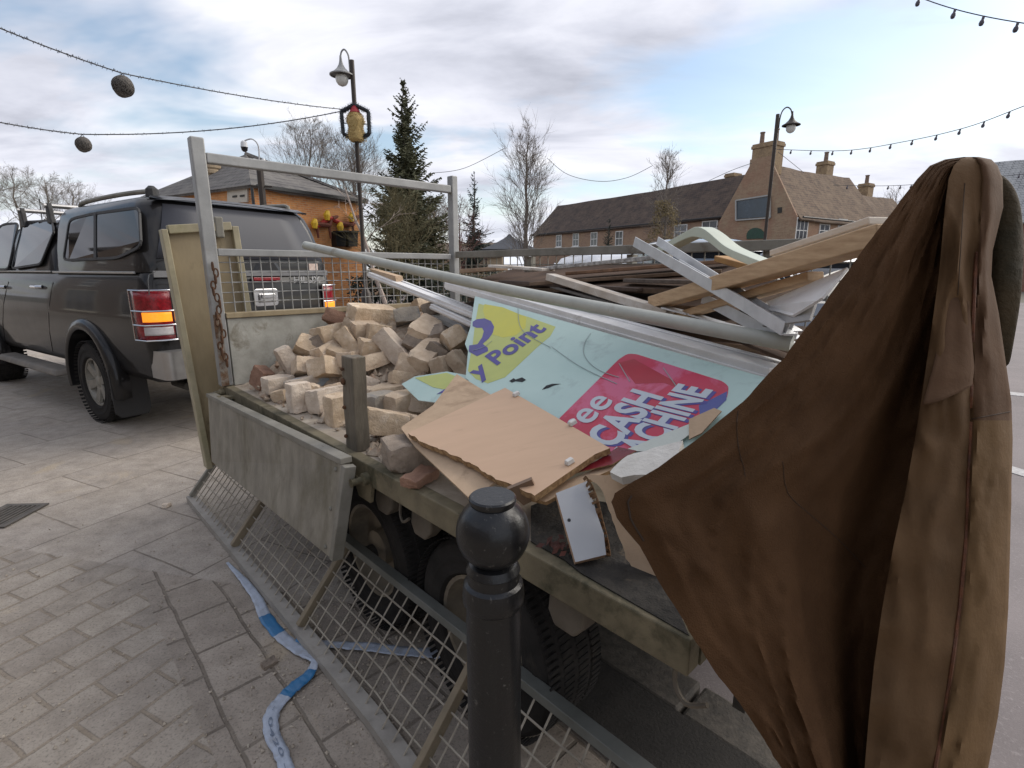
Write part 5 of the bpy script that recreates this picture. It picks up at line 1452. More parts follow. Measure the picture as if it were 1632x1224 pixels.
# ================================================================== BOLLARD
bs = 0.95
btop = P(785, 790, bs)
bb_ = Vector((btop.x, btop.y, 0))
bl_ = thing('bollard', 'black cast iron bollard with a ball head in front of the trailer', 'bollard', bb_)
zt = btop.z
k_ = bs / FPX
def zpx(y): return onplane(785, y, Vector((0, btop.y, 0)), Vector((0, 1, 0))).z
ball = [(0.0425, -0.014)]
zb0 = zt - 0.014; rb_ = 0.0688
zc = zb0 - 0.058
pr = [(0.0, zt), (0.0405, zt), (0.0435, zt - 0.003), (0.0435, zt - 0.009), (0.0395, zt - 0.0095), (0.0395, zt - 0.016)]
for k in range(13):
    th = R(36 + (148 - 36) * k / 12); pr.append((rb_ * math.sin(th), zc + rb_ * math.cos(th) * 1.02))
zn = pr[-1][1]
pr += [(0.0425, zn - 0.004), (0.046, zn - 0.012), (0.048, zn - 0.018), (0.0465, zn - 0.020), (0.0465, zn - 0.040), (0.050, zn - 0.043), (0.0525, zn - 0.046), (0.0545, zn - 0.058), (0.0555, zn - 0.072), (0.0545, zn - 0.084), (0.052, zn - 0.089), (0.049, zn - 0.092), (0.0485, zn - 0.10), (0.0495, zn - 0.12), (0.0505, 0.40), (0.0515, 0.258), (0.0565, 0.25), (0.0595, 0.236), (0.0595, 0.222), (0.0555, 0.21), (0.056, 0.06), (0.066, 0.045), (0.066, 0.0)]
MB().lathe(bb_, [(max(r, 0.0005) * (1.08 if z < zn - 0.002 else 1.01), z) for r, z in pr], 56).build('post', BLACKP, bl_, smooth=True, angle=28)

# ================================================================== LOAD: BRICKS
def S(x, a, b):
    t = min(1, max(0, (x - a) / (b - a))); return t * t * (3 - 2 * t)
def pile(u, v):
    v0 = max(-0.02, 0.33 - 0.8 * (u - 1.9)) if u > 1.9 else 0.33 + 0.12 * (1.9 - u)
    return HB + 0.022 + 0.375 * S(v, v0 - 0.05, v0 + 0.80) * S(u, 0.75, 1.5)
def hitpile(px, py):
    r = ray(px, py); t = 1.0
    while t < 6:
        p = CAM + r * t; d = p - RB; u, v = d.dot(TU), d.dot(TV)
        if p.z <= pile(u, v): break
        t += 0.005
    return p
BRK = {
 'b': M('buff_brick', (0.62, 0.49, 0.35), (0.42, 0.31, 0.205), 16, 0.92, 0, 0.7, 70, c3=(0.72, 0.63, 0.52), s3=9, f3=(0.52, 0.66), rand=0.14, bdist=0.012),
 'p': M('mortar_coated_brick', (0.70, 0.60, 0.49), (0.50, 0.40, 0.31), 14, 0.95, 0, 0.7, 60, c3=(0.50, 0.36, 0.25), s3=8, f3=(0.58, 0.70), rand=0.10, bdist=0.012),
 'n': M('brown_brick', (0.60, 0.485, 0.36), (0.42, 0.315, 0.22), 14, 0.95, 0, 0.6, 60, c3=(0.40, 0.32, 0.24), s3=9, f3=(0.54, 0.68), rand=0.16, bdist=0.012),
 'r': M('red_brick', (0.36, 0.21, 0.14), (0.23, 0.125, 0.085), 14, 0.95, 0, 0.7, 60, c3=(0.33, 0.22, 0.15), s3=9, f3=(0.56, 0.68), rand=0.12, bdist=0.012),
 'd': M('sooty_brick', (0.34, 0.275, 0.215), (0.17, 0.135, 0.105), 14, 0.95, 0, 0.7, 60, c3=(0.30, 0.25, 0.20), s3=8, f3=(0.56, 0.70), rand=0.12, bdist=0.012),
 'g': M('cement_smeared_brick', (0.40, 0.345, 0.27), (0.23, 0.21, 0.185), 7, 0.92, 0, 0.5, 70, c3=(0.18, 0.18, 0.178), s3=6, f3=(0.50, 0.56), rand=0.08, bdist=0.012),
 'u': M('blue_painted_brick', (0.52, 0.45, 0.37), (0.40, 0.32, 0.25), 12, 0.9, 0, 0.5, 60, c3=(0.27, 0.31, 0.34), s3=5, f3=(0.46, 0.54)),
}
def brick_mesh(L, W_, H, seed, rough=0.006, chop=True):
    rnd = random.Random(seed)
    bm = bmesh.new()
    bmesh.ops.create_cube(bm, size=1.0)
    bmesh.ops.subdivide_edges(bm, edges=bm.edges, cuts=9, use_grid_fill=True)
    cn = [Vector((sx * .5, sy * .5, sz * .5)) for sx in (-1, 1) for sy in (-1, 1) for sz in (-1, 1)]
    ch = [(rnd.choice(cn), rnd.uniform(0.15, 0.40)) for _ in range(rnd.choice((0, 0, 1, 1, 2)))] if chop else []
    for v in bm.verts:
        c = v.co.copy()
        for k, rr in ch:
            n = Vector((-k.x, -k.y, -k.z)).normalized()
            dd = (c - k).dot(n)
            if dd < rr * 0.5:
                c += n * (rr * 0.5 - dd) * 0.9
        # worn edges
        e = sorted(abs(x) for x in c)
        if e[1] > 0.46: c *= 0.985 - 0.05 * max(0, noise.noise(c * 7 + Vector((seed, 0, 0))))
        if e[0] > 0.46: c *= 0.95
        p = Vector((c.x * L, c.y * W_, c.z * H))
        q = p * 16 + Vector((seed * 3.1, seed * 1.7, 0)); q2 = p * 48 + Vector((seed, 0, seed))
        p += Vector((noise.noise(q), noise.noise(q + Vector((9, 0, 0))), noise.noise(q + Vector((0, 9, 0))))) * rough
        p += Vector((noise.noise(q2), noise.noise(q2 + Vector((9, 0, 0))), noise.noise(q2 + Vector((0, 9, 0))))) * rough * 0.45
        q3 = p * 120 + Vector((seed, seed, 0))
        p += Vector((noise.noise(q3), noise.noise(q3 + Vector((9, 0, 0))), noise.noise(q3 + Vector((0, 9, 0))))) * rough * 0.4
        v.co = p
    me = bpy.data.meshes.new('brick')
    bm.to_mesh(me); bm.free()
    me.polygons.foreach_set('use_smooth', [True] * len(me.polygons)); me.set_sharp_from_angle(angle=R(34))
    return me
# px, py, length, width, height, yaw, pitch, roll (degrees), kind, label
BL = [
 (593, 503, .25, .11, .085, 92, 6, -14, 'b', 'large broad buff block lying across the very top of the brick pile'),
 (649, 507, .13, .10, .075, 60, -8, 20, 'g', 'half brick with a grey cement smear right of the topmost block'),
 (541, 512, .15, .10, .07, 40, 15, 25, 'r', 'reddish brown brick left of the topmost block by the headboard'),
 (527, 534, .17, .11, .085, 100, -6, 10, 'b', 'buff brick below the reddish one, highest on the left slope'),
 (557, 548, .14, .10, .075, 30, 52, 20, 'b', 'narrow buff brick tipped on end below the reddish brick'),
 (581, 528, .13, .09, .08, 85, 0, -8, 'n', 'square brown brick end directly under the topmost block'),
 (603, 534, .12, .085, .085, 75, 10, 5, 'b', 'small buff brick end between the brown end and the pale standing brick'),
 (628, 557, .20, .11, .085, 38, 48, 4, 'p', 'long pale brick standing steeply in the middle of the pile'),
 (592, 558, .12, .105, .085, 80, 10, -6, 'b', 'square buff brick left of the long pale standing brick'),
 (496, 558, .15, .09, .09, 65, 30, 38, 'b', 'buff brick tilted like a diamond at the left edge of the pile'),
 (521, 562, .13, .085, .07, 110, -14, 20, 'n', 'brown broken brick right of the diamond-tilted brick'),
 (539, 566, .10, .08, .06, 50, 20, -20, 'b', 'small buff wedge beside the tipped narrow brick'),
 (676, 529, .20, .11, .08, 120, -16, -24, 'n', 'brown brick on the upper right slope below the white trims'),
 (696, 537, .12, .09, .07, 140, -20, 20, 'd', 'sooty dark brick chunk high on the right slope'),
 (723, 547, .17, .10, .09, 150, 28, 30, 'b', 'big buff brick with a broken end against the sign edge'),
 (683, 568, .24, .11, .085, 118, -18, -14, 'n', 'long brown brick sloping down towards the sign'),
 (658, 587, .15, .11, .09, 60, 15, 18, 'n', 'brown brick leaning at the foot of the long pale standing one'),
 (713, 583, .13, .10, .08, 95, -8, 16, 'n', 'brown brick below the big broken buff one'),
 (734, 584, .13, .09, .06, 20, 50, 10, 'n', 'thin brown brick wedged beside the left edge of the sign'),
 (460, 580, .16, .12, .07, 70, 68, 12, 'p', 'pale pointed brick standing upright at the far left of the pile'),
 (418, 603, .10, .07, .10, 10, 20, 10, 'r', 'rust red brick chunk in the corner by the headboard'),
 (490, 588, .13, .09, .08, 85, 10, 30, 'n', 'brown brick behind the blue painted one'),
 (522, 590, .15, .12, .09, 110, 14, 18, 'b', 'buff brick with a sloping top right of the pale pointed brick'),
 (443, 612, .13, .09, .075, 95, 0, 0, 'p', 'pale mortar covered block at the front left corner of the pile'),
 (489, 609, .19, .09, .055, 96, -4, 8, 'u', 'flat brick with pale blue paint on its top face'),
 (593, 579, .14, .09, .07, 90, -10, 12, 'n', 'brown brick in the hollow left of the long pale standing brick'),
 (661, 553, .11, .08, .07, 40, 20, 40, 'd', 'dark chipped brick tucked right of the long pale standing brick'),
 (478, 648, .085, .085, .125, 88, 0, 4, 'p', 'pale brick standing on end nearest the front left edge of the bed'),
 (498, 641, .05, .10, .10, 85, 8, 0, 'n', 'thin brown brick slice between two pale bricks at the front'),
 (526, 649, .16, .10, .10, 98, 0, 10, 'p', 'wide pale brick lying at the front left of the wooden stake'),
 (541, 668, .09, .08, .12, 92, 0, 0, 'b', 'stacked buff brick right behind the wooden stake'),
 (618, 627, .23, .10, .075, 96, 2, 0, 'n', 'long grey brown brick lying right of the stake'),
 (606, 657, .12, .10, .10, 100, 0, 2, 'g', 'cement patched square brick right of the stake'),
 (643, 657, .14, .10, .11, 92, 0, 0, 'n', 'brown square brick beside the cement patched one'),
 (674, 649, .12, .09, .07, 60, 14, 10, 'p', 'pale rounded lump resting near the fibreboard corner'),
 (614, 694, .15, .12, .085, 70, 16, 8, 'b', 'yellowish buff lump at the foot of the wooden stake'),
 (651, 734, .14, .12, .085, 75, 0, -4, 'd', 'dark sooty brick nearest the trailer edge under the boards'),
 (669, 760, .11, .06, .028, 110, 0, 0, 'r', 'flat broken red brick piece below the dark sooty brick'),
 (648, 688, .10, .08, .07, 40, 10, 20, 'n', 'small brown lump between the buff lump and the tan board'),
 (537, 621, .12, .09, .06, 80, -10, 16, 'b', 'buff chunk just left of the stake top half'),
 (512, 628, .14, .07, .05, 100, 4, -6, 'n', 'flat brown brick below the blue painted one'),
 (690, 497, .12, .09, .07, 130, 10, 20, 'd', 'dark brick half hidden under the ends of the white trims'),
 (672, 489, .12, .08, .06, 100, 0, 30, 'n', 'brown brick at the back of the pile against the headboard'),
 (566, 525, .11, .085, .07, 20, 20, 10, 'n', 'brown brick between the reddish brick and the square brown end'),
 (510, 548, .10, .08, .07, 140, 10, 30, 'd', 'shadowed brick behind the diamond-tilted brick'),
 (560, 575, .12, .09, .07, 120, 5, 10, 'n', 'brown brick under the tipped narrow buff brick'),
 (640, 605, .11, .08, .06, 70, 15, 20, 'b', 'small buff brick lying among the rubble right of the stake'),
 (699, 563, .10, .08, .06, 30, 30, 10, 'd', 'sooty fragment above the long sloping brown brick'),
 (455, 628, .11, .08, .05, 120, 0, 10, 'b', 'buff fragment in front of the pale mortar covered block'),
 (585, 610, .11, .08, .06, 60, 20, 10, 'p', 'pale broken brick just right of the stake top'),
]
BA = math.atan2(TU.y, TU.x)
for i, (px, py, L, W_, H, yw, pt, rl, kd, lab) in enumerate(BL):
    L *= 1.06; W_ *= 1.06; H *= 1.06
    me = brick_mesh(L, W_, H, i + 2, 0.007 if kd in 'nrd' else 0.005)
    me.materials.append(BRK[kd])
    ob = bpy.data.objects.new('brick', me); COL.objects.link(ob)
    p = hitpile(px, py)
    rt = Matrix.Rotation(BA + R(yw), 3, 'Z') @ Matrix.Rotation(R(-pt), 3, 'Y') @ Matrix.Rotation(R(rl), 3, 'X')
    ob.rotation_euler = rt.to_euler()
    ext = [abs((rt @ Vector(a))[2]) for a in ((L / 2, 0, 0), (0, W_ / 2, 0), (0, 0, H / 2))]
    lo = sum(ext)
    d = p - RB; base = pile(d.dot(TU), d.dot(TV))
    ob.location = (p.x, p.y, max(p.z, HB + lo * 0.97 + 0.001) if py > 600 else p.z + 0.01)
    tag(ob, lab, 'brick', 'loose bricks heaped on the trailer bed')
# loose rubble under and between the bricks
rb = MB(); rnd = random.Random(5)
nu, nvv = 70, 44
gridp = []
for i in range(nu + 1):
    for j in range(nvv + 1):
        u = 0.62 + (TL - 0.07 - 0.62) * i / nu; v = 0.07 + 1.42 * j / nvv
        z = pile(u, v) - 0.052
        amp = S(z, HB - 0.03, HB + 0.05)
        z = z + amp * (0.045 * noise.noise(Vector((u * 11, v * 11, 0))) + 0.028 * noise.noise(Vector((u * 31, v * 31, 3))))
        gridp.append(T(u, v, max(z, HB - 0.006)))
rb.add(gridp, [(i * (nvv + 1) + j, (i + 1) * (nvv + 1) + j, (i + 1) * (nvv + 1) + j + 1, i * (nvv + 1) + j + 1) for i in range(nu) for j in range(nvv)])
def chip(m, c, r, rnd):
    ps = []
    for a in range(6):
        d = [Vector((1, 0, 0)), Vector((-1, 0, 0)), Vector((0, 1, 0)), Vector((0, -1, 0)), Vector((0, 0, 1)), Vector((0, 0, -1))][a]
        ps.append(c + d * r * rnd.uniform(0.5, 1.3) + Vector((rnd.gauss(0, .2), rnd.gauss(0, .2), rnd.gauss(0, .1))) * r)
    m.add(ps, [(0, 2, 4), (2, 1, 4), (1, 3, 4), (3, 0, 4), (2, 0, 5), (1, 2, 5), (3, 1, 5), (0, 3, 5)])
for _ in range(520):
    px, py = rnd.choice(((rnd.gauss(610, 30), rnd.gauss(605, 9)), (rnd.uniform(430, 690), rnd.uniform(560, 690)), (rnd.gauss(600, 25), rnd.gauss(712, 8)), (rnd.uniform(380, 520), rnd.uniform(612, 660))))
    p = hitpile(px, py); d = p - RB
    if not (0.05 < d.dot(TU) < TL - 0.08 and 0.05 < d.dot(TV) < 1.5): continue
    chip(rb, p + TZ * -0.015, rnd.choice((0.006, 0.009, 0.012, 0.02, 0.028)) * rnd.uniform(0.7, 1.2), rnd)
tag(rb.build('brick_rubble', M('brick_rubble_dust', (0.46, 0.385, 0.30), (0.25, 0.19, 0.14), 26, 0.95, 0, 0.6, 80, c3=(0.33, 0.22, 0.15), s3=12, f3=(0.52, 0.64))), 'loose pale rubble and mortar bits under the bricks', 'rubble', kind='stuff')

# ================================================================== LOAD: SIGN
pS = plane3(G(757, 472, 1.285), G(1215, 600, 1.14), G(745, 600, 1.005))
SN = pS[1]
def sp(px, py, off=0.0):
    return onplane(px, py, pS[0] + SN * off, SN)
SIGNM = M('pale_teal_sign_face', (0.46, 0.61, 0.57), (0.38, 0.53, 0.50), 3, 0.38, 0, 0.04, 30, c3=(0.31, 0.41, 0.395), s3=9, f3=(0.56, 0.74))
SIGNE = M('sign_board_edge', (0.6, 0.62, 0.6), None, 20, 0.6)
sg = thing('shop_sign', 'broken pale teal shop sign with yellow corner and red cash machine panel', 'sign', sp(950, 600))
pl = [(757, 472), (1225, 603), (1200, 655), (1150, 690), (1080, 722), (985, 735), (930, 725), (850, 690), (780, 640), (742, 602), (746, 560), (741, 548), (750, 520)]
MB().prism([sp(a, b_) for a, b_ in pl], SN, 0.006, 0, 1).build('board', [SIGNM, SIGNE], sg)
def z7(q): return [(640 + x / 2.914, 440 + y / 2.914) for x, y in q]
def decal(q, off, mat, name, th=0.0003):
    return MB().prism([sp(a, b_, off) for a, b_ in q], SN, th).build(name, mat, sg)
YP = M('faded_yellow_green_print', (0.48, 0.52, 0.15), (0.40, 0.45, 0.13), 5, 0.42, 0, 0)
YB = M('bright_yellow_print', (0.56, 0.53, 0.06), (0.49, 0.48, 0.06), 5, 0.42, 0, 0)
BLU = M('violet_blue_print', (0.075, 0.06, 0.30), (0.05, 0.045, 0.20), 8, 0.42, 0, 0)
REDP = M('cerise_red_print', (0.52, 0.02, 0.075), (0.43, 0.014, 0.05), 6, 0.36, 0, 0, c3=(0.56, 0.10, 0.20), s3=4, f3=(0.50, 0.58))
LETW = M('grey_white_lettering', (0.52, 0.57, 0.62), (0.45, 0.50, 0.55), 6, 0.42, 0, 0)
decal(z7([(358, 128), (450, 150), (590, 190), (715, 235), (690, 280), (630, 330), (540, 415), (480, 470), (400, 498), (345, 478), (308, 440), (318, 380), (330, 320), (340, 230)]), 0.0006, YP, 'yellow_print')
decal(z7([(385, 130), (470, 145), (580, 190), (575, 240), (530, 275), (470, 285), (420, 270), (395, 215), (378, 160)]), 0.0009, YB, 'yellow_shape')
decal(z7([(330, 212), (350, 200), (385, 196), (415, 208), (430, 235), (424, 262), (405, 290), (376, 314), (400, 332), (402, 348), (350, 372), (312, 350), (314, 322), (352, 316), (374, 285), (382, 256), (374, 240), (348, 240), (330, 232)]), 0.0012, BLU, 'blue_symbol')
decal(roundpoly(z7([(725, 668), (1010, 385), (1050, 360), (1090, 362), (1490, 488), (1520, 512), (1512, 565), (1395, 668), (1290, 720), (1000, 860)]), 5), 0.0006, REDP, 'red_panel')
decal(z7([(1380, 600), (1512, 535), (1508, 575), (1440, 640), (1385, 650)]), 0.0009, M('blue_print', (0.07, 0.09, 0.33), None, 5, 0.4, 0, 0), 'blue_patch')
decal(z7([(1010, 402), (1085, 500), (1215, 495), (1290, 520), (1270, 490), (1180, 440), (1080, 385)]), 0.0009, M('dark_red_band', (0.40, 0.008, 0.03), None, 6, 0.35, 0, 0), 'crease_tone')  # darker red band across the red panel
def letters(body, O, X, Yv, off, mat, name, bold=0.02, squash=None):
    vs, fs = curve_text(body, 0.0, bold)
    w = max(v.x for v in vs); x0 = min(v.x for v in vs); h = 0.70
    o = sp(*z7([O])[0], off); x = sp(*z7([X])[0], off); y = sp(*z7([(O[0] + Yv[0], O[1] + Yv[1])])[0], off)
    ax = (x - o) / (w - x0); ay = (y - o) / h
    m = MB(); m.add([o + ax * (v.x - x0) + ay * v.y for v in vs], fs)
    ob = m.build(name, mat, sg)
    md = ob.modifiers.new('thickness', 'SOLIDIFY'); md.thickness = 0.0002; md.offset = 0
    return ob
letters('y Point', (350, 480), (674, 244), (-52, -44), 0.0016, BLU, 'lettering', 0.03)
for dx_, dy_, mat_, off_ in ((16, 8, BLU, 0.0014), (0, 0, LETW, 0.0021)):
    letters('CASH', (978 + dx_, 800 + dy_), (1212 + dx_, 560 + dy_), (-128, -52), off_, mat_, 'lettering', 0.035)
    letters('MACHINE', (1085 + dx_, 905 + dy_), (1440 + dx_, 528 + dy_), (-142, -52), off_, mat_, 'lettering', 0.035)
letters('Free', (748, 800), (986, 580), (-96, -64), 0.0021, LETW, 'lettering', 0.015)
# cracks and scuffs
CRK = M('crack_black', (0.02, 0.022, 0.025), None, 5, 0.8)
decal(z7([(500, 487), (520, 474), (530, 480), (560, 470), (578, 482), (560, 492), (530, 488), (512, 494)]), 0.0012, CRK, 'crack')
decal(z7([(652, 527), (672, 508), (700, 500), (740, 500), (706, 508), (680, 520)]), 0.0012, CRK, 'crack')
SCUF = M('scuff_grey', (0.30, 0.36, 0.36), None, 5, 0.8)
for q in ([(878, 265), (850, 310), (846, 360), (880, 410), (935, 445), (1010, 470)], [(1010, 405), (1060, 490)], [(1215, 425), (1275, 510)], [(700, 330), (830, 420), (1000, 500)], [(420, 300), (380, 330), (330, 345)], [(540, 150), (560, 250), (690, 330)]):
    pts = [sp(a, b_, 0.0027) for a, b_ in z7(q)]
    pts = polyline(pts, 6); sc_m = MB()
    for i in range(len(pts) - 1):
        sc_m.bar(pts[i], pts[i + 1], 0.0024, 0.0004, up=SN)
    sc_m.build('scuff', SCUF, sg)
def sheet(name, label, cat, q, plane, off, th, mats, group=None, jag=0.0, seed=1, bevel=0.0):
    p0, n = plane; p0 = p0 + n * off
    pts = [onplane(a, b_, p0, n) for a, b_ in q]
    if jag:
        rnd = random.Random(seed); o = []
        for i in range(len(pts)):
            a, b_ = pts[i], pts[(i + 1) % len(pts)]
            o.append(a)
            L = (b_ - a).length
            if q[i][2:] or L < 0.02: pass
            k = int(L / 0.012)
            if i in jag:
                t = n.cross(b_ - a).normalized()
                for j in range(1, k):
                    o.append(a.lerp(b_, j / k) + t * (rnd.uniform(-0.0022, 0.0022) + 0.005 * noise.noise(Vector((j * 0.22, i, seed)))))
        pts = o
    ob = MB().prism(pts, n, th, 0, 1 if len(mats) > 1 else 0).build(name, mats, bevel=bevel)
    return tag(ob, label, cat, group)
frag = sheet('sign_fragment', 'small teal and yellow sign fragment lying at the right of the bricks', 'sign', [(640, 612), (661, 600), (712, 592), (745, 598), (742, 626), (700, 642), (667, 638)], pS, -0.012, 0.005, [SIGNM, SIGNE])
for q, mt_, of in (([(661, 602), (712, 594), (728, 600), (716, 622), (690, 617)], YP, 0.0012), ([(696, 628), (722, 612), (720, 622)], BLU, 0.0022)):
    o = MB().prism([onplane(a, b_, pS[0] + SN * (-0.012 + of), SN) for a, b_ in q], SN, 0.001).build('print', mt_, frag)
# tan fibreboards
pB = plane3(G(805, 618, 1.02), G(650, 690, 0.915), G(970, 715, 0.975))
sheet('fibreboard', 'tan laminated board with a torn splintered edge, uppermost of the flat boards', 'board', [(805, 618), (972, 714), (948, 724), (852, 790), (815, 772), (790, 764), (765, 748), (735, 730), (700, 716), (668, 703), (650, 690)], pB, 0, 0.017, [CHIP, CHIPE], jag={3, 4, 5, 6, 7, 8, 9}, bevel=0.0)
for k, (a, b_) in enumerate(((908, 738), (823, 630), (913, 676))):
    c = onplane(a, b_, pB[0] + pB[1] * 0.001, pB[1]); e1 = (onplane(972, 714, *pB) - onplane(852, 790, *pB)).normalized(); e2 = pB[1].cross(e1)
    m = MB(); m.hexa([c - e1 * .012 - e2 * .008, c + e1 * .012 - e2 * .008, c + e1 * .012 + e2 * .008, c - e1 * .012 + e2 * .008], [p + pB[1] * 0.012 for p in (c - e1 * .010 - e2 * .006, c + e1 * .010 - e2 * .006, c + e1 * .010 + e2 * .006, c - e1 * .010 + e2 * .006)])
    tag(m.build('joint_block', M('white_plastic_block', (0.70, 0.68, 0.64), None, 5, 0.5), bevel=0.002), ('white plastic joint block at the front corner of the uppermost tan board', 'white plastic joint block at the far corner of the uppermost tan board', 'white plastic joint block on the right edge of the tan board')[k], 'joint block')
sheet('fibreboard', 'paler tan board sticking out from under the torn board', 'board', [(728, 596), (690, 646), (640, 680), (640, 684), (662, 712), (746, 792), (775, 778), (860, 720), (800, 640)], pB, -0.026, 0.006, [CARD, CARD], jag=None)
sheet('board_strip', 'thin pale strip of board pointing right from under the torn board', 'board', [(846, 794), (866, 782), (995, 728), (1006, 735), (935, 766), (870, 800)], pB, -0.034, 0.010, [CARD, CHIPE])
sheet('red_board', 'dark red glossy board edge between the torn board and the sign', 'board', [(900, 757), (950, 735), (985, 712), (1014, 718), (975, 740)], pB, -0.0215, 0.003, [M('dark_red_board', (0.20, 0.01, 0.02), (0.10, 0.006, 0.01), 5, 0.3), CHIPE])
pK = plane3(G(810, 775, 0.905), G(846, 761, 0.93), G(834, 800, 0.86))
sheet('wood_block', 'small brown wooden offcut behind the bollard head', 'offcut', [(808, 776), (847, 760), (861, 788), (834, 801)], pK, 0, 0.012, [M('brown_offcut', (0.21, 0.135, 0.085), (0.15, 0.095, 0.06), 5, 0.55)])
pG = plane3(G(886, 786, 0.905), G(937, 766, 0.925), G(917, 896, 0.80))
gp_ = sheet('shelf_panel', 'narrow silver grey shelf panel leaning on the trailer rail', 'panel', [(886, 786), (937, 766), (950, 815), (962, 850), (966, 884), (917, 896)], pG, 0, 0.017, [M('silver_laminate', (0.45, 0.46, 0.47), (0.38, 0.385, 0.395), 3, 0.35, 0.1, 0, rrange=0.05), CHIP])
c = onplane(907, 829, *pG)
MB().lathe(c, [(0.004, -0.001), (0.004, 0.0008)], 10, axis=pG[1]).build('screw_hole', CRK, gp_)
pC = plane3(G(932, 757, 0.945), G(1020, 760, 0.975), G(1045, 940, 0.765))
cb_ = sheet('cardboard_box', 'torn open cardboard with ragged corrugated edges under the coat sleeve', 'cardboard', [(932, 757), (1022, 758), (1030, 800), (1042, 880), (1066, 962), (1032, 948), (1012, 915), (997, 890), (980, 838), (957, 778)], pC, 0, 0.005, [CARD, CARDE], jag={5, 6, 7, 8, 9}, seed=4)
m = MB(); rnd = random.Random(9)
edge = [(934, 757), (946, 775), (955, 800), (962, 830), (970, 860), (974, 885), (965, 894)]
ep = [onplane(a, b_, pC[0] - pC[1] * 0.004, pC[1]) for a, b_ in edge]
for i in range(len(ep) - 1):
    for k in range(7):
        a = ep[i].lerp(ep[i + 1], k / 7); b_ = ep[i].lerp(ep[i + 1], (k + 1) / 7)
        w_ = (ep[i + 1] - ep[i]).cross(pC[1]).normalized()
        o1 = w_ * rnd.uniform(0.008, 0.024); dz = pC[1] * rnd.uniform(-0.016, 0.004)
        m.hexa([a, b_, b_ + o1 + dz, a + o1 + dz], [a + pC[1] * .002, b_ + pC[1] * .002, b_ + o1 + dz + pC[1] * .003, a + o1 + dz + pC[1] * .003])
m.build('torn_edge', CARDE, cb_)
sheet('plastic_sheet', 'dark grey crumpled plastic sheet spread on the bed under the shelf panel', 'sheet', [(846, 806), (886, 790), (965, 800), (1060, 920), (1098, 1012), (925, 912), (900, 892), (846, 862)], plane3(G(846, 806, 0.795), G(965, 800, 0.80), G(1060, 950, 0.789)), 0, 0.003, [M('shade_dark_plastic', (0.055, 0.05, 0.044), (0.018, 0.017, 0.016), 16, 0.7, 0, 0.8, 25, c3=(0.10, 0.08, 0.06), s3=22, f3=(0.6, 0.7), bdist=0.02, spec=0.2)])  # sheet extended to the rear to stand in for shadow on the bed
m = MB(); rnd = random.Random(2)
for _ in range(26):
    p = G(rnd.gauss(893, 14), rnd.gauss(868, 7), 0.803); u_ = Vector((rnd.gauss(0, 1), rnd.gauss(0, 1), rnd.gauss(0, .5))).normalized() * 0.012; v_ = u_.orthogonal().normalized() * 0.006
    m.add([p - u_, p + v_, p + u_, p - v_], [(0, 1, 2, 3)])
tag(m.build('dead_leaves', M('dead_leaf', (0.10, 0.03, 0.02), (0.05, 0.02, 0.014), 9, 0.8)), 'dark red dead leaves caught on the bed edge', 'leaves', kind='stuff')
pP = plane3(G(985, 755, 0.985), G(1085, 703, 1.045), G(1050, 757, 1.0))
sheet('plaster_chunk', 'white crumbling plaster slab beside the coat sleeve', 'plaster', [(972, 752), (985, 738), (1000, 726), (1040, 714), (1088, 702), (1080, 725), (1062, 742), (1046, 757), (1010, 757), (990, 761)], pP, 0, 0.02, [PLAST], jag={0, 1, 2, 6, 7, 8, 9}, seed=6)
sheet('card_sheet', 'folded off-white card sheet overlapping the red sign panel', 'card', z7([(1040, 806), (1085, 788), (1200, 740), (1342, 684), (1336, 735), (1260, 792), (1200, 815), (1090, 812)]), (pS[0], SN), 0.012, 0.002, [M('off_white_card', (0.60, 0.64, 0.58), (0.54, 0.575, 0.52), 4, 0.6), SIGNE])
sheet('card_scrap', 'small brown card scrap at the coat edge above the white card', 'card', [(1098, 668), (1138, 650), (1150, 655), (1118, 690), (1098, 700)], (pS[0], SN), 0.02, 0.003, [CARD, CARDE])

# ================================================================== LOAD: TRIMS, PIPE, TIMBER, METAL
def profile(a, b_, w, h, lip, mat, name, label, cat, group=None, up=(0, 0, 1)):
    m = MB(); m.bar(a, b_, w, h, up=up)
    d = (b_ - a).normalized(); s = d.cross(Vector(up)).normalized(); n = s.cross(d)
    if lip:
        m.bar(a + s * (w * 0.5 + 0.003) - n * h * 0.1, b_ + s * (w * 0.5 + 0.003) - n * h * 0.1, 0.006, h * lip, up=up)
        m.bar(a + n * (h * 0.5 + 0.003) - s * w * 0.3, b_ + n * (h * 0.5 + 0.003) - s * w * 0.3, w * 0.22, 0.006, up=up)
    o = m.build(name, mat, bevel=0.003)
    return tag(o, label, cat, group)
WT = 'white plastic window trims on the load'
profile(AV(724, 452, 1.04), AV(1240, 600, 0.76), 0.115, 0.062, 0.5, UPVC, 'window_trim', 'longest white plastic trim running along the top edge of the sign', 'trim', WT)
profile(AV(596, 438, 0.93), AV(860, 540, 0.98), 0.085, 0.034, 0.4, UPVC, 'window_trim', 'white plastic trim with broken cream end reaching over the headboard', 'trim', WT)
profile(AV(694, 488, 0.93), AV(860, 562, 0.96), 0.075, 0.032, 0.4, UPVC, 'window_trim', 'short white plastic trim lying on the dark bricks, ending beside the sign', 'trim', WT)
profile(AV(686, 500, 0.95), AV(850, 580, 0.98), 0.06, 0.026, 0.0, M('grey_white_trim', (0.46, 0.45, 0.43), (0.38, 0.37, 0.35), 6, 0.5), 'window_trim', 'greyest trim lowest of those ending on the bricks', 'trim', WT)
a = AV(590, 433, 0.93)
m = MB(); m.prism([AV(588, 428, 0.92), AV(630, 440, 0.92), AV(632, 452, 0.92), AV(602, 444, 0.92)], -TV, 0.05)
tag(m.build('board_scrap', CARD), 'broken cream board end poking over the headboard mesh', 'scrap')
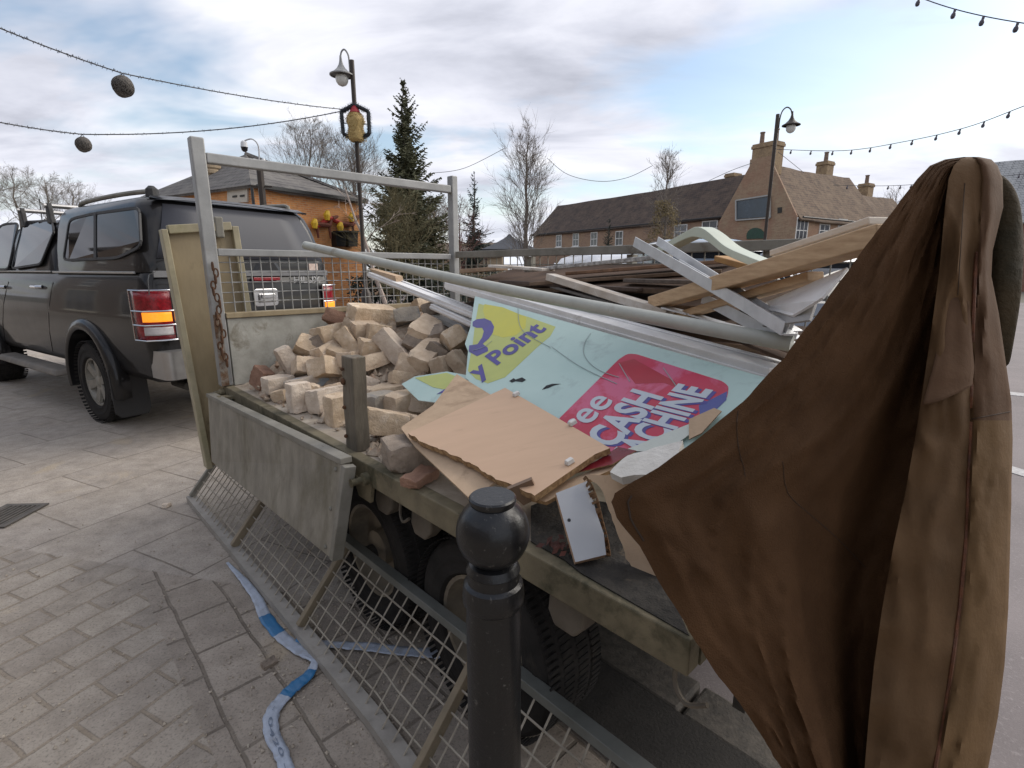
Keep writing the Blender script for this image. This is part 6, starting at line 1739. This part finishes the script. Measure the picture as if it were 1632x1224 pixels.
pa = AU(487, 391, 2.55); pb = AV(1262, 548, 0.70)
pp2 = [pa, pa.lerp(pb, 0.30) - TZ * 0.010, pa.lerp(pb, 0.62) - TZ * 0.014, pb]
m = MB(); m.tube(polyline(pp2, 10), 0.0215, 18)
pipe = tag(m.build('plastic_pipe', PIPEM, smooth=True), 'long grey plastic pipe lying diagonally over the whole load', 'pipe')
d = (pp2[1] - pp2[0]).normalized()
MB().lathe(pa - d * 0.0006, [(0.0175, 0), (0.0175, 0.0004)], 18, axis=d).build('pipe_mouth', M('pipe_inside', (0.06, 0.06, 0.055), None, 5, 0.8), pipe)
# dark boards stacked along the far side
BST = 'dark brown boards stacked along the far side'
for k, (q, lab) in enumerate((
    ([(2.05, 1.04, 1.315), (2.02, 1.56, 1.430), (0.45, 1.56, 1.45), (0.60, 1.06, 1.345)], 'uppermost dark brown board of the stack along the far side'),
    ([(1.85, 1.00, 1.265), (1.82, 1.5, 1.36), (0.30, 1.52, 1.375), (0.42, 1.02, 1.29)], 'second dark brown board just beneath the uppermost one'),
    ([(1.95, 0.99, 1.225), (1.9, 1.5, 1.285), (0.35, 1.5, 1.29), (0.45, 0.99, 1.235)], 'third dark brown board, in the shade above the pipe'),
    ([(1.9, 0.97, 1.17), (1.9, 1.45, 1.20), (0.25, 1.45, 1.20), (0.30, 0.97, 1.17)], 'lowest dark brown board of the stack, mostly hidden by the pipe'))):
    pts = [T(*x) for x in q]
    n = (pts[1] - pts[0]).cross(pts[2] - pts[0]).normalized(); n = n if n.z > 0 else -n
    tag(MB().prism(pts, n, 0.018, 0, 1).build('board', [DBOARD, M('board_edge', (0.16, 0.11, 0.075), (0.09, 0.06, 0.04), 30, 0.8)]), lab, 'board', BST)
for k in range(5):
    z = HB + 0.02 + k * 0.08
    tag(MB().hexa([T(2.0 - k * .05, 1.0, z), T(2.0, 1.5, z), T(0.2, 1.5, z), T(0.2 + k * .04, 1.0, z)], [T(2.0 - k * .05, 1.0, z + .07), T(2.0, 1.5, z + .07), T(0.2, 1.5, z + .07), T(0.2 + k * .04, 1.0, z + .07)]).build('timber_baulk', DBOARD), 'dark timber baulk packed under the stacked boards', 'timber', 'timber baulks under the board stack') if k == 4 else None
profile(AV(838, 431, 1.14), AV(1070, 408, 1.14), 0.03, 0.018, 0, M('white_perforated_strip', (0.55, 0.54, 0.52), (0.12, 0.11, 0.10), 46, 0.6, 0.1, 0.2), 'perforated_strip', 'white perforated metal strip lying on the uppermost dark board', 'metal strip')
profile(AV(788, 424, 1.16), AV(874, 430, 1.12), 0.09, 0.014, 0, PALEW, 'plasterboard_offcut', 'cream plasterboard offcut on the near end of the dark boards', 'plasterboard')
for qa, qb, w_, c_, nm_, lab_ in (((850, 452, 1.04), (1150, 432, 1.38), .11, (0.19, 0.125, 0.08), 'brown_plank', 'mid brown plank lying askew on the uppermost dark board'), ((800, 449, 1.08), (1020, 462, 1.04), .05, (0.09, 0.06, 0.045), 'dark_slat', 'dark slat at the near edge of the uppermost dark board'),
                                  ((905, 436, 1.22), (1165, 416, 1.46), .07, (0.26, 0.15, 0.09), 'rusty_slat', 'rust brown slat farthest back on the dark boards'), ((1000, 447, 1.12), (1190, 452, 1.06), .06, (0.15, 0.12, 0.10), 'grey_brown_slat', 'grey brown slat pointing under the steel angles')):
    profile(AV(*qa), AV(*qb), w_, 0.016, 0, M(nm_ + '_wood', c_, tuple(x * 0.6 for x in c_), 9, 0.85, 0, 0.3, 60, stretch=(2, 5, 2), c3=tuple(x * 0.35 for x in c_), s3=7, f3=(0.58, 0.72)), nm_, lab_, 'plank')
profile(AV(742, 432, 1.22), AV(800, 428, 1.24), 0.10, 0.022, 0, M('tan_offcut', (0.33, 0.23, 0.15), (0.22, 0.15, 0.10), 6, 0.8), 'wood_offcut', 'tan wooden offcut at the near end of the dark boards', 'offcut')
profile(AV(877, 441, 1.02), AV(1068, 500, 0.94), 0.055, 0.030, 0, PALEW, 'painted_batten', 'flaking pale painted batten lying over the dark boards', 'batten')
profile(AV(884, 456, 1.08), AV(1110, 520, 0.92), 0.06, 0.014, 0, DSTEEL, 'metal_strip', 'dull grey metal strip under the pale painted batten', 'metal strip')
profile(AV(930, 490, 1.1), AV(1060, 508, 0.98), 0.07, 0.014, 0, PALEW, 'wood_strip', 'short grey wood strip in the gap above the pipe', 'wood strip')
profile(AV(1046, 482, 0.98), AV(1420, 374, 0.52), 0.07, 0.044, 0, PINE, 'pine_beam', 'thick orange pine beam rising to the right behind the coat', 'beam')
profile(AV(1080, 505, 0.98), AV(1300, 440, 0.66), 0.05, 0.024, 0, PINE, 'beam_underside_shade', 'lower pine batten below the thick beam', 'batten')  # separate strip drawn for the shadowed underside of the pine beam
profile(AV(1255, 404, 0.9), AV(1420, 352, 0.72), 0.12, 0.018, 0, M('pale_plank', (0.62, 0.55, 0.46), (0.50, 0.42, 0.33), 8, 0.6, stretch=(1, 1, 5)), 'white_plank', 'pale whitewood plank above the thick pine beam', 'plank')
profile(AV(1148, 412, 1.25), AV(1222, 432, 1.0), 0.05, 0.022, 0, M('orange_ply', (0.45, 0.25, 0.09), (0.33, 0.17, 0.06), 8, 0.7), 'plywood_edge', 'short orange plywood piece beside the thick pine beam', 'plywood')
AG = 'bright galvanised steel angles thrown on the load'
def angle_iron(a, b_, w, lab):
    m = MB(); d = (b_ - a).normalized(); s = d.cross(TZ).normalized(); n = s.cross(d)
    m.bar(a, b_, w, 0.003, up=TZ); m.bar(a + s * (w / 2 + 0.0015) + n * (w * 0.35), b_ + s * (w / 2 + 0.0015) + n * (w * 0.35), 0.003, w * 0.75, up=TZ)
    L = (b_ - a).length
    k = 0.05
    ob = tag(m.build('steel_angle', LGALV), lab, 'steel angle', AG)
    h = MB()
    while k < L - 0.02:
        c = a + d * k + n * 0.0018
        h.lathe(c, [(0.0045, 0), (0.0045, 0.0004)], 8, axis=n); k += 0.055
    h.build('punched_holes', CRK, ob)
    return ob
angle_iron(AV(1018, 392, 0.93), AV(1262, 534, 0.68), 0.046, 'bright steel angle reaching highest on the left, lower one of the crossing pair')
angle_iron(AV(1054, 390, 0.98), AV(1270, 528, 0.72), 0.040, 'bright steel angle with its top end right beside the first one')
angle_iron(AV(1090, 429, 0.90), AV(1258, 533, 0.66), 0.048, 'bright steel angle starting in front of the dark board')
angle_iron(AV(1128, 482, 0.90), AV(1246, 545, 0.72), 0.045, 'dull short steel angle lowest beside the pipe')
angle_iron(AV(1150, 468, 0.97), AV(1275, 540, 0.80), 0.028, 'bright steel angle half hidden behind the dull short one')
for qa, qb, w_, lab_, mm_ in (((1080, 512, .95), (1265, 548, .76), .03, 'white metal strip just above the right half of the pipe', UPVC), ((1165, 520, .90), (1285, 556, .72), .022, 'second white metal strip close to the coat', UPVC), ((1010, 500, 1.0), (1200, 545, .82), .05, 'grey sheet strip tucked along the pipe', DSTEEL), ((1245, 497, .86), (1285, 494, .80), .02, 'short white bar end showing beside the coat', UPVC), ((1190, 545, .86), (1290, 585, .70), .05, 'brown board end below the pipe beside the coat', DBOARD)):
    profile(AV(*qa), AV(*qb), w_, 0.010, 0, mm_, 'scrap_strip', lab_, 'strip')
m = MB(); rnd = random.Random(4)
pts = [AV(1060, 490, 0.93), AV(1100, 500, 0.92), AV(1150, 515, 0.90), AV(1200, 527, 0.86)]
for i in range(3): m.bar(pts[i], pts[i + 1], 0.05 - 0.01 * i, 0.006, up=TZ)
tag(m.build('crumpled_metal', LGALV), 'crumpled bright metal strip at the end of the pale batten', 'metal strip')
for q, lab, mt_ in (([(1205, 488, .80), (1350, 426, .58), (1310, 474, .50), (1262, 503, .62)], 'white plastic sheet corner under the thick pine beam', UPVC), ([(1196, 500, .84), (1300, 480, .60), (1290, 510, .55), (1215, 520, .72)], 'grey white board below the white plastic sheet', M('greyish_board', (0.36, 0.35, 0.34), (0.28, 0.27, 0.26), 5, 0.6))):
    pts = [AV(*x) for x in q]; n = (pts[1] - pts[0]).cross(pts[2] - pts[0]).normalized(); n = n if n.z > 0 else -n
    tag(MB().prism(pts, n, 0.006).build('plastic_sheet', mt_), lab, 'sheet')
gp2 = polyline([AV(1046, 406, 1.24), AV(1082, 386, 1.18), AV(1108, 373, 1.13), AV(1122, 370, 1.10), AV(1140, 378, 1.07), AV(1166, 398, 1.02), AV(1196, 412, 0.97), AV(1236, 428, 0.92)], 5)
m = MB(); rings = []
for i, p in enumerate(gp2):
    d = (gp2[min(i + 1, len(gp2) - 1)] - gp2[max(i - 1, 0)]).normalized(); s = TU; n = s.cross(d).normalized()
    sd_ = (d.cross(TZ)).normalized(); up_ = sd_.cross(d).normalized()
    w_ = 0.012 + 0.006 * math.exp(-((i - 15) / 5) ** 2)
    rings.append([p + sd_ * 0.03 * a + up_ * w_ * b_ for a, b_ in ((-1, -1), (1, -1), (1, 1), (-1, 1))])
m.loft(rings)
tag(m.build('bent_trim', PALEG, bevel=0.002), 'pale green plastic trim bent into a roof shape above the load', 'trim')

# ================================================================== COAT
COATM, t_, b_s = _new('brown_waxed_cotton')
v_ = mapped(t_)
f_ = noise_n(t_, v_, 5, 6, 0.65)
col_ = ramp_n(t_, f_, [(0.3, (0.050, 0.0240, 0.0102)), (0.68, (0.083, 0.0415, 0.0182))])
wv = nd(t_, 'ShaderNodeTexWave', wave_type='BANDS', bands_direction='Z'); wv.inputs['Scale'].default_value = 260; wv.inputs['Distortion'].default_value = 1.5; wv.inputs['Detail'].default_value = 2
t_.links.new(v_, wv.inputs['Vector'])
col_ = mix_n(t_, 0.22, col_, ramp_n(t_, wv.outputs['Fac'], [(0.0, (0.55, 0.55, 0.55)), (1.0, (1, 1, 1))]), 'MULTIPLY')
t_.links.new(col_, b_s.inputs['Base Color'])
b_s.inputs['Roughness'].default_value = 0.78
b_s.inputs['Specular IOR Level'].default_value = 0.12
h_ = nd(t_, 'ShaderNodeMath', operation='ADD'); t_.links.new(noise_n(t_, v_, 22, 5, 0.6), h_.inputs[0]); t_.links.new(noise_n(t_, v_, 400, 2, 0.5), h_.inputs[1])
bump_n(t_, b_s, h_.outputs[0], 0.35, 0.006)
LINM = M('lit_tan_lining', (0.145, 0.086, 0.040), (0.097, 0.057, 0.026), 4, 0.85, 0, 0.35, 40, spec=0.15)
COLM = M('lit_brown_facing', (0.098, 0.055, 0.031), (0.068, 0.038, 0.021), 6, 0.85, 0, 0.25, 60, spec=0.15)
ct = thing('coat', 'long brown waxed cotton coat hung over the rear end of the trailer', 'coat', P(1500, 1150, 0.86))
ROWS = [  # y, left edge, flap edge, zip, right edge, depth left, depth behind flap, depth flap, depth right
 (250, 1536, 1541, 1550, 1560, .885, .885, .885, .890),
 (254, 1506, 1530, 1556, 1580, .870, .880, .870, .890),
 (264, 1482, 1520, 1562, 1590, .862, .885, .862, .890),
 (285, 1462, 1512, 1565, 1598, .856, .888, .856, .892),
 (330, 1428, 1506, 1562, 1599, .852, .895, .850, .892),
 (400, 1373, 1500, 1557, 1582, .848, .905, .845, .880),
 (440, 1346, 1496, 1554, 1580, .846, .910, .842, .878),
 (500, 1301, 1488, 1551, 1592, .843, .915, .838, .876),
 (570, 1250, 1478, 1549, 1602, .838, .918, .834, .874),
 (640, 1184, 1468, 1547, 1612, .828, .918, .830, .872),
 (700, 1110, 1458, 1546, 1614, .818, .916, .826, .870),
 (745, 1050, 1450, 1544, 1613, .812, .914, .822, .868),
 (768, 1008, 1446, 1543, 1612, .808, .913, .820, .868),
 (786, 980, 1442, 1542, 1612, .806, .912, .818, .868),
 (800, 974, 1439, 1542, 1612, .805, .911, .818, .867),
 (825, 984, 1434, 1541, 1611, .803, .910, .816, .866),
 (870, 1018, 1424, 1538, 1610, .800, .906, .814, .864),
 (970, 1076, 1406, 1529, 1607, .792, .898, .808, .858),
 (1060, 1133, 1393, 1517, 1601, .786, .890, .804, .852),
 (1140, 1192, 1385, 1504, 1591, .782, .882, .800, .846),
 (1224, 1246, 1378, 1490, 1575, .778, .874, .796, .838),
 (1330, 1300, 1371, 1472, 1548, .772, .864, .790, .828),
 (1430, 1335, 1366, 1458, 1525, .768, .855, .785, .818),
]
def lerp(a, b_, t): return a + (b_ - a) * t
# densify the rows
DR = []
for i in range(len(ROWS) - 1):
    k = max(2, int((ROWS[i + 1][0] - ROWS[i][0]) / 9))
    for j in range(k):
        t = j / k
        r0 = ROWS[max(i - 1, 0)]; r1 = ROWS[i]; r2 = ROWS[i + 1]; r3 = ROWS[min(i + 2, len(ROWS) - 1)]
        DR.append([lerp(a, b_, t) for a, b_ in zip(r1, r2)])
DR.append(list(ROWS[-1]))
def coat_ring(r):
    y, xl, xf, xz, xr, sl, sb, sf, sr = r
    pts = []
    n1 = 44
    grow = S(y, 300, 1150)
    for k in range(n1 + 1):
        f = k / n1
        xe = min(xf + 16, xr - 6)
        x = xl + (xe - xl) * f
        s = sl + (sb - sl) * (f ** 1.7)
        # long soft folds that fan out from the shoulder
        fo = grow * (0.038 * math.sin(f * 6.283 * 1.55 + 0.4) * S(f, 0.25, 0.6) + 0.016 * math.sin(f * 6.283 * 3.2 + 1.1 + y * 0.002) * S(f, 0.35, 0.8))
        fo += 0.010 * noise.noise(Vector((f * 5, y * 0.006, 2))) * S(y, 255, 400) + 0.003 * noise.noise(Vector((f * 16, y * 0.022, 5)))
        rg = 1 - abs(noise.noise(Vector((f * 7 + y * 0.0045, y * 0.0035, 11)))) * 2.2
        fo -= 0.010 * max(0, rg) ** 3 * S(y, 270, 420)
        rg = 1 - abs(noise.noise(Vector((f * 13 - y * 0.006, y * 0.010, 17)))) * 2.5
        fo -= 0.0035 * max(0, rg) ** 3
        s += fo * S(f, 0.0, 0.12)
        x += (3.5 * noise.noise(Vector((y * 0.021, 3, 1))) + 1.5 * noise.noise(Vector((y * 0.08, 5, 1)))) * (1 - S(f, 0, 0.15)) * S(y, 260, 330)
        yy = y + 5 * noise.noise(Vector((f * 3, y * 0.01, 7)))* S(f, .05, .2)
        pts.append(P(x, yy, s))
    # fold back to the flap edge, then across to the zip and the right edge
    for k in range(1, 5):
        f = k / 4
        x = lerp(min(xf + 16, xr - 6), xf, f); s = lerp(sb, sf + 0.008, f)
        pts.append(P(x, y, s))
    n2 = 14
    for k in range(n2 + 1):
        f = k / n2
        x = lerp(xf, xz, f); s = sf + 0.004 - 0.012 * math.sin(f * math.pi) * S(y, 260, 420) + (0.012 * noise.noise(Vector((f * 3 + 4, y * 0.012, 1))) - 0.008 * max(0, 1 - 2.4 * abs(noise.noise(Vector((f * 2 + 7, y * 0.008 - f, 4))))) ** 2) * S(y, 260, 400)
        s += 0.016 * S(y, 600, 630) * (1 - S(y, 640, 700)) * math.sin(f * 3.14) * -1
        pts.append(P(x, y, s))
    n3 = 12
    for k in range(1, n3 + 1):
        f = k / n3
        x = lerp(xz, xr, f); s = lerp(sf + 0.002, sr, f ** 2) - 0.010 * math.sin(f * math.pi) + (0.010 * noise.noise(Vector((f * 3 + 8, y * 0.014, 3))) - 0.006 * max(0, 1 - 2.4 * abs(noise.noise(Vector((f * 2.2 + 3, y * 0.009 + f, 8))))) ** 2) * S(y, 260, 400)
        pts.append(P(x, y, s))
    n4 = 24                                   # the back half hanging down behind
    bd_ = 0.02 + 0.11 * S(y, 250, 420)
    for k in range(1, n4):
        f = k / n4
        x = lerp(xr, xl, f)
        pts.append(P(x - 0, y, lerp(sr, sl, f) + bd_ * math.sin(math.pi * f) ** 0.7 + 0.02 * math.sin(f * 20)* grow * math.sin(math.pi * f)))
    return pts
cm = MB()
rings = [coat_ring(r) for r in DR]
cm.loft(rings, caps=False)
nr = len(rings[0])
cm.f.append(list(range(nr))[::-1]); cm.mi.append(0)
ob = cm.build('shell', [COATM, LINM, COLM, M('brown_coat_facing', (0.112, 0.064, 0.031), (0.074, 0.042, 0.020), 5, 0.85, 0, 0.35, 40, spec=0.15)], ct, smooth=True, angle=75)
me = ob.data
# cloth regions: outer cloth left of the flap, facing above, tan lining below the pocket seam; right side coloured lighter as lit
fi = 0
for i in range(len(rings) - 1):
    y = DR[i][0]
    for k in range(nr):
        j = k
        mi = 0
        if 48 <= j < 64: mi = 3
        elif 63 <= j < 76: mi = 2 if y < 662 else 1
        me.polygons[fi].material_index = mi
        fi += 1
# zip, seams and cuff
ZIPM = M('orange_brown_zip', (0.13, 0.042, 0.013), (0.06, 0.02, 0.008), 60, 0.7, 0.1, 0.5, 200)
def coat_pt(y, col):
    i = min(range(len(DR)), key=lambda k: abs(DR[k][0] - y)); return rings[i][col]
def seam(y0, y1, c0, c1, r, mat, name, n=30, lift=0.002):
    pts = []
    for k in range(n + 1):
        f = k / n; y = lerp(y0, y1, f); c = lerp(c0, c1, f)
        i = 0
        while i < len(DR) - 2 and DR[i + 1][0] < y: i += 1
        ty = (y - DR[i][0]) / max(1e-6, DR[i + 1][0] - DR[i][0]); ci = int(c); tx = c - ci
        p = rings[i][ci].lerp(rings[i][ci + 1], tx).lerp(rings[i + 1][ci].lerp(rings[i + 1][ci + 1], tx), ty)
        pts.append(p + (CAM - p).normalized() * lift)
    return MB().tube(pts, r, 6).build(name, mat, ct, smooth=True)
zp = 44 + 4 + 15
for y0, y1 in ((402, 545), (592, 650), (672, 1424)):
    seam(y0, y1, zp, zp, 0.0028, ZIPM, 'zip', 60, 0.001)
SEAMM = M('dark_seam', (0.035, 0.02, 0.011), None, 9, 0.9)
seam(655, 760, 1.5, 16.5, 0.0006, SEAMM, 'seam', 30, 0.0004)
seam(735, 905, 20, 38, 0.0006, SEAMM, 'seam', 30, 0.0004)
seam(292, 470, 56, 57, 0.0006, SEAMM, 'seam', 60, 0.0004)
seam(790, 862, 2.6, 1.4, 0.0016, SEAMM, 'cuff_seam', 20, 0.0004)
# pocket seam and hem edge on the right
seam(668, 656, zp + 0.3, zp + 11.5, 0.0008, SEAMM, 'pocket_seam', 12, 0.0006)
# loose front flap folded over at pocket height
def fold_sheet(name, lft, rgt, sL, sR, bul):
    rows = []; n = 24
    for i in range(n + 1):
        f = i / n
        def along(q):
            x = f * (len(q) - 1); k = min(int(x), len(q) - 2); t = x - k
            return lerp(q[k][0], q[k + 1][0], t), lerp(q[k][1], q[k + 1][1], t)
        L, Rr = along(lft), along(rgt); row = []
        for j in range(13):
            g = j / 12
            s0 = lerp(lerp(sL[0], sL[1], f), lerp(sR[0], sR[1], f), g) - bul * math.sin(math.pi * g) * (0.3 + f) + 0.004 * noise.noise(Vector((f * 4, g * 3, bul * 100)))
            row.append(P(lerp(L[0], Rr[0], g), lerp(L[1], Rr[1], g) + 4 * math.sin(g * 3.1) * f, s0))
        rows.append(row)
    m = MB(); m.loft(rows, closed=False)
    o = m.build(name, [COLM], ct, smooth=True, angle=80)
    md = o.modifiers.new('thickness', 'SOLIDIFY'); md.thickness = 0.003
fold_sheet('front_flap', [(1512, 470), (1500, 530), (1486, 590), (1470, 646)], [(1545, 480), (1549, 540), (1553, 585), (1550, 614)], (.838, .806), (.832, .812), 0.008)
# hood lump and the second sleeve behind
sl = MB(); rings2 = []
for x, y, rx, s in ((1580, 274, 4, .93), (1588, 286, 16, .93), (1597, 320, 25, .93), (1600, 370, 26, .93), (1599, 430, 24, .93), (1599, 490, 19, .93), (1601, 540, 11, .93), (1604, 585, 4, .93)):
    c = P(x, y, s); k = s / FPX
    rings2.append([c + Vector((math.cos(a) * rx * k, math.sin(a) * rx * k * 0.9, 0)) * (1 + 0.10 * math.sin(3 * a + y * 0.02)) for a in [2 * math.pi * j / 20 for j in range(20)]])
sl.loft(rings2)
so = sl.build('sleeve', M('dark_olive_sleeve', (0.062, 0.044, 0.024), (0.030, 0.027, 0.017), 7, 0.8, 0, 0.5, 30, bdist=0.02, spec=0.15), ct, smooth=True)
md = so.modifiers.new('smooth', 'SUBSURF'); md.levels = 1; md.render_levels = 2
# the trailer's tail post that carries the coat
m = MB(); pk_ = P(1548, 275, 0.925)
m.bar(T(-0.02, 0.62, HB - 0.05), pk_, 0.03, 0.03, up=TU); m.build('tail_post', GALVD, tr)

# ================================================================== BARRIER TAPE
TAPW = M('pale_barrier_tape', (0.42, 0.47, 0.56), (0.31, 0.345, 0.41), 26, 0.42, 0, 0.5, 70, c3=(0.26, 0.26, 0.27), s3=14, f3=(0.55, 0.72))
TAPB = M('blue_barrier_tape', (0.03, 0.17, 0.36), (0.02, 0.12, 0.27), 12, 0.4, 0, 0.2, 60)
def ribbon(name, label, px, blues, seed):
    """px = (x, y, half width in px, lift)"""
    c = [G(a, b_, 0.004 + l) for a, b_, w, l in px]; wd = [w for *_, w, l in px]
    pts = polyline(c, 8)
    rows = []; rnd = random.Random(seed)
    N = len(pts)
    for i, p in enumerate(pts):
        f = i / (N - 1) * (len(px) - 1); k = min(int(f), len(px) - 2); w = lerp(wd[k], wd[k + 1], f - k) * (1 + 0.16 * noise.noise(Vector((i * 0.45, seed, 3))))
        d = pts[min(i + 1, N - 1)] - pts[max(i - 1, 0)]; d.z = 0; d.normalize()
        s = Vector((-d.y, d.x, 0)) * w
        rows.append([p + s * a + TZ * (0.002 + 0.0055 * noise.noise(Vector((i * 0.8, a * 2.2, seed))) + 0.004 * abs(noise.noise(Vector((i * 0.3, a * 3, seed + 5))))) for a in (-1, -0.5, 0, 0.5, 1)])
    m = MB(); m.loft(rows, closed=False)
    ob = m.build(name, [TAPW, TAPB], smooth=True)
    for i in range(len(rows) - 1):
        f = i / (N - 1)
        if any(a <= f <= b_ for a, b_ in blues):
            for k in range(4): ob.data.polygons[i * 4 + k].material_index = 1
    md = ob.modifiers.new('thickness', 'SOLIDIFY'); md.thickness = 0.0006
    return tag(ob, label, 'barrier tape', 'strips of blue and white barrier tape'), pts
tp1, tpts = ribbon('barrier_tape', 'blue and white barrier tape winding over the paving beside the mesh panel', [(362, 897, .006, .004), (388, 925, .016, .008), (410, 955, .020, .004), (424, 985, .024, .002), (448, 1014, .024, .002), (478, 1038, .022, .004), (500, 1054, .010, .012), (492, 1076, .022, .008), (470, 1095, .026, .004), (450, 1115, .024, .002), (433, 1140, .024, .003), (434, 1172, .022, .002), (448, 1200, .020, .003), (458, 1232, .020, .002), (470, 1275, .020, .002)], [(0.20, 0.27), (0.47, 0.62)], 1)
ribbon('barrier_tape', 'straight pale barrier tape lying behind the mesh panel', [(470, 1022, .016, .002), (520, 1027, .018, .003), (580, 1031, .022, .008), (640, 1038, .024, .006), (690, 1042, .026, .010), (722, 1046, .024, .004)], [(0.0, 0.14)], 2)
vs, fs = curve_text('- 0420 -', 0.0, 0.0)
mw = max(v.x for v in vs)
i0, i1 = int(len(tpts) * 0.68), int(len(tpts) * 0.92)
m = MB(); nv_ = []
for v in vs:
    f = i0 + (i1 - i0) * v.x / mw; i = int(f); p = tpts[i].lerp(tpts[min(i + 1, len(tpts) - 1)], f - i)
    d = (tpts[min(i + 1, len(tpts) - 1)] - tpts[i - 1]); d.z = 0; d.normalize(); s = Vector((-d.y, d.x, 0))
    nv_.append(p + s * (v.y - 0.35) * 0.017 + TZ * 0.0075)
m.add(nv_, fs); m.build('printed_marks', M('grey_blue_ink', (0.16, 0.20, 0.27), None, 9, 0.6), tp1)

# ================================================================== DEBRIS ON THE PAVING
dm_ = MB(); rnd = random.Random(12)
for _ in range(1500):
    px, py = rnd.choice(((rnd.gauss(420, 150), rnd.gauss(1020, 120)), (rnd.uniform(0, 700), rnd.uniform(760, 1224)), (rnd.gauss(560, 90), rnd.gauss(1060, 90))))
    if py < 700 or py > 1300: continue
    p = G(px, py, 0.0)
    if (p - RB).dot(TV) > 0.5: continue
    r = rnd.choice((0.0015, 0.002, 0.003, 0.004, 0.006)) * rnd.uniform(0.7, 1.3)
    chip(dm_, p + TZ * r * 0.4, r, rnd)
tag(dm_.build('stone_chips', M('pale_stone_chip', (0.48, 0.42, 0.34), (0.28, 0.23, 0.18), 60, 0.9, 0, 0.2)), 'scattered pale mortar chips on the paving', 'debris', kind='stuff')
p = G(430, 1060); me = brick_mesh(0.05, 0.035, 0.018, 77); me.materials.append(BRK['d'])
ob = bpy.data.objects.new('stone', me); COL.objects.link(ob); ob.location = p + TZ * 0.009; ob.rotation_euler = (0.1, 0, 0.9)
tag(ob, 'dark flat stone on the setts left of the barrier tape', 'stone')
p = G(266, 808); me = brick_mesh(0.04, 0.035, 0.025, 78); me.materials.append(BRK['p'])
ob = bpy.data.objects.new('stone', me); COL.objects.link(ob); ob.location = p + TZ * 0.012
tag(ob, 'small pale stone on the slabs in front of the mesh panel end', 'stone')

# ================================================================== PARKED CARS BEYOND
def car(name, label, px, s, rotz, paint, roof, ln, wd):
    c = gbase(px, s)
    t = thing(name, label, 'car', c, 'cars parked beyond the trailer', rotz=rotz)
    b = MB(); wz = roof * 0.56
    b.loft([outline(x0, x1, w / 2, .25, .25, z) for z, x0, x1, w in ((0.25, -ln * .48, ln * .48, wd * .9), (0.5, -ln * .5, ln * .5, wd), (0.8, -ln * .5, ln * .5, wd), (wz, -ln * .47, ln * .46, wd * .97))])
    b.build('body', paint, t, smooth=True, angle=50)
    g = MB()
    r4 = [(wz - 0.01, -ln * .45, ln * .30, wd * .94), (roof * .9, -ln * .38, ln * .08, wd * .80), ]
    g.loft([outline(x0, x1, w / 2, .15, .2, z) for z, x0, x1, w in r4]); g.build('windows', GLASSD, t, smooth=True, angle=50)
    h = MB(); h.loft([outline(x0, x1, w / 2, .18, .25, z) for z, x0, x1, w in ((roof * .895, -ln * .39, ln * .09, wd * .81), (roof * .96, -ln * .36, ln * .05, wd * .76), (roof, -ln * .28, -ln * .02, wd * .6))]); h.build('roof', paint, t, smooth=True, angle=60)
    for sx in (-1, 1):
        for sy in (-1, 1):
            p0 = Vector((ln * (.30 if sx > 0 else -.45), sy * wd * .47, wz)); p1 = Vector((ln * (.08 if sx > 0 else -.38), sy * wd * .40, roof * .9))
            m = MB(); m.bar(p0, p1, 0.08, 0.05, up=(0, sy, 0)); m.build('pillar', paint, t)
            w_ = MB().lathe((sx * ln * .30, sy * (wd / 2 - 0.1), 0.32), [(0.2, -.1), (0.32, -.09), (0.32, .09), (0.2, .1)], 24, axis=(0, sy, 0)).build('wheel', RUBBER, t, smooth=True)
            MB().lathe((sx * ln * .30, sy * (wd / 2 + 0.003), 0.32), [(0.2, -.02), (0.19, 0.0), (0.03, 0.005)], 20, axis=(0, sy, 0)).build('rim', ALLOY, w_)
        for sy in (-1, 1):
            m = MB(); m.box(min(sx * ln * .485, sx * ln * .502), max(sx * ln * .485, sx * ln * .502), sy * wd * .36 - .14, sy * wd * .36 + .14, 0.68, 0.82); m.build('headlight' if sx > 0 else 'tail_light', CLRL if sx > 0 else REDL, t)
    return t
WHITEP = M('white_car_paint', (0.62, 0.63, 0.65), None, 3, 0.25, 0, 0, coat=0.8)
SILV = M('dark_silver_car_paint', (0.10, 0.115, 0.14), (0.085, 0.098, 0.12), 3, 0.25, 0.5, 0, coat=0.9)
car('people_carrier', 'dark silver people carrier with shiny curved roof behind the load', 1125, 8.2, R(-90), SILV, 1.98, 4.6, 1.95)
car('parked_car', 'white car on the right half hidden by the pine beam', 1318, 8.5, R(-95), WHITEP, 1.80, 4.3, 1.75)
car('parked_car', 'white car on the left seen through the far mesh', 985, 10.0, R(-75), WHITEP, 1.80, 4.3, 1.75)
